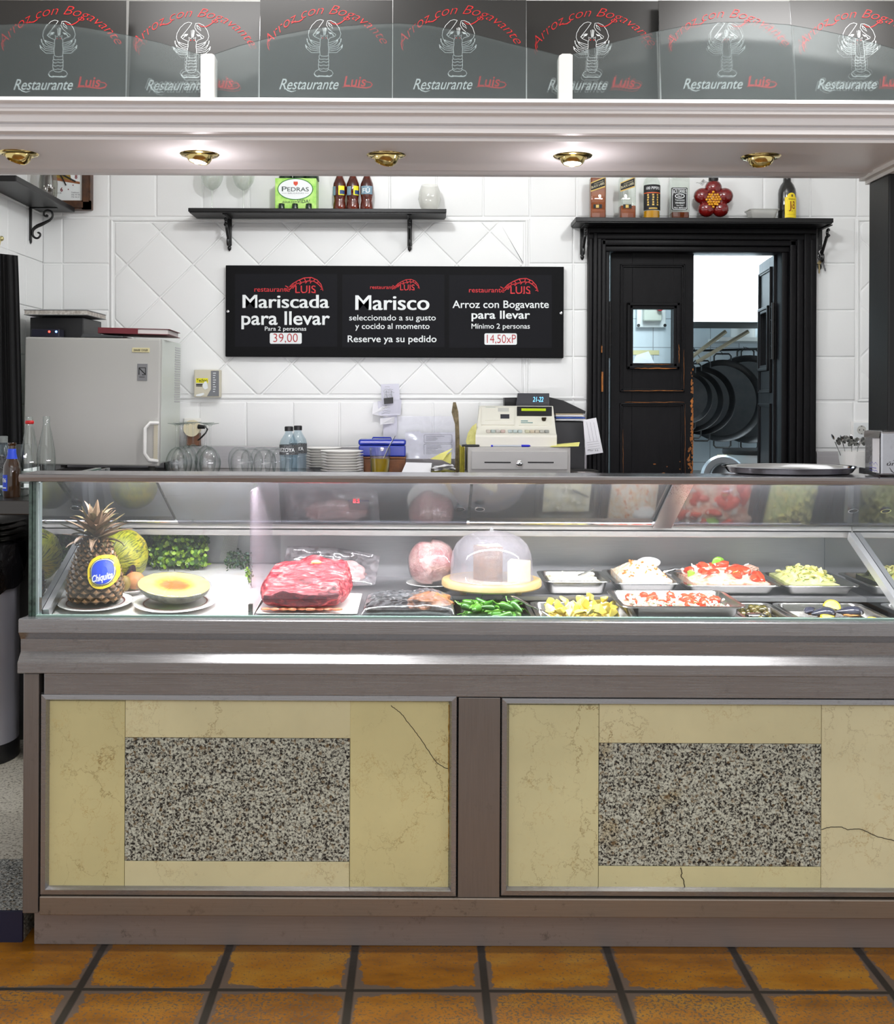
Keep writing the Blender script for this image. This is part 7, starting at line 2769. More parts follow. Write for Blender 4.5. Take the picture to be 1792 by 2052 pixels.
m.lathe([(r_ * 1.025, H - 0.02), (r_ * 1.045, H - 0.012), (r_ * 1.045, H + 0.004), (r_ * 1.0, H + 0.006)], c, 40)
m.build('blackened_rim', M_IRON, t, True)
m = MB()
m.tube([c + Vector((-r_, -0.04, H - 0.03)), c + Vector((-r_ - 0.05, -0.05, H - 0.03))], 0.009, 8)
m.build('handle', mat('grimy_handle', (150, 140, 110), 0.5), t, True)
c = W(1450, 958, 5.10)
m = MB()
rr_ = S(45, 5.25)
R = Matrix.Translation(c) @ Matrix.Rotation(math.radians(80), 4, 'X')
m.lathe([(rr_ * 0.5, 0.0), (rr_ * 0.6, 0.006), (rr_ * 0.66, 0.014), (rr_ * 0.9, 0.016), (rr_, 0.006), (rr_ * 1.0, 0.0), (rr_ * 0.9, 0.008), (rr_ * 0.66, 0.006), (rr_ * 0.6, -0.002), (rr_ * 0.0, -0.004)], (0, 0, 0), 44, R)
o = solo(m, 'pan_lid', mat('aluminium_lid', (186, 190, 194), 0.25, 0.9), 'round aluminium pan lid leaning in front of the stock pot', 'lid', c, smooth=True)
o.location.y -= 0.0
o.location.z = max(o.location.z, zpt + 0.0)
# switch box on the kitchen wall, seen through the leaf's window
ysw = 5.98
t = T('switch_box', 'grey isolator switch box on the kitchen tiles, seen through the door window', 'switch box', (XP(1310, ysw), ysw, ZP(655, ysw, 1310)))
MB().pbox(1277, 1335, 560, 656, ysw + 0.04, 0.02, 0.004).build('back_plate', mat('plate_white', (226, 228, 226), 0.4), t)
MB().pbox(1291, 1327, 580, 643, ysw, 0.04, 0.006).build('housing', mat('switch_beige', (196, 200, 186), 0.45), t)
for px, py in ((1280, 652), (1333, 652)):
    m = MB().lathe([(0.009, 0), (0.007, 0.004), (0, 0.004)], (0, 0, 0), 12, Matrix.Translation(W(px, py, ysw + 0.0395)) @ Matrix.Rotation(PI / 2, 4, 'X'))
    m.build('screw', M_BLKPL, t, True)
m = MB().lathe([(0.016, 0), (0.016, 0.03), (0, 0.032)], (0, 0, 0), 16, Matrix.Translation(W(1322, 618, ysw)) @ Matrix.Rotation(PI / 2, 4, 'X'))
m.build('red_knob', mat('red_knob', (196, 26, 40), 0.4), t, True)
# notes below, taped
m = MB()
P = [W(1268, 728, 5.98), W(1275, 712, 5.98), W(1300, 704, 5.98), W(1312, 728, 5.97)]
m.add(P + [p + Vector((0, 0.01, 0)) for p in P], [(3, 2, 1, 0), (4, 5, 6, 7), (0, 1, 5, 4), (1, 2, 6, 5), (2, 3, 7, 6), (3, 0, 4, 7)])
o = solo(m, 'paper_sheet', M_PAPER, 'crumpled white paper taped to the kitchen tiles, seen through the door window', 'paper', W(1290, 720, 5.98))
MB().prect(1262, 1321, 702, 711, YK - 0.002, 0.002).build('tape', mat('tan_tape', (216, 206, 150), 0.6), o)

# ================================================================== FOOD IN THE CASE
RF = random.Random(21)


def many(proto_list, spots, scale=(0.9, 1.1), tilt=1.0, yaw=True):
    """first spot of each kind moves the prototype itself, then copies"""
    used = [False] * len(proto_list)
    for i, p in enumerate(spots):
        k = i % len(proto_list)
        rot = (RF.uniform(-tilt, tilt), RF.uniform(-tilt, tilt), RF.uniform(0, 6.28) if yaw else RF.uniform(-0.4, 0.4))
        s = RF.uniform(*scale)
        if not used[k]:
            o = proto_list[k]
            used[k] = True
            o.location, o.rotation_euler, o.scale = p, rot, (s, s, s)
        else:
            dup(proto_list[k], p, rot, None, (s, s, s))


def china(px, y, R, name_label, band=True, group='plates in the fruit section'):
    c = Vector((XP(px, y, 1200), y, deckz(y) + 0.002))
    t = T('plate', name_label, 'plate', c, group)
    m = MB().lathe(plate_prof(R, 0.014), c, 56)
    m.build('plate', M_CHINA, t, True)
    if band:
        m = MB()
        f = lambda r: 0.006 + (0.0105 + 0.003 - 0.006) * max(0, (r / R - 0.55)) / 0.2
        r0, r1 = R * 0.755, R * 0.785
        zz = 0.014 * 0.55 + 0.0036 + 0.0012
        m.lathe([(r0, zz), (r1, zz + 0.0009), (r1, zz + 0.0015), (r0, zz + 0.0006)], c, 56, caps=False)
        m.build('rim_band', mat('brown_band', (120, 66, 60), 0.4), t, True)
    t.rotation_euler = (0.085, 0, 0)
    return c


# ---- pineapple on its plate
cpl = china(192, 2.985, 0.099, 'white plate with brown ring under the pineapple')
pc = Vector((XP(191, 2.985, 1200), 2.985, cpl.z + 0.019))
t = T('pineapple', 'whole pineapple with dry crown and yellow blue sticker, standing on a plate', 'pineapple', pc)
zb_, ztp = pc.z, ZP(1078, 2.985, 191)
H = ztp - zb_


def prad(f):
    pts = [(0, 0.060), (0.05, 0.067), (0.18, 0.0715), (0.36, 0.067), (0.53, 0.059), (0.74, 0.0475), (0.9, 0.036), (1.0, 0.026)]
    for i in range(len(pts) - 1):
        if f <= pts[i + 1][0]:
            u = (f - pts[i][0]) / (pts[i + 1][0] - pts[i][0])
            return pts[i][1] + (pts[i + 1][1] - pts[i][1]) * u
    return pts[-1][1]


m = MB()
m.lathe([(0, 0)] + [(prad(i / 20) - 0.003, H * i / 20) for i in range(21)] + [(0, H)], pc, 40)
rows, cols = 14, 15
for r in range(rows):
    f = (r + 0.5) / rows
    for k in range(cols):
        a = 2 * PI * (k + 0.5 * (r % 2)) / cols
        R_ = prad(f)
        ca, sa = math.cos(a), math.sin(a)
        w = 2 * PI * R_ / cols * 0.56
        h = H / rows * 0.98
        out, tan, up = Vector((ca, sa, 0)), Vector((-sa, ca, 0)), Vector((0, 0, 1))
        c = pc + out * (R_ - 0.003) + up * (f * H)
        j = RF.uniform(0.8, 1.2)
        base = [c + tan * w, c + up * h * 0.9, c - tan * w, c - up * h * 0.9]
        mid = [c + (b - c) * 0.62 + out * 0.0062 * j for b in base]
        tip = c + out * 0.0088 * j - up * 0.001
        m.cur = 1
        m.add(base + mid + [tip], [(0, 1, 5, 4), (1, 2, 6, 5), (2, 3, 7, 6), (3, 0, 4, 7), (4, 5, 8), (5, 6, 8), (6, 7, 8), (7, 4, 8)])
        m.cur = 2
        b0 = c + out * 0.0075 - up * h * 0.15
        m.add([b0 + tan * w * 0.5, b0 - tan * w * 0.5, b0 + out * 0.004 + up * h * 0.75 * j, b0 + out * 0.0025 - up * 0.001], [(0, 2, 3), (3, 2, 1), (1, 2, 0), (0, 3, 1)])
        m.cur = 0
m.build('body', [mat('pineapple_core', (52, 36, 22), 0.7), mat('pineapple_eye', (112, 84, 54), 0.45, var=(180, (74, 58, 36), 0.2)), mat('pineapple_bract', (168, 124, 84), 0.6)], t, True, angle=25)
for k in range(58):
    ring = k / 58
    a = k * 2.39996 + 0.3
    tilt = 1.75 - 1.45 * ring
    L = (0.040 + 0.044 * math.sin(min(1, ring * 1.25) * PI * 0.8)) * RF.uniform(0.85, 1.15)
    if ring < 0.2:
        L *= 0.6
    z0 = ztp - 0.020 + 0.062 * ring
    m = MB()
    n_ = 7
    vs = []
    out = Vector((math.cos(a), math.sin(a), 0))
    tan = Vector((-math.sin(a), math.cos(a), 0))
    p = Vector((pc.x, pc.y, z0)) + out * 0.024 * (1 - ring * 0.75)
    th = PI / 2 - tilt
    curl = RF.uniform(-0.05, 0.14)
    for i in range(n_ + 1):
        f = i / n_
        w = 0.0150 * (1 - f) ** 0.8 * (1.0 if f > 0.15 else 0.75) * (0.8 if ring < 0.15 else 1) + 0.0004
        d = out * math.cos(th) + Vector((0, 0, 1)) * math.sin(th)
        nn = (out * -math.sin(th) + Vector((0, 0, 1)) * math.cos(th))
        vs += [p + tan * w + nn * w * 0.35, p - nn * 0.0012, p - tan * w + nn * w * 0.35]
        p = p + d * (L / n_)
        th += -curl * (1 if i < 4 else 2.2)
    fs = []
    for i in range(n_):
        b = i * 3
        fs += [(b, b + 1, b + 4, b + 3), (b + 1, b + 2, b + 5, b + 4)]
    m.add(vs, fs)
    m.build('leaf', mat('dry_leaf_%d' % (k % 3), ((92, 72, 54), (72, 62, 44), (112, 88, 66))[k % 3], 0.6, var=(40, ((128, 104, 80), (104, 92, 56), (74, 56, 42))[k % 3], 0.2)), t, True)
# sticker
sc = Vector((XP(204.5, 2.92, 1147), 0, 0))


def on_pine(px, py, eps):
    q = W(px, py, 2.92)
    f = (q.z - zb_) / H
    R_ = prad(max(0, min(1, f))) + 0.0085 + eps
    dx = max(-R_ * 0.98, min(R_ * 0.98, q.x - pc.x))
    return Vector((q.x, pc.y - math.sqrt(max(1e-6, R_ * R_ - dx * dx)), q.z))


def fan(mb, cx, cy, rx, ry, eps, rot=-0.12, n=40):
    vs = [on_pine(cx, cy, eps)]
    for rr_ in (0.5, 1.0):
        for i in range(n):
            a = 2 * PI * i / n
            c_, s_ = math.copysign(abs(math.cos(a)) ** 0.85, math.cos(a)), math.copysign(abs(math.sin(a)) ** 0.85, math.sin(a))
            x, y = rx * c_ * rr_, ry * s_ * rr_
            vs.append(on_pine(cx + x * math.cos(rot) - y * math.sin(rot), cy + x * math.sin(rot) + y * math.cos(rot), eps))
    fs = [(0, 1 + (i + 1) % n, 1 + i) for i in range(n)] + [(1 + i, 1 + (i + 1) % n, 1 + n + (i + 1) % n, 1 + n + i) for i in range(n)]
    mb.add(vs, fs)


m = MB()
fan(m, 203.5, 1147, 27, 32.5, 0.0)
lb = m.build('sticker', mat('sticker_yellow', (246, 214, 20), 0.4), t)
for nm, rx, ry, e, mm in (('dark_ring', 21.5, 26, 0.0006, mat('sticker_navy', (20, 30, 70), 0.4)), ('pale_ring', 20.3, 24.8, 0.0010, mat('sticker_pale', (206, 216, 206), 0.4)), ('dark_ring', 19.2, 23.6, 0.0014, mat('sticker_navy', (20, 30, 70), 0.4)), ('blue_field', 18.4, 22.6, 0.0018, mat('sticker_blue', (18, 58, 190), 0.4))):
    m = MB()
    fan(m, 203.5, 1147, rx, ry, e)
    m.build(nm, mm, lb)
m = MB()


def ptext(mb, s, x0, x1, base, cap, eps, bold, fn):
    vs, fs = txt(s, bold, 0.0)
    mn, mx = min(v[0] for v in vs), max(v[0] for v in vs)
    mb.add([on_pine(*fn(x0 + (u - mn) / (mx - mn) * (x1 - x0), base - v * cap / CAPH), eps) for u, v in vs], fs)


ptext(m, 'Chiquita', 186.5, 222, 1163, 13, 0.0024, 0.02, lambda a, b: (a, b - (a - 204) * 0.16))
m.build('lettering', M_WHTXT, lb)
m = MB()
ptext(m, 'Premium Pineapple', 188, 224, 1175, 3.4, 0.0012, 0.01, lambda a, b: (a, b - (a - 204) * 0.16 - ((a - 206) / 18) ** 2 * 4.5))
m.build('small_lettering', mat('sticker_navy', (20, 30, 70)), lb)

# ---- half melon on its plate
cpl = china(352, 2.985, 0.110, 'white plate with brown ring under the wrapped half melon')
hc = Vector((XP(349, 2.985, 1200), 2.985, cpl.z + 0.014))
t = T('half_melon', 'half melon wrapped in cling film, pale orange flesh facing up', 'melon', hc)
rx, ry, rz_ = 0.097, 0.078, 0.044
R = Matrix.Translation(hc + Vector((0, 0, 0.046))) @ Matrix.Rotation(math.radians(15), 4, 'X') @ Matrix.Rotation(math.radians(5), 4, 'Y')
m = MB()
n_, k_ = 48, 12
prof = [(math.sin(PI / 2 * (1 - i / k_)) if False else math.cos(PI / 2 * i / k_), -math.sin(PI / 2 * i / k_)) for i in range(k_ + 1)]
vs, fs = [], []
m.lathe([(max(0.0, r) * 1.0, z) for r, z in prof], (0, 0, 0), n_, caps=False)
for v in m.v:
    v.xyz = R @ Vector((v.x * rx, v.y * ry, v.z * rz_))
m.build('rind', mat('grey_green_rind', (52, 58, 42), 0.4, var=(46, (110, 112, 94), 0.12), coat=0.5), t, True)
m = MB()
m.lathe([(1.0, 0.0), (0.97, 0.012), (0.6, 0.03), (0.35, -0.02), (0.0, -0.05)], (0, 0, 0), n_, caps=False)
for v in m.v:
    nn = 0.03 * noise.noise(Vector((v.x * 5, v.y * 5, 1)))
    v.xyz = R @ Vector((v.x * rx, v.y * ry, (v.z + nn) * rz_))
fm = NT('melon_flesh')
tc = fm.n('ShaderNodeTexCoord').outputs['Object']
nz = fm.noise(fm.stretch(tc, 1, 1, 1), 38, 5, 0.65)
sp3 = fm.n('ShaderNodeSeparateXYZ', i_0=tc)
rr2_ = fm.math('ADD', fm.math('POWER', fm.math('DIVIDE', sp3.outputs[0], 0.075), 2.0), fm.math('POWER', fm.math('DIVIDE', sp3.outputs[1], 0.060), 2.0))
fl = fm.ramp(fm.math('ADD', rr2_, fm.math('MULTIPLY', nz, 0.5)), [(0.38, (170, 92, 26)), (0.6, (222, 158, 60)), (0.95, (240, 208, 110))])
fm.link(fl, fm.b.inputs['Base Color'])
fm.b.inputs['Roughness'].default_value = 0.3
fm.b.inputs['Coat Weight'].default_value = 0.8
fm.bump(nz, 0.4, 0.004)
m.build('flesh', fm.m, t, True)
M_FILM = thin_glass('cling_film', (252, 252, 252), 0.04, 0.6, 0.06, 0.06, (240, 238, 240), 60)
m = MB()
m.lathe([(0.91, -0.55), (1.05, -0.2), (1.03, 0.0), (0.98, 0.05), (0.7, 0.08), (0.4, 0.09), (0.0, 0.09)], (0, 0, 0), 60, caps=False)
for v in m.v:
    q = Vector((v.x * 6, v.y * 6, v.z * 6))
    nn = 0.035 * noise.noise(q * 1.3) + 0.02 * noise.noise(q * 3)
    v.xyz = R @ Vector((v.x * rx * (1 + nn * 0.3), v.y * ry * (1 + nn * 0.3), (v.z + nn) * rz_))
m.build('cling_film', M_FILM, t, True, angle=80)

# ---- whole melon
YM = 3.195
mt_ = NT('melon_skin')
tc = mt_.n('ShaderNodeTexCoord').outputs['Object']
sp4 = mt_.n('ShaderNodeSeparateXYZ', i_0=tc)
ang = mt_.math('ARCTAN2', sp4.outputs[1], sp4.outputs[0])
cv = mt_.n('ShaderNodeCombineXYZ', i_0=mt_.math('MULTIPLY', mt_.math('COSINE', ang), 3.0), i_1=mt_.math('MULTIPLY', mt_.math('SINE', ang), 3.0), i_2=mt_.math('MULTIPLY', sp4.outputs[2], 9.0))
rid = mt_.noise(cv.outputs[0], 5.5, 5, 0.65, 0.4)
spk = mt_.noise(tc, 170, 3, 0.6)
c_ = mt_.ramp(mt_.noise(tc, 13, 4, 0.6), [(0.32, (100, 110, 18)), (0.52, (148, 146, 28)), (0.70, (196, 168, 28))])
c_ = mt_.mix(mt_.ramp(rid, [(0.43, (1, 1, 1, 1)), (0.50, (0, 0, 0, 1))]), c_, lin((60, 68, 14)))
c_ = mt_.mix(mt_.math('MULTIPLY', mt_.ramp(spk, [(0.60, (0, 0, 0, 1)), (0.68, (1, 1, 1, 1))]), 0.55), c_, lin((72, 72, 20)))
mt_.link(c_, mt_.b.inputs['Base Color'])
mt_.b.inputs['Roughness'].default_value = 0.4
mt_.bump(rid, 0.5, 0.006)
rm = 0.071
mc = Vector((-0.872, YM, deckz(YM) + 0.0925))
t = T('melon', 'whole yellow green melon with dark sticker, lying behind the pineapple', 'melon', mc)
m = MB()
m.blob(mc, (rm, 0.077, 0.074), 5, 0.02, 2.0, 4)
for v in m.v:
    d = v - mc
    a_ = math.atan2(d.y, d.x)
    k_ = 1 + 0.012 * math.sin(a_ * 10 + d.z * 20)
    v.x, v.y = mc.x + d.x * k_, mc.y + d.y * k_
m.build('body', mt_.m, t, True)
MB().lathe([(0.0, -0.0735), (0.004, -0.0745), (0.005, -0.072)], mc, 12).build('stem_scar', mat('pale_scar', (220, 206, 130), 0.6), t, True)
m = MB()
vs = [mc + Vector((0, 0, 0))]
vs = []
n_ = 26


def on_mel(th, ph, e=0.0012):
    d = Vector((math.sin(th) * math.cos(ph), math.sin(th) * math.sin(ph), -math.cos(th)))
    return mc + Vector((d.x * (rm + 0.0025 + e), d.y * (0.0795 + e), d.z * (0.0765 + e)))


cth, cph = 0.95, 0.75
vs = [on_mel(cth, cph)]
for i in range(n_):
    a_ = 2 * PI * i / n_
    vs.append(on_mel(cth + 0.20 * math.sin(a_), cph + 0.62 * math.cos(a_)))
m.add(vs, [(0, 1 + i, 1 + (i + 1) % n_) for i in range(n_)])
lb = m.build('sticker', mat('plum_sticker', (54, 44, 52), 0.35), t)
m = MB()
vs, fs = txt('Okey', 0.01, 0.2)
mx = max(v[0] for v in vs)
m.add([on_mel(cth + 0.03 - v[1] * 0.14, cph - 0.36 + 0.72 * v[0] / mx, 0.0022) for v in vs], fs)
m.build('lettering', mat('rose_ink', (176, 84, 84), 0.5), lb)
t.rotation_euler = (math.radians(-78), math.radians(0), math.radians(-19))

# ---- brown fruits on a plate
cpl = china(262, 3.13, 0.054, 'white plate carrying the brown fruits behind the pineapple')
for i, (px, py, rxy, rzz, mm, lb) in enumerate(((270, 1170, 0.0285, 0.0245, ((196, 140, 92), (170, 112, 66)), 'tan oval fruit at the back of its plate, right of the pineapple'),
                                                (250, 1181, 0.0165, 0.0220, ((142, 118, 52), (112, 92, 40)), 'greenish brown kiwi in front of the tan fruit, right of the pineapple'))):
    y_ = (3.125, 3.088)[i]
    c = W(px, py, y_)
    c.z = cpl.z + 0.0105 + rzz
    m = MB().blob(c, (rxy, rxy * 0.9, rzz), 4, 0.03, 2.0, i)
    solo(m, 'brown_fruit' if i != 1 else 'kiwi', mat('fruit_skin_%d' % (i + 1), mm[0], 0.55, var=(60, mm[1], 0.2), bump=(200, 0.1, 0.002)), lb, 'fruit', c, None, True)

# ---- artificial hedge and sprigs


def hedge(name, label, px0, px1, py0, py1, y0, y1, n, cols, leaf=0.011):
    base = W((px0 + px1) / 2, py1, (y0 + y1) / 2)
    t = T(name, label, 'plant', (base.x, base.y, deckz(base.y)))
    m = MB()
    st = MB()
    for k in range(n):
        y_ = RF.uniform(y0, y1)
        px, py = RF.uniform(px0, px1), py0 + (py1 - py0) * RF.random()
        e = ((px - (px0 + px1) / 2) / ((px1 - px0) / 2)) ** 4 * 8
        c = W(px, py + RF.uniform(-2, 2) + (e if py < (py0 + py1) / 2 else 0), y_)
        if c.z < deckz(y_) + 0.002:
            c.z = deckz(y_) + RF.uniform(0.004, 0.012)
        c.y = min(c.y, 3.485)
        a, b, g = RF.uniform(0, 6.28), RF.uniform(-1.0, 1.0), RF.uniform(-1.0, 1.0)
        R = Matrix.Translation(c) @ Matrix.Rotation(g, 4, 'Z') @ Matrix.Rotation(PI / 2 + b * 0.9, 4, 'X') @ Matrix.Rotation(a, 4, 'Z')
        s = leaf * RF.uniform(0.7, 1.15)
        m.cur = RF.choice((0, 0, 1, 1, 2))
        m.add([(0, 0, 0), (0.42 * s, 0.35 * s, 0.08 * s), (0.38 * s, 0.8 * s, 0.1 * s), (0, 1.05 * s, 0), (-0.38 * s, 0.8 * s, 0.1 * s), (-0.42 * s, 0.35 * s, 0.08 * s), (0, 0.5 * s, -0.04 * s)],
              [(0, 1, 6), (1, 2, 6), (2, 3, 6), (3, 4, 6), (4, 5, 6), (5, 0, 6)], R)
        if k % 9 == 0:
            q = Vector((c.x + RF.uniform(-0.01, 0.01), min(c.y + 0.02, 3.488), max(deckz(y_) + 0.001, c.z - 0.03)))
            st.tube([q, c], 0.0010, 4)
    for v in m.v:
        v.y = min(v.y, 3.493)
        v.z = max(v.z, deckz(v.y) + 0.002)
    m.build('foliage', cols, t)
    for v in st.v:
        v.z = max(v.z, deckz(v.y) + 0.001)
    st.build('stems', mat('dark_stem', (40, 52, 20), 0.6), t)


G1, G2, G3 = mat('leaf_yellow_green', (128, 158, 40), 0.4), mat('leaf_green', (72, 108, 30), 0.4), mat('leaf_dark_green', (36, 60, 20), 0.45)
hedge('boxwood', 'dense green boxwood hedge at the back of the fruit section beside the melon', 306, 414, 1066, 1134, 3.36, 3.47, 850, [G1, G2, G3], 0.016)
hedge('boxwood', 'dark green boxwood strip between the melons behind the pineapple', 230, 300, 1066, 1130, 3.40, 3.46, 300, [G3, G2, G3], 0.016)
hedge('green_sprig', 'small dark green sprig against the clear divider', 452, 503, 1103, 1140, 3.38, 3.46, 150, [G3, mat('leaf_blue_green', (50, 74, 60), 0.4), G3], 0.009)
hedge('green_sprig', 'tiny pale green sprig at the foot of the clear divider', 493, 504, 1138, 1163, 3.16, 3.20, 45, [G2, G1, G3], 0.008)

# ---- white net sleeve hanging at the back
m = MB()
yn_ = 3.47
P0, P1, P2, P3 = (452, 1066), (478, 1072), (470, 1122), (440, 1122)
for i in range(15):
    f = i / 14
    a = (P0[0] + (P1[0] - P0[0]) * f, P0[1] + (P1[1] - P0[1]) * f)
    b = (P3[0] + (P2[0] - P3[0]) * f, P3[1] + (P2[1] - P3[1]) * f)
    m.tube([W(*a, yn_), W(*b, yn_)], 0.0007, 4)
for i in range(24):
    f = i / 23
    a = (P0[0] + (P3[0] - P0[0]) * f, P0[1] + (P3[1] - P0[1]) * f)
    b = (P1[0] + (P2[0] - P1[0]) * f, P1[1] + (P2[1] - P1[1]) * f)
    m.tube([W(*a, yn_), W(*b, yn_)], 0.0007, 4)
solo(m, 'net_sleeve', M_WHITE, 'white foam net hanging at the back of the fruit section', 'net', W(460, 1122, yn_))

# ---- meat on rectangular plate
zd = deckr(2.95) + 0.001
xa, xb = XP(513, 2.895, 1235), XP(716, 2.895, 1235)
cx, hx = (xa + xb) / 2, (xb - xa) / 2
m = MB()
rg = [rrect(cx, 3.015, a, b, 0.012, zd + z) for a, b, z in ((hx - 0.03, 0.10, 0.0), (hx - 0.004, 0.124, 0.008), (hx, 0.128, 0.010), (hx, 0.128, 0.0115), (hx - 0.025, 0.104, 0.006), (hx - 0.03, 0.099, 0.005))]
m.loft(rg, True, True)
zt_s = (deckr(3.14) - deckr(2.95))
solo(m, 'rectangular_plate', M_CHINA, 'white rectangular plate under the large red beef joint', 'plate', (cx, 3.015, zd), smooth=True)
for o in (bpy.data.objects['rectangular_plate'],):
    o.rotation_euler = (0.034, 0, 0)
    o.location.z += 0.002
bt = NT('beef')
tc = bt.n('ShaderNodeTexCoord').outputs['Object']
a1 = bt.noise(bt.stretch(tc, 1.0, 3.2, 4.5), 15, 6, 0.68, 1.4)
a2 = bt.noise(bt.stretch(tc, 1.0, 1.6, 2.2), 46, 5, 0.65, 0.8)
sp5 = bt.n('ShaderNodeSeparateXYZ', i_0=tc)
sp6 = bt.n('ShaderNodeSeparateXYZ', i_0=bt.n('ShaderNodeNewGeometry').outputs['Normal'])
cfat = bt.ramp(bt.math('ADD', bt.math('MULTIPLY', a1, 0.75), bt.math('MULTIPLY', a2, 0.25)), [(0.40, (92, 12, 28)), (0.48, (146, 30, 44)), (0.535, (188, 74, 80)), (0.61, (206, 140, 134))])
cred = bt.ramp(a2, [(0.38, (64, 10, 26)), (0.58, (112, 18, 34)), (0.70, (170, 76, 80))])
front = bt.math('GREATER_THAN', bt.math('MULTIPLY', sp6.outputs[1], -1.0), 0.80)
low = bt.math('LESS_THAN', sp5.outputs[1], -0.085)
bt.link(bt.mix(bt.math('MULTIPLY', front, low), cfat, cred), bt.b.inputs['Base Color'])
bt.b.inputs['Roughness'].default_value = 0.4
bt.b.inputs['Subsurface Weight'].default_value = 0.08
bt.b.inputs['Subsurface Radius'].default_value = (0.01, 0.004, 0.003)
bt.bump(bt.math('ADD', a1, bt.math('MULTIPLY', a2, 0.4)), 0.5, 0.008)
mcx, mcy = XP(617, 3.03, 1200), 3.03
t = T('beef_joint', 'large raw red beef joint with fat and a bone end on the rectangular plate', 'meat', (mcx, mcy, zd + 0.010))


def beef(q):
    # q in unit superellipsoid space scaled to half sizes
    x, y, z = q
    sx_, sy_, sz_ = 0.124, 0.122, 0.055
    u, v, w = x / sx_, y / sy_, z / sz_

    def sq(a, p):
        return math.copysign(abs(a) ** p, a)
    L = max(abs(u), abs(v), abs(w), 1e-6)
    # push towards a rounded box
    ln = math.sqrt(u * u + v * v + w * w)
    k = (ln / L) ** 0.4
    u, v, w = u * k, v * k, w * k
    hmul = 0.50 + 0.56 * (1 / (1 + math.exp(-(v + 0.25) * 4.0)))
    hmul += 0.10 * (u > 0.2) * (u - 0.2)
    z_ = (w + 1) * sz_ * hmul
    x_ = u * sx_ * (1.0 - 0.10 * (v > 0) * v) + 0.012 * v
    y_ = v * sy_
    ridge = 0.009 * math.sin(y_ * 80 + u * 1.6 + 2.5 * noise.noise(Vector((x_ * 9, y_ * 9, 3)))) * max(0, w)
    nn = noise.noise(Vector((x_ * 14, y_ * 18, z_ * 18))) * 0.014 + noise.noise(Vector((x_ * 42, y_ * 60, z_ * 60))) * 0.004
    if y_ < -0.108:
        y_ = -0.108 + (y_ + 0.108) * 0.15
        nn *= 0.3
    return Vector((x_ + nn * 0.5, y_, z_ + (ridge + nn) * (1 if w > -0.5 else 0)))


m = MB()
m.blob((mcx, mcy, zd + 0.010), (0.124, 0.122, 0.055), 6, fn=beef)
m.build('meat', bt.m, t, True)
m = MB()
pts_ = [W(560, 1158, 3.02), W(590, 1147, 3.04), W(615, 1138, 3.06), W(640, 1130, 3.07)]
m.tube(pts_, [0.011, 0.013, 0.014, 0.012], 12)
m.blob(W(636, 1131, 3.062), (0.016, 0.012, 0.010), 3, 0.15, 3, 2)
for v in m.v:
    v.z -= 0.004
m.build('fat_strip', mat('fat_strip', (196, 150, 130), 0.35, var=(60, (150, 70, 74), 0.2), bump=(80, 0.4, 0.004)), t, True)
m = MB()
m.blob(W(634, 1127, 3.05), (0.014, 0.006, 0.0065), 3, 0.1, 3, 5)
m.build('bone', mat('bone', (214, 176, 110), 0.4), t, True)
m = MB()
for i in range(9):
    m.blob((XP(532 + i * 18, 2.915, 1228), 2.924 + RF.uniform(-0.003, 0.003), zd + 0.014), (0.014, 0.007, 0.004), 2, 0.3, 3, i)
m.build('fat_edge', mat('yellow_fat', (206, 140, 90), 0.4, var=(50, (150, 60, 50), 0.2)), t, True)

# ---- vacuum bag of meat behind
t = T('vacuum_bag', 'clear vacuum bag of pale pink meat behind the beef joint', 'bag', (XP(660, 3.33, 1150), 3.33, deckr(3.3)))
C00, C10, C11, C01 = (576, 1095), (762, 1114), (752, 1172), (556, 1184)
m = MB()
n_ = 26
vs, vb = [], []
for i in range(n_ + 1):
    for j in range(n_ + 1):
        f, g = i / n_, j / n_
        px = (C00[0] * (1 - f) + C10[0] * f) * (1 - g) + (C01[0] * (1 - f) + C11[0] * f) * g
        py = (C00[1] * (1 - f) + C10[1] * f) * (1 - g) + (C01[1] * (1 - f) + C11[1] * f) * g - 7 * math.sin(PI * f) * (1 - g)
        bul = (math.sin(PI * f) * math.sin(PI * g)) ** 0.6
        cr = 0.006 * noise.noise(Vector((f * 9, g * 6, 1))) + 0.004 * noise.noise(Vector((f * 22, g * 14, 4)))
        y_ = 3.37 - 0.10 * g
        q = W(px, py, y_)
        q.z = max(q.z, deckr(y_) + 0.004)
        vs.append(q + Vector((0, -0.045 * bul + cr, 0.0)))
        vb.append(q + Vector((0, 0.035 * bul - cr + 0.001, 0.0)))
k1 = n_ + 1
m.add(vs, [(i * k1 + j, (i + 1) * k1 + j, (i + 1) * k1 + j + 1, i * k1 + j + 1) for i in range(n_) for j in range(n_)])
m.add(vb, [(i * k1 + j, i * k1 + j + 1, (i + 1) * k1 + j + 1, (i + 1) * k1 + j) for i in range(n_) for j in range(n_)])
for v in m.v:
    v.y = min(v.y, 3.49)
m.build('film', thin_glass('vacuum_film', (248, 244, 246), 0.10, 0.8, 0.10, 0.22, (244, 238, 240), 26), t, True, angle=80)
m = MB()
c = W(668, 1148, 3.325)
m.blob(c, (0.098, 0.030, 0.040), 5, 0.22, 2.6, 9)
for v in m.v:
    v.z = max(v.z, deckr(v.y) + 0.004)
m.build('meat', mat('pale_meat', (232, 206, 202), 0.4, var=(16, (206, 150, 146), 0.25), bump=(50, 0.3, 0.004)), t, True)
c = Vector((XP(650, 3.29, 1180), 3.32, deckr(3.32) + 0.001))

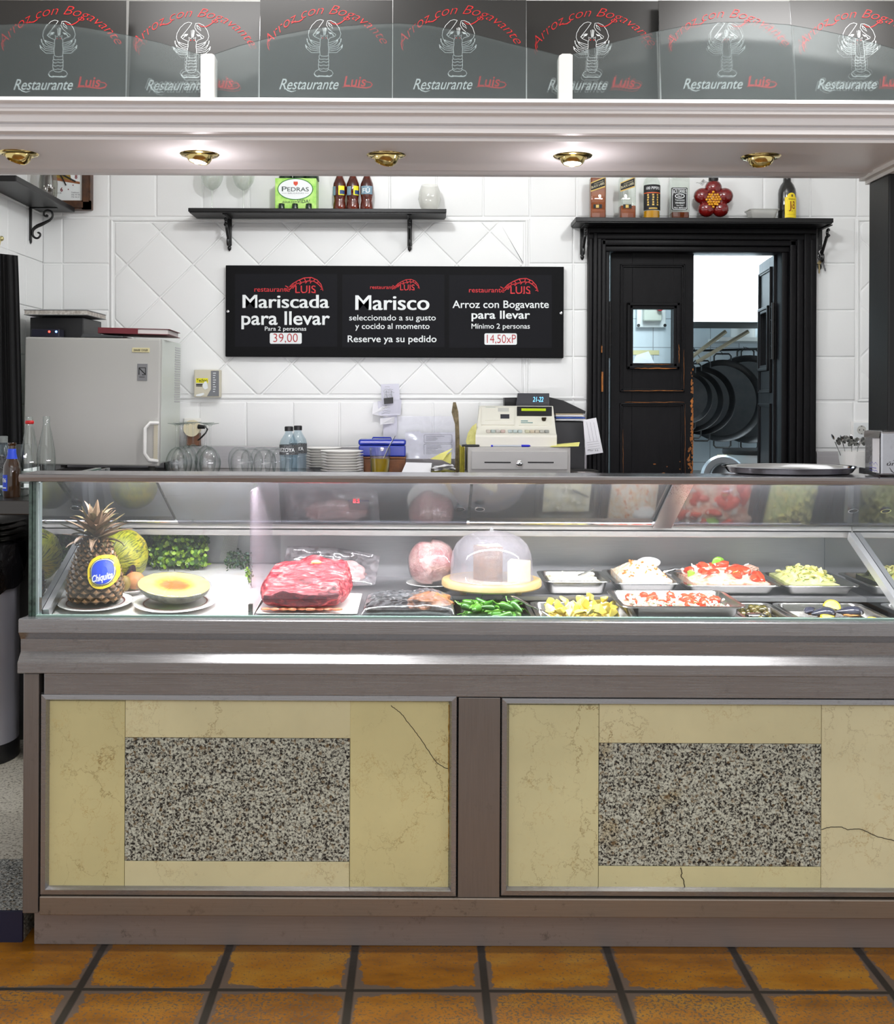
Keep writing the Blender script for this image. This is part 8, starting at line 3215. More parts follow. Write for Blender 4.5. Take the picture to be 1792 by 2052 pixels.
# ---- wrapped tray with roast
zd = deckr(2.97) + 0.001
xa, xb = XP(724, 2.90, 1238), XP(913, 2.90, 1238)
t = T('wrapped_tray', 'black tray wrapped in shiny cling film with a small browned roast', 'tray', ((xa + xb) / 2, 3.0, zd))
cx, hx = (xa + xb) / 2, (xb - xa) / 2 - 0.004
m = MB()
m.loft([rrect(cx, 3.01, a, b, 0.02, zd + z) for a, b, z in ((hx - 0.02, 0.085, 0.0), (hx - 0.004, 0.102, 0.012), (hx, 0.107, 0.013), (hx, 0.107, 0.015), (hx - 0.008, 0.10, 0.014), (hx - 0.022, 0.084, 0.003))], True, True)
m.build('tray', mat('black_tray', (30, 26, 26), 0.3), t, True)
m = MB()
c = Vector((XP(862, 2.98, 1215), 2.99, zd + 0.020))
m.blob(c, (0.062, 0.050, 0.026), 4, 0.25, 2.2, 12)
for v in m.v:
    v.z = max(v.z, zd + 0.004)
m.build('roast', mat('roast_brown', (176, 112, 60), 0.35, var=(30, (110, 56, 24), 0.25), bump=(70, 0.5, 0.005)), t, True)
m = MB()
n_ = 40
vs = []
for i in range(n_ + 1):
    for j in range(n_ + 1):
        f, g = i / n_ * 2 - 1, j / n_ * 2 - 1
        e = (1 - abs(f) ** 5) * (1 - abs(g) ** 5)
        z = 0.017 + 0.020 * e + 0.016 * math.exp(-((f - 0.42) / 0.38) ** 2 - (g + 0.05) ** 2 / 0.35)
        z += 0.005 * e * noise.noise(Vector((f * 5, g * 6, 2))) + 0.0045 * e * noise.noise(Vector((f * 14, g * 12, 7)))
        if max(abs(f), abs(g)) > 0.99:
            z = 0.004
        vs.append(Vector((cx + f * (hx + 0.003), 3.01 + g * 0.109, zd + z)))
k1 = n_ + 1
m.add(vs, [(i * k1 + j, (i + 1) * k1 + j, (i + 1) * k1 + j + 1, i * k1 + j + 1) for i in range(n_) for j in range(n_)])
m.build('cling_film', thin_glass('shiny_film', (250, 250, 252), 0.14, 0.8, 0.05, 0.14, (240, 240, 244), 50), t, True, angle=80)

# ---- wrapped ham on a plate
YHM = 3.30
zd = deckr(YHM) + 0.001
c = Vector((XP(866, YHM, 1180), YHM, zd))
solo(MB().lathe(plate_prof(0.078, 0.016), c, 48), 'plate', M_CHINA, 'white plate under the wrapped ham behind the foil tray', 'plate', c, None, True)
hm = Vector((XP(866, YHM, 1130), YHM, zd + 0.0755))
t = T('ham', 'round pink ham wrapped in cling film on a white plate beside the cheese dome', 'ham', hm)
m = MB()


def hamf(q):
    x, y, z = q
    k = 1 - 0.07 * math.sin(max(-1, min(1, x / 0.07)) * 2 + 0.6)
    return Vector((x, y, z * k + (0.006 if x > 0 else 0)))


m.blob(hm, (0.069, 0.062, 0.068), 5, 0.09, 1.6, 6, fn=hamf)
for v in m.v:
    v.z = max(v.z, zd + 0.007)
m.build('meat', mat('ham_pink', (214, 176, 170), 0.3, var=(24, (176, 110, 112), 0.16), bump=(46, 0.8, 0.012), coat=0.6), t, True)
m = MB()
m.blob(hm, (0.0715, 0.0645, 0.0705), 6, 0.09, 1.6, 6, fn=hamf)
for v in m.v:
    d = (v - hm)
    u = d.x * 0.8 + d.z
    v.xyz = hm + d * (1 + 0.010 * noise.noise(Vector((u * 160, (d.x - d.z) * 30, 3))) + 0.008 * noise.noise(d * 60))
    v.z = max(v.z, zd + 0.006)
m.build('cling_film', thin_glass('ham_film', (250, 248, 248), 0.10, 0.7, 0.08, 0.16, (246, 238, 240), 40), t, True, angle=80)

# ---- cheese board with dome
YB2 = 3.16
zd = zc(1190.5, 3.02)
c = Vector((XP(985, YB2, 1180), YB2, zd))
t = T('cheese_board', 'round pale wooden board under the clear cheese dome', 'board', c)
MB().lathe([(0, 0), (0.140, 0.0), (0.1435, 0.004), (0.1435, 0.016), (0.141, 0.020), (0, 0.020)], c, 64).build('board', mat('pale_board', (196, 172, 124), 0.5, var=(14, (176, 148, 96), 0.2)), t, True)
m = MB()
for dx, dy in ((-0.08, 0.03), (0.08, 0.03), (0, 0.11)):
    m.lathe([(0.01, deckr(YB2 + dy) - zd + 0.0005), (0.01, 0.0)], (c.x + dx, c.y + dy, zd), 10)
m.build('foot', mat('pale_board', (196, 172, 124)), t)
zt_ = zd + 0.0205
dm = T('cheese_dome', 'clear plastic dome with small knob covering the cheeses', 'dome', (c.x, c.y, zt_))
prof = [(0.1195, 0.0), (0.1215, 0.002), (0.1185, 0.006), (0.117, 0.045), (0.113, 0.075), (0.102, 0.100), (0.082, 0.119), (0.052, 0.131), (0.024, 0.1365), (0.0, 0.137)]
MB().lathe(prof, (c.x, c.y, zt_), 64).build('cover', thin_glass('dome_plastic', (244, 242, 246), 0.06, 0.5, 0.06, 0.12, (232, 226, 234)), dm, True)
MB().lathe([(0.007, 0.1365), (0.004, 0.139), (0.0065, 0.143), (0.004, 0.147), (0, 0.148)], (c.x, c.y, zt_), 20).build('knob', thin_glass('knob_clear', (214, 214, 220), 0.2, 0.6, 0.05, 0.2), dm, True)


def wedge(name, lb, ang, dirz, R_, span, h, cols, off):
    o_ = Vector((c.x + off[0], c.y + off[1], zt_ + 0.0005))
    t = T(name, lb, 'cheese', o_, 'cheeses under the dome')
    n_ = 10
    pts_ = [(0.0, 0.0)] + [(R_ * math.cos(dirz - span / 2 + span * i / n_), R_ * math.sin(dirz - span / 2 + span * i / n_)) for i in range(n_ + 1)]
    m = MB().prism([(o_.x + p[0], o_.y + p[1]) for p in pts_], o_.z + 0.001, o_.z + h - 0.001, 'z')
    m.build('paste', cols[0], t)
    m = MB()
    for i in range(n_):
        p, q = pts_[1 + i], pts_[2 + i]
        k_ = 1 + 0.004 / R_
        m.add([(o_.x + p[0] * k_, o_.y + p[1] * k_, o_.z), (o_.x + q[0] * k_, o_.y + q[1] * k_, o_.z), (o_.x + q[0] * k_, o_.y + q[1] * k_, o_.z + h), (o_.x + p[0] * k_, o_.y + p[1] * k_, o_.z + h),
               (o_.x + p[0], o_.y + p[1], o_.z), (o_.x + q[0], o_.y + q[1], o_.z), (o_.x + q[0], o_.y + q[1], o_.z + h), (o_.x + p[0], o_.y + p[1], o_.z + h)], [(0, 1, 2, 3), (5, 4, 7, 6), (3, 2, 6, 7), (0, 4, 5, 1)])
    m.build('rind', cols[1], t)


wedge('cheese_wedge', 'tall cheese wedge with dark brown rind turned to the front under the dome', 0, -2.05, 0.080, 1.15, 0.098, (mat('cheese_ivory', (232, 214, 150), 0.5), mat('cheese_rind', (112, 72, 34), 0.6, var=(40, (70, 42, 18), 0.2))), (0.020, 0.03))
wedge('cheese_wedge', 'low cream coloured cheese piece at the right under the dome', 0, -1.2, 0.060, 1.2, 0.058, (mat('cheese_cream', (240, 228, 180), 0.5), mat('cheese_cream_rind', (230, 214, 160), 0.5)), (0.056, 0.0))


# ---- steel pans
def pan(label, px0, px1, Yf, Yb, zr, depth, group='steel food pans in the display', side=0.012, name='food_pan'):
    xa, xb = XP(px0, Yf, 1200), XP(px1, Yf, 1200)
    cx, cy = (xa + xb) / 2, (Yf + Yb) / 2
    hx, hy = (xb - xa) / 2, (Yb - Yf) / 2
    t = T(name, label, 'pan', (cx, cy, zr - depth), group)
    m = MB()
    fl = 0.011
    rg = [rrect(cx, cy, hx - side - fl - 0.004, hy - side - fl - 0.004, 0.014, zr - depth), rrect(cx, cy, hx - side - fl, hy - side - fl, 0.02, zr - depth + 0.005), rrect(cx, cy, hx - fl, hy - fl, 0.024, zr - 0.004), rrect(cx, cy, hx - 0.001, hy - 0.001, 0.026, zr - 0.004),
          rrect(cx, cy, hx, hy, 0.026, zr - 0.002), rrect(cx, cy, hx - 0.001, hy - 0.001, 0.026, zr), rrect(cx, cy, hx - fl - 0.001, hy - fl - 0.001, 0.023, zr), rrect(cx, cy, hx - fl - 0.003, hy - fl - 0.003, 0.022, zr - 0.003),
          rrect(cx, cy, hx - side - fl - 0.002, hy - side - fl - 0.002, 0.019, zr - depth + 0.006), rrect(cx, cy, hx - side - fl - 0.006, hy - side - fl - 0.006, 0.013, zr - depth + 0.002)]
    m.loft(rg, True, True)
    m.build('pan', M_PAN, t, True)
    return cx, cy, hx - fl - 0.004, hy - fl - 0.004


def mound(name, lb, cat_, cx, cy, hx, hy, z0, h, m_, amp=0.25, fr=9.0, seed=0, n=46, kind='stuff', pw=2.6, low=0.0):
    m = MB()
    vs = []
    for i in range(n + 1):
        for j in range(n + 1):
            f, g = i / n * 2 - 1, j / n * 2 - 1
            e = (1 - abs(f) ** pw) * (1 - abs(g) ** pw)
            x, y = cx + f * hx, cy + g * hy
            q = Vector((x * 1.0 + seed, y, seed))
            nn = noise.noise(q * fr * 4) * 0.5 + noise.noise(q * fr * 9) * 0.35 + noise.noise(q * fr * 20) * 0.2
            vs.append(Vector((x, y, z0 + h * (low + (1 - low) * e) * (0.8 + amp * noise.noise(q * fr * 1.3)) + nn * amp * 0.03 * (0.3 + e))))
    k1 = n + 1
    m.add(vs, [(i * k1 + j, (i + 1) * k1 + j, (i + 1) * k1 + j + 1, i * k1 + j + 1) for i in range(n) for j in range(n)])
    edge = [i * k1 for i in range(k1)] + [(k1 - 1) * k1 + j for j in range(1, k1)] + [i * k1 + k1 - 1 for i in range(k1 - 2, -1, -1)] + [j for j in range(k1 - 2, 0, -1)]
    base = [Vector((vs[e].x, vs[e].y, z0 - 0.002)) for e in edge]
    o = len(m.v)
    m.v += base
    L_ = len(edge)
    for i in range(L_):
        m.f.append([edge[i], edge[(i + 1) % L_], o + (i + 1) % L_, o + i])
        m.mi.append(0)
    m.f.append([o + i for i in range(L_)][::-1])
    m.mi.append(0)
    return solo(m, name, m_, lb, cat_, (cx, cy, z0), None, True, kind, 60)


def hull(seed, r, n=10, bev=0.12):
    rg_ = random.Random(seed)
    bm = bmesh.new()
    for i in range(n):
        v = Vector((rg_.gauss(0, 1), rg_.gauss(0, 1), rg_.gauss(0, 1))).normalized()
        bm.verts.new((v.x * r[0], v.y * r[1], v.z * r[2]))
    res = bmesh.ops.convex_hull(bm, input=bm.verts)
    bmesh.ops.delete(bm, geom=[g for g in res.get('geom_interior', []) if isinstance(g, bmesh.types.BMVert)], context='VERTS')
    bmesh.ops.bevel(bm, geom=bm.edges[:], offset=bev * min(r), segments=2, affect='EDGES', clamp_overlap=True)
    return MB().bm(bm)


ZRF = zc(1240, 2.893)
# peppers
cx, cy, hx, hy = pan('steel pan of small green peppers, in front below the cheese dome', 903, 1077, 2.893, 3.150, ZRF, 0.060)
zf = ZRF - 0.056
M_PEP = [mat('pepper_green', (78, 138, 40), 0.25, var=(30, (48, 104, 28), 0.25), coat=0.3), mat('pepper_green_pale', (104, 158, 54), 0.25, var=(30, (64, 122, 34), 0.25), coat=0.3), mat('pepper_green_dark', (44, 92, 30), 0.25, var=(30, (64, 120, 36), 0.25), coat=0.3)]
protos = []
PL = 'small glossy green pepper in the pan under the cheese dome'
for k in range(6):
    rg_ = random.Random(40 + k)
    L = rg_.uniform(0.045, 0.062)
    r0 = rg_.uniform(0.0095, 0.0125)
    bend = rg_.uniform(-0.5, 0.5)
    t = T('green_pepper', PL, 'pepper', (0, 0, 0), 'green peppers in the pan')
    pts_, rs_ = [], []
    p = Vector((-L / 2, 0, 0))
    th = -bend * 0.5
    for i in range(11):
        f = i / 10
        pts_.append(p.copy())
        rs_.append(r0 * max(0.06, (math.sin(min(1, f * 3.5 + 0.18) * PI / 2)) * (1 - 0.72 * f ** 1.5)) * (0.55 if i == 0 else 1) * (0.3 if i == 10 else 1))
        p += Vector((math.cos(th), math.sin(th), 0)) * L / 10
        th += bend / 10
    m = MB().tube(pts_, rs_, 12)
    for v in m.v:
        a_ = math.atan2(v.z, v.y)
        v.z *= 1 + 0.08 * math.sin(3 * a_ + k)
    m.build('body', M_PEP[k % 3], t, True, angle=70)
    m = MB()
    d0 = (pts_[0] - pts_[1]).normalized()
    q0 = pts_[0]
    m.tube([q0 - d0 * 0.001, q0 + d0 * 0.002, q0 + d0 * 0.009, q0 + d0 * 0.016 + Vector((0, 0.004, 0.003)), q0 + d0 * 0.021 + Vector((0, 0.008, 0.004))], [0.005, 0.0032, 0.0017, 0.0016, 0.0021], 8)
    m.build('stem', M_PEP[1], t, True)
    protos.append(t)
spots = []
for lay, n in ((0, 40), (1, 34), (2, 24)):
    for i in range(n):
        fx, fy = RF.uniform(-0.86, 0.86), RF.uniform(-0.86, 0.86)
        spots.append(Vector((cx + fx * (hx - 0.024), cy + fy * (hy - 0.024), zf + 0.034 + lay * 0.019 + 0.008 * (1 - abs(fx)) * (1 - abs(fy)) - (0.012 if fy > 0.1 and lay == 2 else 0))))
many(protos, spots, (0.85, 1.15), 0.5)
# fork
m = MB()
a_, b_ = W(1008, 1196, 3.05), W(1106, 1241, 2.888)
mid = a_.lerp(b_, 0.55) + Vector((0, 0, 0.010))
pp_ = [a_ + Vector((0, 0, 0.006)), a_.lerp(mid, 0.5) + Vector((0, 0, 0.008)), mid, mid.lerp(b_, 0.5) + Vector((0, 0, 0.006)), b_ + Vector((0, 0, 0.004))]
m.tube(pp_, [0.0045, 0.0042, 0.0030, 0.0025, 0.0022], 10)
for v in m.v:
    pass
solo(m, 'serving_fork', M_CHROME, 'steel fork lying across the green peppers onto the potato pan', 'fork', a_, smooth=True)
# potato wedges
cx, cy, hx, hy = pan('steel pan of yellow potato pieces, in front right of the peppers', 1079, 1281, 2.893, 3.150, ZRF, 0.060)
M_POT = [mat('potato_yellow', (250, 232, 120), 0.35, var=(30, (244, 216, 84), 0.25)), mat('potato_pale', (252, 244, 176), 0.35, var=(30, (250, 230, 120), 0.25))]


def relax(P, r, x0, x1, y0, y1, z0, it=70):
    for _ in range(it):
        for i in range(len(P)):
            P[i].z -= 0.0006
            for j in range(i):
                d = P[i] - P[j]
                L = d.length
                if 1e-7 < L < 2 * r:
                    d *= (2 * r - L) * 0.5 / L
                    P[i] += d
                    P[j] -= d
            P[i].x = min(max(P[i].x, x0), x1)
            P[i].y = min(max(P[i].y, y0), y1)
            P[i].z = max(P[i].z, z0)
    return P


protos = []
for k in range(7):
    m = hull(100 + k, (0.021, 0.0165, 0.012), 9, 0.14)
    protos.append(solo(m, 'potato_piece', M_POT[k % 2], 'peeled yellow potato piece in the front pan right of the peppers', 'potato', (0, 0, 0), 'potato pieces in the front pan', True, angle=35))
spots = []
for lay, n in ((0, 36), (1, 36), (2, 32)):
    for i in range(n):
        fx, fy = RF.uniform(-0.93, 0.93), RF.uniform(-0.9, 0.95)
        hgt = 0.010 * (1 - fx * fx) + 0.010 * (fy > 0)
        spots.append(Vector((cx + fx * (hx - 0.022), cy + fy * (hy - 0.022), zf + 0.038 + lay * 0.021 + hgt * lay / 2)))
relax(spots, 0.0135, cx - hx + 0.030, cx + hx - 0.030, cy - hy + 0.030, cy + hy - 0.030, zf + 0.036)
many(protos, spots, (0.8, 1.1), 1.5)
# support deck under the raised tray
xs0, xs1 = XP(1283, 2.90, 1238), XP(1494, 2.90, 1238)
ztr = zc(1239, 2.905)
o = MB().box(xs0, xs1, 2.8895, 3.155, ztr - 0.012, ztr).build('tray_rest', M_STEELIN, dc)
# front raised tray: tomato and white cheese
zr = zc(1214, 2.893)
cx, cy, hx, hy = pan('steel tray of tomato and white cheese cubes, raised at the front', 1246, 1500, 2.893, 3.150, zr, zr - ztr - 0.0005)
zf = zr - 0.030
M_WCH = mat('white_cheese', (244, 240, 226), 0.5, var=(50, (232, 224, 200), 0.2))
mound('cheese_crumbs', 'white cheese and onion crumbs filling the raised front tray', 'salad', cx, cy, hx - 0.016, hy - 0.017, zf + 0.010, 0.010, mat('salad_base', (236, 214, 196), 0.5, var=(70, (214, 120, 96), 0.12)), 0.3, 9, 3)
M_TOM = mat('tomato_red', (206, 46, 26), 0.22, var=(30, (226, 92, 56), 0.25), coat=0.4)
protos = []
for k in range(4):
    m = MB().blob((0, 0, 0), (0.017, 0.012, 0.010), 3, 0.22, 2.2, 20 + k)
    protos.append(solo(m, 'tomato_piece', M_TOM, 'red tomato piece in the raised front tray', 'tomato', (0, 0, 0), 'tomato pieces in the front tray', True))
many(protos, [Vector((cx + (hx - 0.03) * RF.uniform(-1, 1), cy + (hy - 0.03) * RF.uniform(-1, 1), zf + 0.021 + RF.uniform(0, 0.004))) for i in range(26)], (0.7, 1.15), 0.6)
protos = []
for k in range(3):
    m = hull(140 + k, (0.0085, 0.0075, 0.0065), 10, 0.15)
    protos.append(solo(m, 'cheese_cube', M_WCH, 'small white cheese cube in the raised front tray', 'cheese', (0, 0, 0), 'cheese cubes in the front tray', True, angle=30))
many(protos, [Vector((cx + (hx - 0.02) * RF.uniform(-1, 1), cy + (hy - 0.02) * RF.uniform(-1, 1), zf + 0.019 + RF.uniform(0, 0.010))) for i in range(110)], (0.7, 1.25), 1.5)
M_HERB = mat('herb_green', (70, 112, 40), 0.5)
m = MB()
for k in range(90):
    R = Matrix.Translation((cx + (hx - 0.015) * RF.uniform(-1, 1), cy + (hy - 0.015) * RF.uniform(-1, 1), zf + 0.028 + RF.uniform(0, 0.004))) @ Matrix.Rotation(RF.uniform(0, 6), 4, 'Z') @ Matrix.Rotation(RF.uniform(-1, 1), 4, 'X')
    m.box(-0.0022, 0.0022, -0.0012, 0.0012, 0, 0.0006, 0, R)
solo(m, 'chopped_parsley', M_HERB, 'flecks of chopped parsley over the raised front tray', 'herb', (cx, cy, zf + 0.028), kind='stuff')
# olives / mushrooms pan
zro = zc(1241, 2.893)
cx, cy, hx, hy = pan('shallow steel pan of olives between the raised tray and the mussels', 1499, 1603, 2.893, 3.155, zro, 0.060, side=0.006)
zf = zro - 0.054
zf = zro - 0.034
m = MB().box(cx - hx + 0.010, cx + hx - 0.010, cy - hy + 0.010, cy + hy - 0.010, zf, zf + 0.012)
solo(m, 'brine', liquid('brown_brine', (96, 66, 24), 1.5), 'brown oily brine in the olive pan', 'liquid', (cx, cy, zf), kind='stuff')
protos = []
for k in range(3):
    t = T('olive', 'green brown olive in the shallow pan beside the mussels', 'olive', (0, 0, 0), 'olives in the pan')
    MB().blob((0, 0, 0), (0.0125, 0.0105, 0.0105), 3, 0.05, 2, k).build('flesh', mat('olive_%d' % k, ((110, 100, 40), (84, 78, 34), (128, 112, 52))[k], 0.2, coat=0.4, var=(60, (66, 58, 22), 0.2)), t, True)
    MB().lathe([(0.0026, -0.0006), (0.0026, 0.0006), (0, 0.0006)], (0, 0, 0.0105), 10).build('pit_hole', M_BLKTXT, t)
    protos.append(t)
many(protos, relax([Vector((cx + (hx - 0.018) * RF.uniform(-1, 1), cy + (hy - 0.022) * RF.uniform(-0.9, 1), zf + 0.012 + RF.uniform(0, 0.022))) for i in range(44)], 0.0115, cx - hx + 0.016, cx + hx - 0.016, cy - hy + 0.02, cy + hy - 0.02, zf + 0.013, 50), (0.85, 1.05), 1.2)
m = MB()
q = Vector((cx - 0.022, cy - 0.05, zf + 0.034))
m.blob(q, (0.030, 0.021, 0.005), 3)
m.tube([q + Vector((-0.028, 0, 0.002)), q + Vector((-0.07, 0.01, 0.024))], [0.004, 0.003], 8)
for v in m.v:
    v.x = max(v.x, cx - hx + 0.004)
solo(m, 'serving_spoon', M_CHROME, 'steel spoon lying in the olive pan', 'spoon', q, smooth=True)
# mussels
cx, cy, hx, hy = pan('steel pan of mussels in broth with lemon at the right end of the case', 1606, 1800, 2.893, 3.155, zro, 0.060)
m = MB().box(cx - hx + 0.012, cx + hx - 0.012, cy - hy + 0.012, cy + hy - 0.012, zf, zf + 0.014)
solo(m, 'broth', liquid('grey_broth', (112, 108, 92), 1.2), 'greyish mussel broth in the right front pan', 'liquid', (cx, cy, zf), kind='stuff')
zl_ = zf + 0.018
mlabs = ['large blue black mussel at the left of its pan beside a lemon wedge', 'blue black mussel at the back right of its pan', 'mussel with orange flesh at the left front of its pan']
for i, (px, y_, an, s) in enumerate(((1650, 3.03, 0.35, 1.0), (1703, 3.05, -0.15, 0.95), (1622, 3.06, 0.9, 0.7))):
    c = Vector((XP(px, y_, 1220), y_, zl_ + 0.010))
    t = T('mussel', mlabs[i], 'mussel', c, 'mussels in the broth')
    m = MB()
    vs = []
    m.blob((0, 0, 0), (0.040 * s, 0.022 * s, 0.017 * s), 4)
    for v in m.v:
        f = (v.x / (0.040 * s) + 1) / 2
        k_ = 0.35 + 0.75 * math.sin(min(1, f * 0.72 + 0.05) * PI / 1.25)
        v.y *= k_
        v.z *= k_
        v.z = max(v.z, -0.004)
        v.xyz = Matrix.Rotation(an, 3, 'Z') @ v
        v += c
    m.build('shell', mat('mussel_shell', (36, 38, 50), 0.15, var=(18, (74, 76, 92), 0.2), coat=0.5), t, True)
    m = MB()
    m.blob((0.004, -0.008, -0.006), (0.026 * s, 0.016 * s, 0.006 * s), 3, 0.3, 3, i)
    for v in m.v:
        v.xyz = Matrix.Rotation(an, 3, 'Z') @ v
        v += c
    m.build('flesh', mat('mussel_flesh', (206, 150, 88), 0.35), t, True)
llabs = ['lemon wedge behind the large mussel', 'lemon slice at the front right of the mussel pan', 'lemon wedge floating at the front left of the mussel pan']
for i, (px, y_, rot) in enumerate(((1667, 3.07, (1.1, 0.2, -0.5)), (1757, 2.945, (0.25, 0.1, 0.3)), (1662, 2.985, (0.2, 0.0, 0.6)))):
    c = Vector((XP(px, y_, 1225), y_, zl_ + (0.016 if i == 0 else 0.003)))
    t = T('lemon_slice', llabs[i], 'lemon', c, 'lemon pieces in the mussel pan')
    n_ = 16
    pts_ = [(0.024 * math.cos(PI * k / n_), 0.024 * math.sin(PI * k / n_)) for k in range(n_ + 1)]
    m = MB().prism([(c.x + p[0] * 0.86, c.y + p[1] * 0.86) for p in pts_], c.z - 0.004, c.z + 0.0045, 'z')
    m.build('pulp', mat('lemon_pulp', (246, 236, 150), 0.3, var=(70, (240, 220, 100), 0.2)), t)
    m = MB()
    for k in range(n_):
        p, q = pts_[k], pts_[k + 1]
        a8 = []
        for z in (-0.0042, 0.0047):
            for f_ in (0.86, 1.0):
                a8 += [(c.x + p[0] * f_, c.y + p[1] * f_, c.z + z), (c.x + q[0] * f_, c.y + q[1] * f_, c.z + z)]
        m.add(a8, [(0, 1, 3, 2), (4, 6, 7, 5), (2, 3, 7, 6), (0, 4, 5, 1)])
    m.build('peel', mat('lemon_peel', (244, 206, 20), 0.35), t)
    t.rotation_euler = rot
# --- back row
YBK = 3.170


def zdk(y):
    return deckr(y) + 0.001


zr = zc(1164, YBK)
cx, cy, hx, hy = pan('small steel pan of white cheese salad in the back row beside the cheese dome', 1088, 1228, YBK, 3.375, zr, zr - zdk(YBK) - 0.004, side=0.008)
mound('soft_cheese', 'soft white cheese filling the small back pan', 'cheese', cx, cy, hx - 0.013, hy - 0.013, zr - 0.016, 0.022, mat('soft_white', (246, 242, 226), 0.45, var=(40, (240, 226, 180), 0.15)), 0.35, 8, 5, low=0.4)
protos = [solo(hull(160 + k, (0.011, 0.010, 0.008), 9), 'cheese_chunk', M_WCH, 'white cheese chunk in the small back pan', 'cheese', (0, 0, 0), 'cheese chunks in the small back pan', True, angle=30) for k in range(3)]
many(protos, [Vector((cx + (hx - 0.02) * RF.uniform(-1, 1), cy + (hy - 0.025) * RF.uniform(-1, 1), zr - 0.004 + RF.uniform(0, 0.003))) for i in range(20)], (0.7, 1.2), 1.5)
m = MB()
a_ = Vector((cx + 0.012, cy - 0.02, zr + 0.002))
m.tube([a_, a_ + Vector((0.03, 0.01, 0.012)), a_ + Vector((0.05, 0.015, 0.020))], [0.004, 0.003, 0.003], 8)
solo(m, 'serving_fork', M_CHROME, 'small fork stuck in the white cheese of the back pan', 'fork', a_, smooth=True)
zr = zc(1167, YBK)
cx, cy, hx, hy = pan('steel pan heaped with white rice salad in the back row', 1232, 1371, YBK, 3.43, zr, zr - zdk(YBK) - 0.004)
mound('rice_salad', 'heaped white rice salad with orange bits in the back row', 'salad', cx, cy, hx - 0.013, hy - 0.013, zr - 0.012, 0.060, mat('rice_white', (246, 240, 228), 0.5, var=(80, (244, 206, 164), 0.10)), 0.22, 9, 8, 60, low=0.35)
protos = [solo(hull(180 + k, (0.0075, 0.0045, 0.004), 8), 'carrot_bit', mat('carrot_orange', (232, 130, 60), 0.4), 'orange bit on the white rice salad', 'carrot', (0, 0, 0), 'orange bits on the rice salad', True, angle=30) for k in range(2)]


def on_mound(o, x, y):
    best, z = 9, 0
    for v in o.data.vertices:
        d = (v.co.x + o.location.x - x) ** 2 + (v.co.y + o.location.y - y) ** 2
        if d < best - 1e-9:
            best, z = d, v.co.z + o.location.z
    return z


mo = bpy.data.objects['rice_salad']
sp_ = []
for i in range(40):
    x, y = cx + (hx - 0.02) * RF.uniform(-1, 1), cy + (hy - 0.03) * RF.uniform(-1, 0.6)
    sp_.append(Vector((x, y, on_mound(mo, x, y) + 0.001)))
many(protos, sp_, (0.6, 1.3), 1.0)
x, y = cx + 0.028, cy + 0.02
m = MB().blob((0, 0, 0), (0.036, 0.026, 0.017), 4, 0.05, 2, 3)
c = Vector((x, y, on_mound(mo, x, y) + 0.003))
solo(MB().blob(c, (0.036, 0.026, 0.017), 4, 0.05, 2, 3), 'egg_half', mat('egg_white', (248, 246, 242), 0.3), 'smooth white half egg on top of the rice salad', 'egg', c, None, True)
m = MB()
m.tube([W(1330, 1147, 3.36), W(1352, 1141, 3.36), W(1372, 1141, 3.36), W(1386, 1152, 3.33)], [0.006, 0.005, 0.004, 0.0035], 8)
solo(m, 'serving_spoon', M_CHROME, 'serving spoon handle between the rice salad and the tomato salad', 'spoon', W(1352, 1141, 3.36), smooth=True)
zr = zc(1171, YBK)
cx, cy, hx, hy = pan('steel pan of mixed tomato salad in the middle of the back row', 1374, 1570, YBK, 3.43, zr, zr - zdk(YBK) - 0.004)
mo = mound('mixed_salad', 'mixed salad of onion, tuna and tomato in the back row', 'salad', cx, cy, hx - 0.013, hy - 0.013, zr - 0.012, 0.046, mat('mixed_base', (240, 220, 196), 0.45, var=(50, (220, 130, 104), 0.14)), 0.3, 8, 13, 60, low=0.4)
protos = [solo(MB().blob((0, 0, 0), (0.024, 0.014, 0.011), 3, 0.25, 2, 50 + k), 'tomato_wedge', M_TOM, 'red tomato wedge in the mixed salad of the back row', 'tomato', (0, 0, 0), 'tomato wedges in the back salad', True) for k in range(3)]
sp_ = []
for i in range(16):
    x, y = cx + (hx - 0.03) * RF.uniform(-1, 1), cy + (hy - 0.04) * RF.uniform(-1, 0.7)
    sp_.append(Vector((x, y, on_mound(mo, x, y) + 0.004)))
many(protos, sp_, (0.7, 1.2), 0.6)
protos = [solo(hull(200 + k, (0.016, 0.012, 0.007), 9), 'onion_piece', mat('onion_white', (244, 238, 226), 0.35, var=(40, (236, 214, 206), 0.2)), 'pale onion piece in the mixed salad of the back row', 'onion', (0, 0, 0), 'onion pieces in the back salad', True, angle=30) for k in range(3)]
sp_ = []
for i in range(34):
    x, y = cx + (hx - 0.025) * RF.uniform(-1, 1), cy + (hy - 0.03) * RF.uniform(-1, 0.7)
    sp_.append(Vector((x, y, on_mound(mo, x, y) + 0.005)))
many(protos, sp_, (0.6, 1.2), 1.0)
gl = ['green pepper piece standing up out of the mixed salad', 'pale green lettuce piece at the left of the mixed salad', 'green piece in the front of the mixed salad']
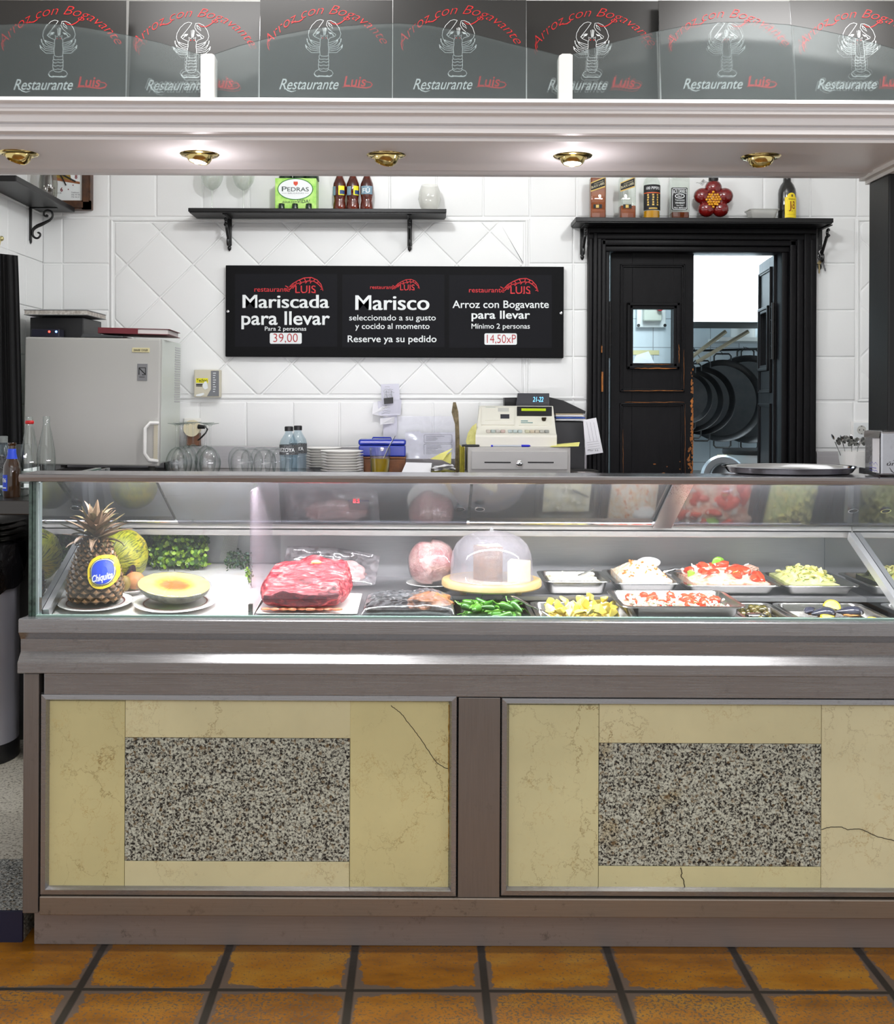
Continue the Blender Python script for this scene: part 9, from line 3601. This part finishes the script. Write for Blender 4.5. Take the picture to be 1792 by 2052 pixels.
for i, (px, y_, s) in enumerate(((1440, 3.33, 1.0), (1385, 3.27, 0.6), (1476, 3.24, 0.6))):
    x = XP(px, y_, 1150)
    c = Vector((x, y_, on_mound(mo, x, y_) + 0.010 * s))
    m = MB().blob(c, (0.018 * s, 0.006 * s, 0.018 * s), 3, 0.35, 1.6, 70 + i)
    solo(m, 'green_pepper_piece', mat('fresh_green', (126, 176, 50), 0.3), gl[i], 'pepper', c, None, True)
x, y = XP(1500, 3.34, 1140), 3.34
c = Vector((x, y, on_mound(mo, x, y) + 0.006))
solo(MB().blob(c, (0.030, 0.022, 0.013), 4, 0.4, 4, 5), 'tuna_chunk', mat('tuna_brown', (176, 132, 116), 0.5, var=(70, (206, 170, 150), 0.2)), 'brown tuna flakes on top of the mixed salad', 'tuna', c, None, True)
zr = zc(1171, YBK)
cx, cy, hx, hy = pan('steel pan of creamy potato salad at the right of the back row', 1572, 1729, YBK, 3.43, zr, zr - zdk(YBK) - 0.004)
mo = mound('potato_salad', 'creamy pale green potato salad at the right of the back row', 'salad', cx - 0.012, cy, hx - 0.026, hy - 0.013, zr - 0.012, 0.046, mat('cream_dressing', (228, 226, 168), 0.4, var=(60, (196, 204, 120), 0.18)), 0.3, 9, 17, 60, low=0.3)
protos = [solo(hull(220 + k, (0.015, 0.012, 0.010), 9), 'potato_cube', mat('salad_potato', (236, 230, 160), 0.35, var=(40, (226, 214, 120), 0.2)), 'dressed potato cube in the creamy salad of the back row', 'potato', (0, 0, 0), 'potato cubes in the back salad', True, angle=30) for k in range(4)]
sp_ = []
for i in range(44):
    x, y = cx - 0.010 + (hx - 0.035) * RF.uniform(-1, 1), cy + (hy - 0.03) * RF.uniform(-1, 0.7)
    sp_.append(Vector((x, y, on_mound(mo, x, y) + 0.003)))
many(protos, sp_, (0.7, 1.25), 1.2)
m = MB()
for k in range(70):
    x, y = cx - 0.01 + (hx - 0.03) * RF.uniform(-1, 1), cy + (hy - 0.02) * RF.uniform(-1, 0.8)
    R = Matrix.Translation((x, y, on_mound(mo, x, y) + 0.008)) @ Matrix.Rotation(RF.uniform(0, 6), 4, 'Z') @ Matrix.Rotation(RF.uniform(-1, 1), 4, 'X')
    m.box(-0.003, 0.003, -0.0014, 0.0014, 0, 0.0008, 0, R)
solo(m, 'chopped_parsley', M_HERB, 'flecks of chopped parsley over the creamy potato salad', 'herb', (cx, cy, zr), kind='stuff')
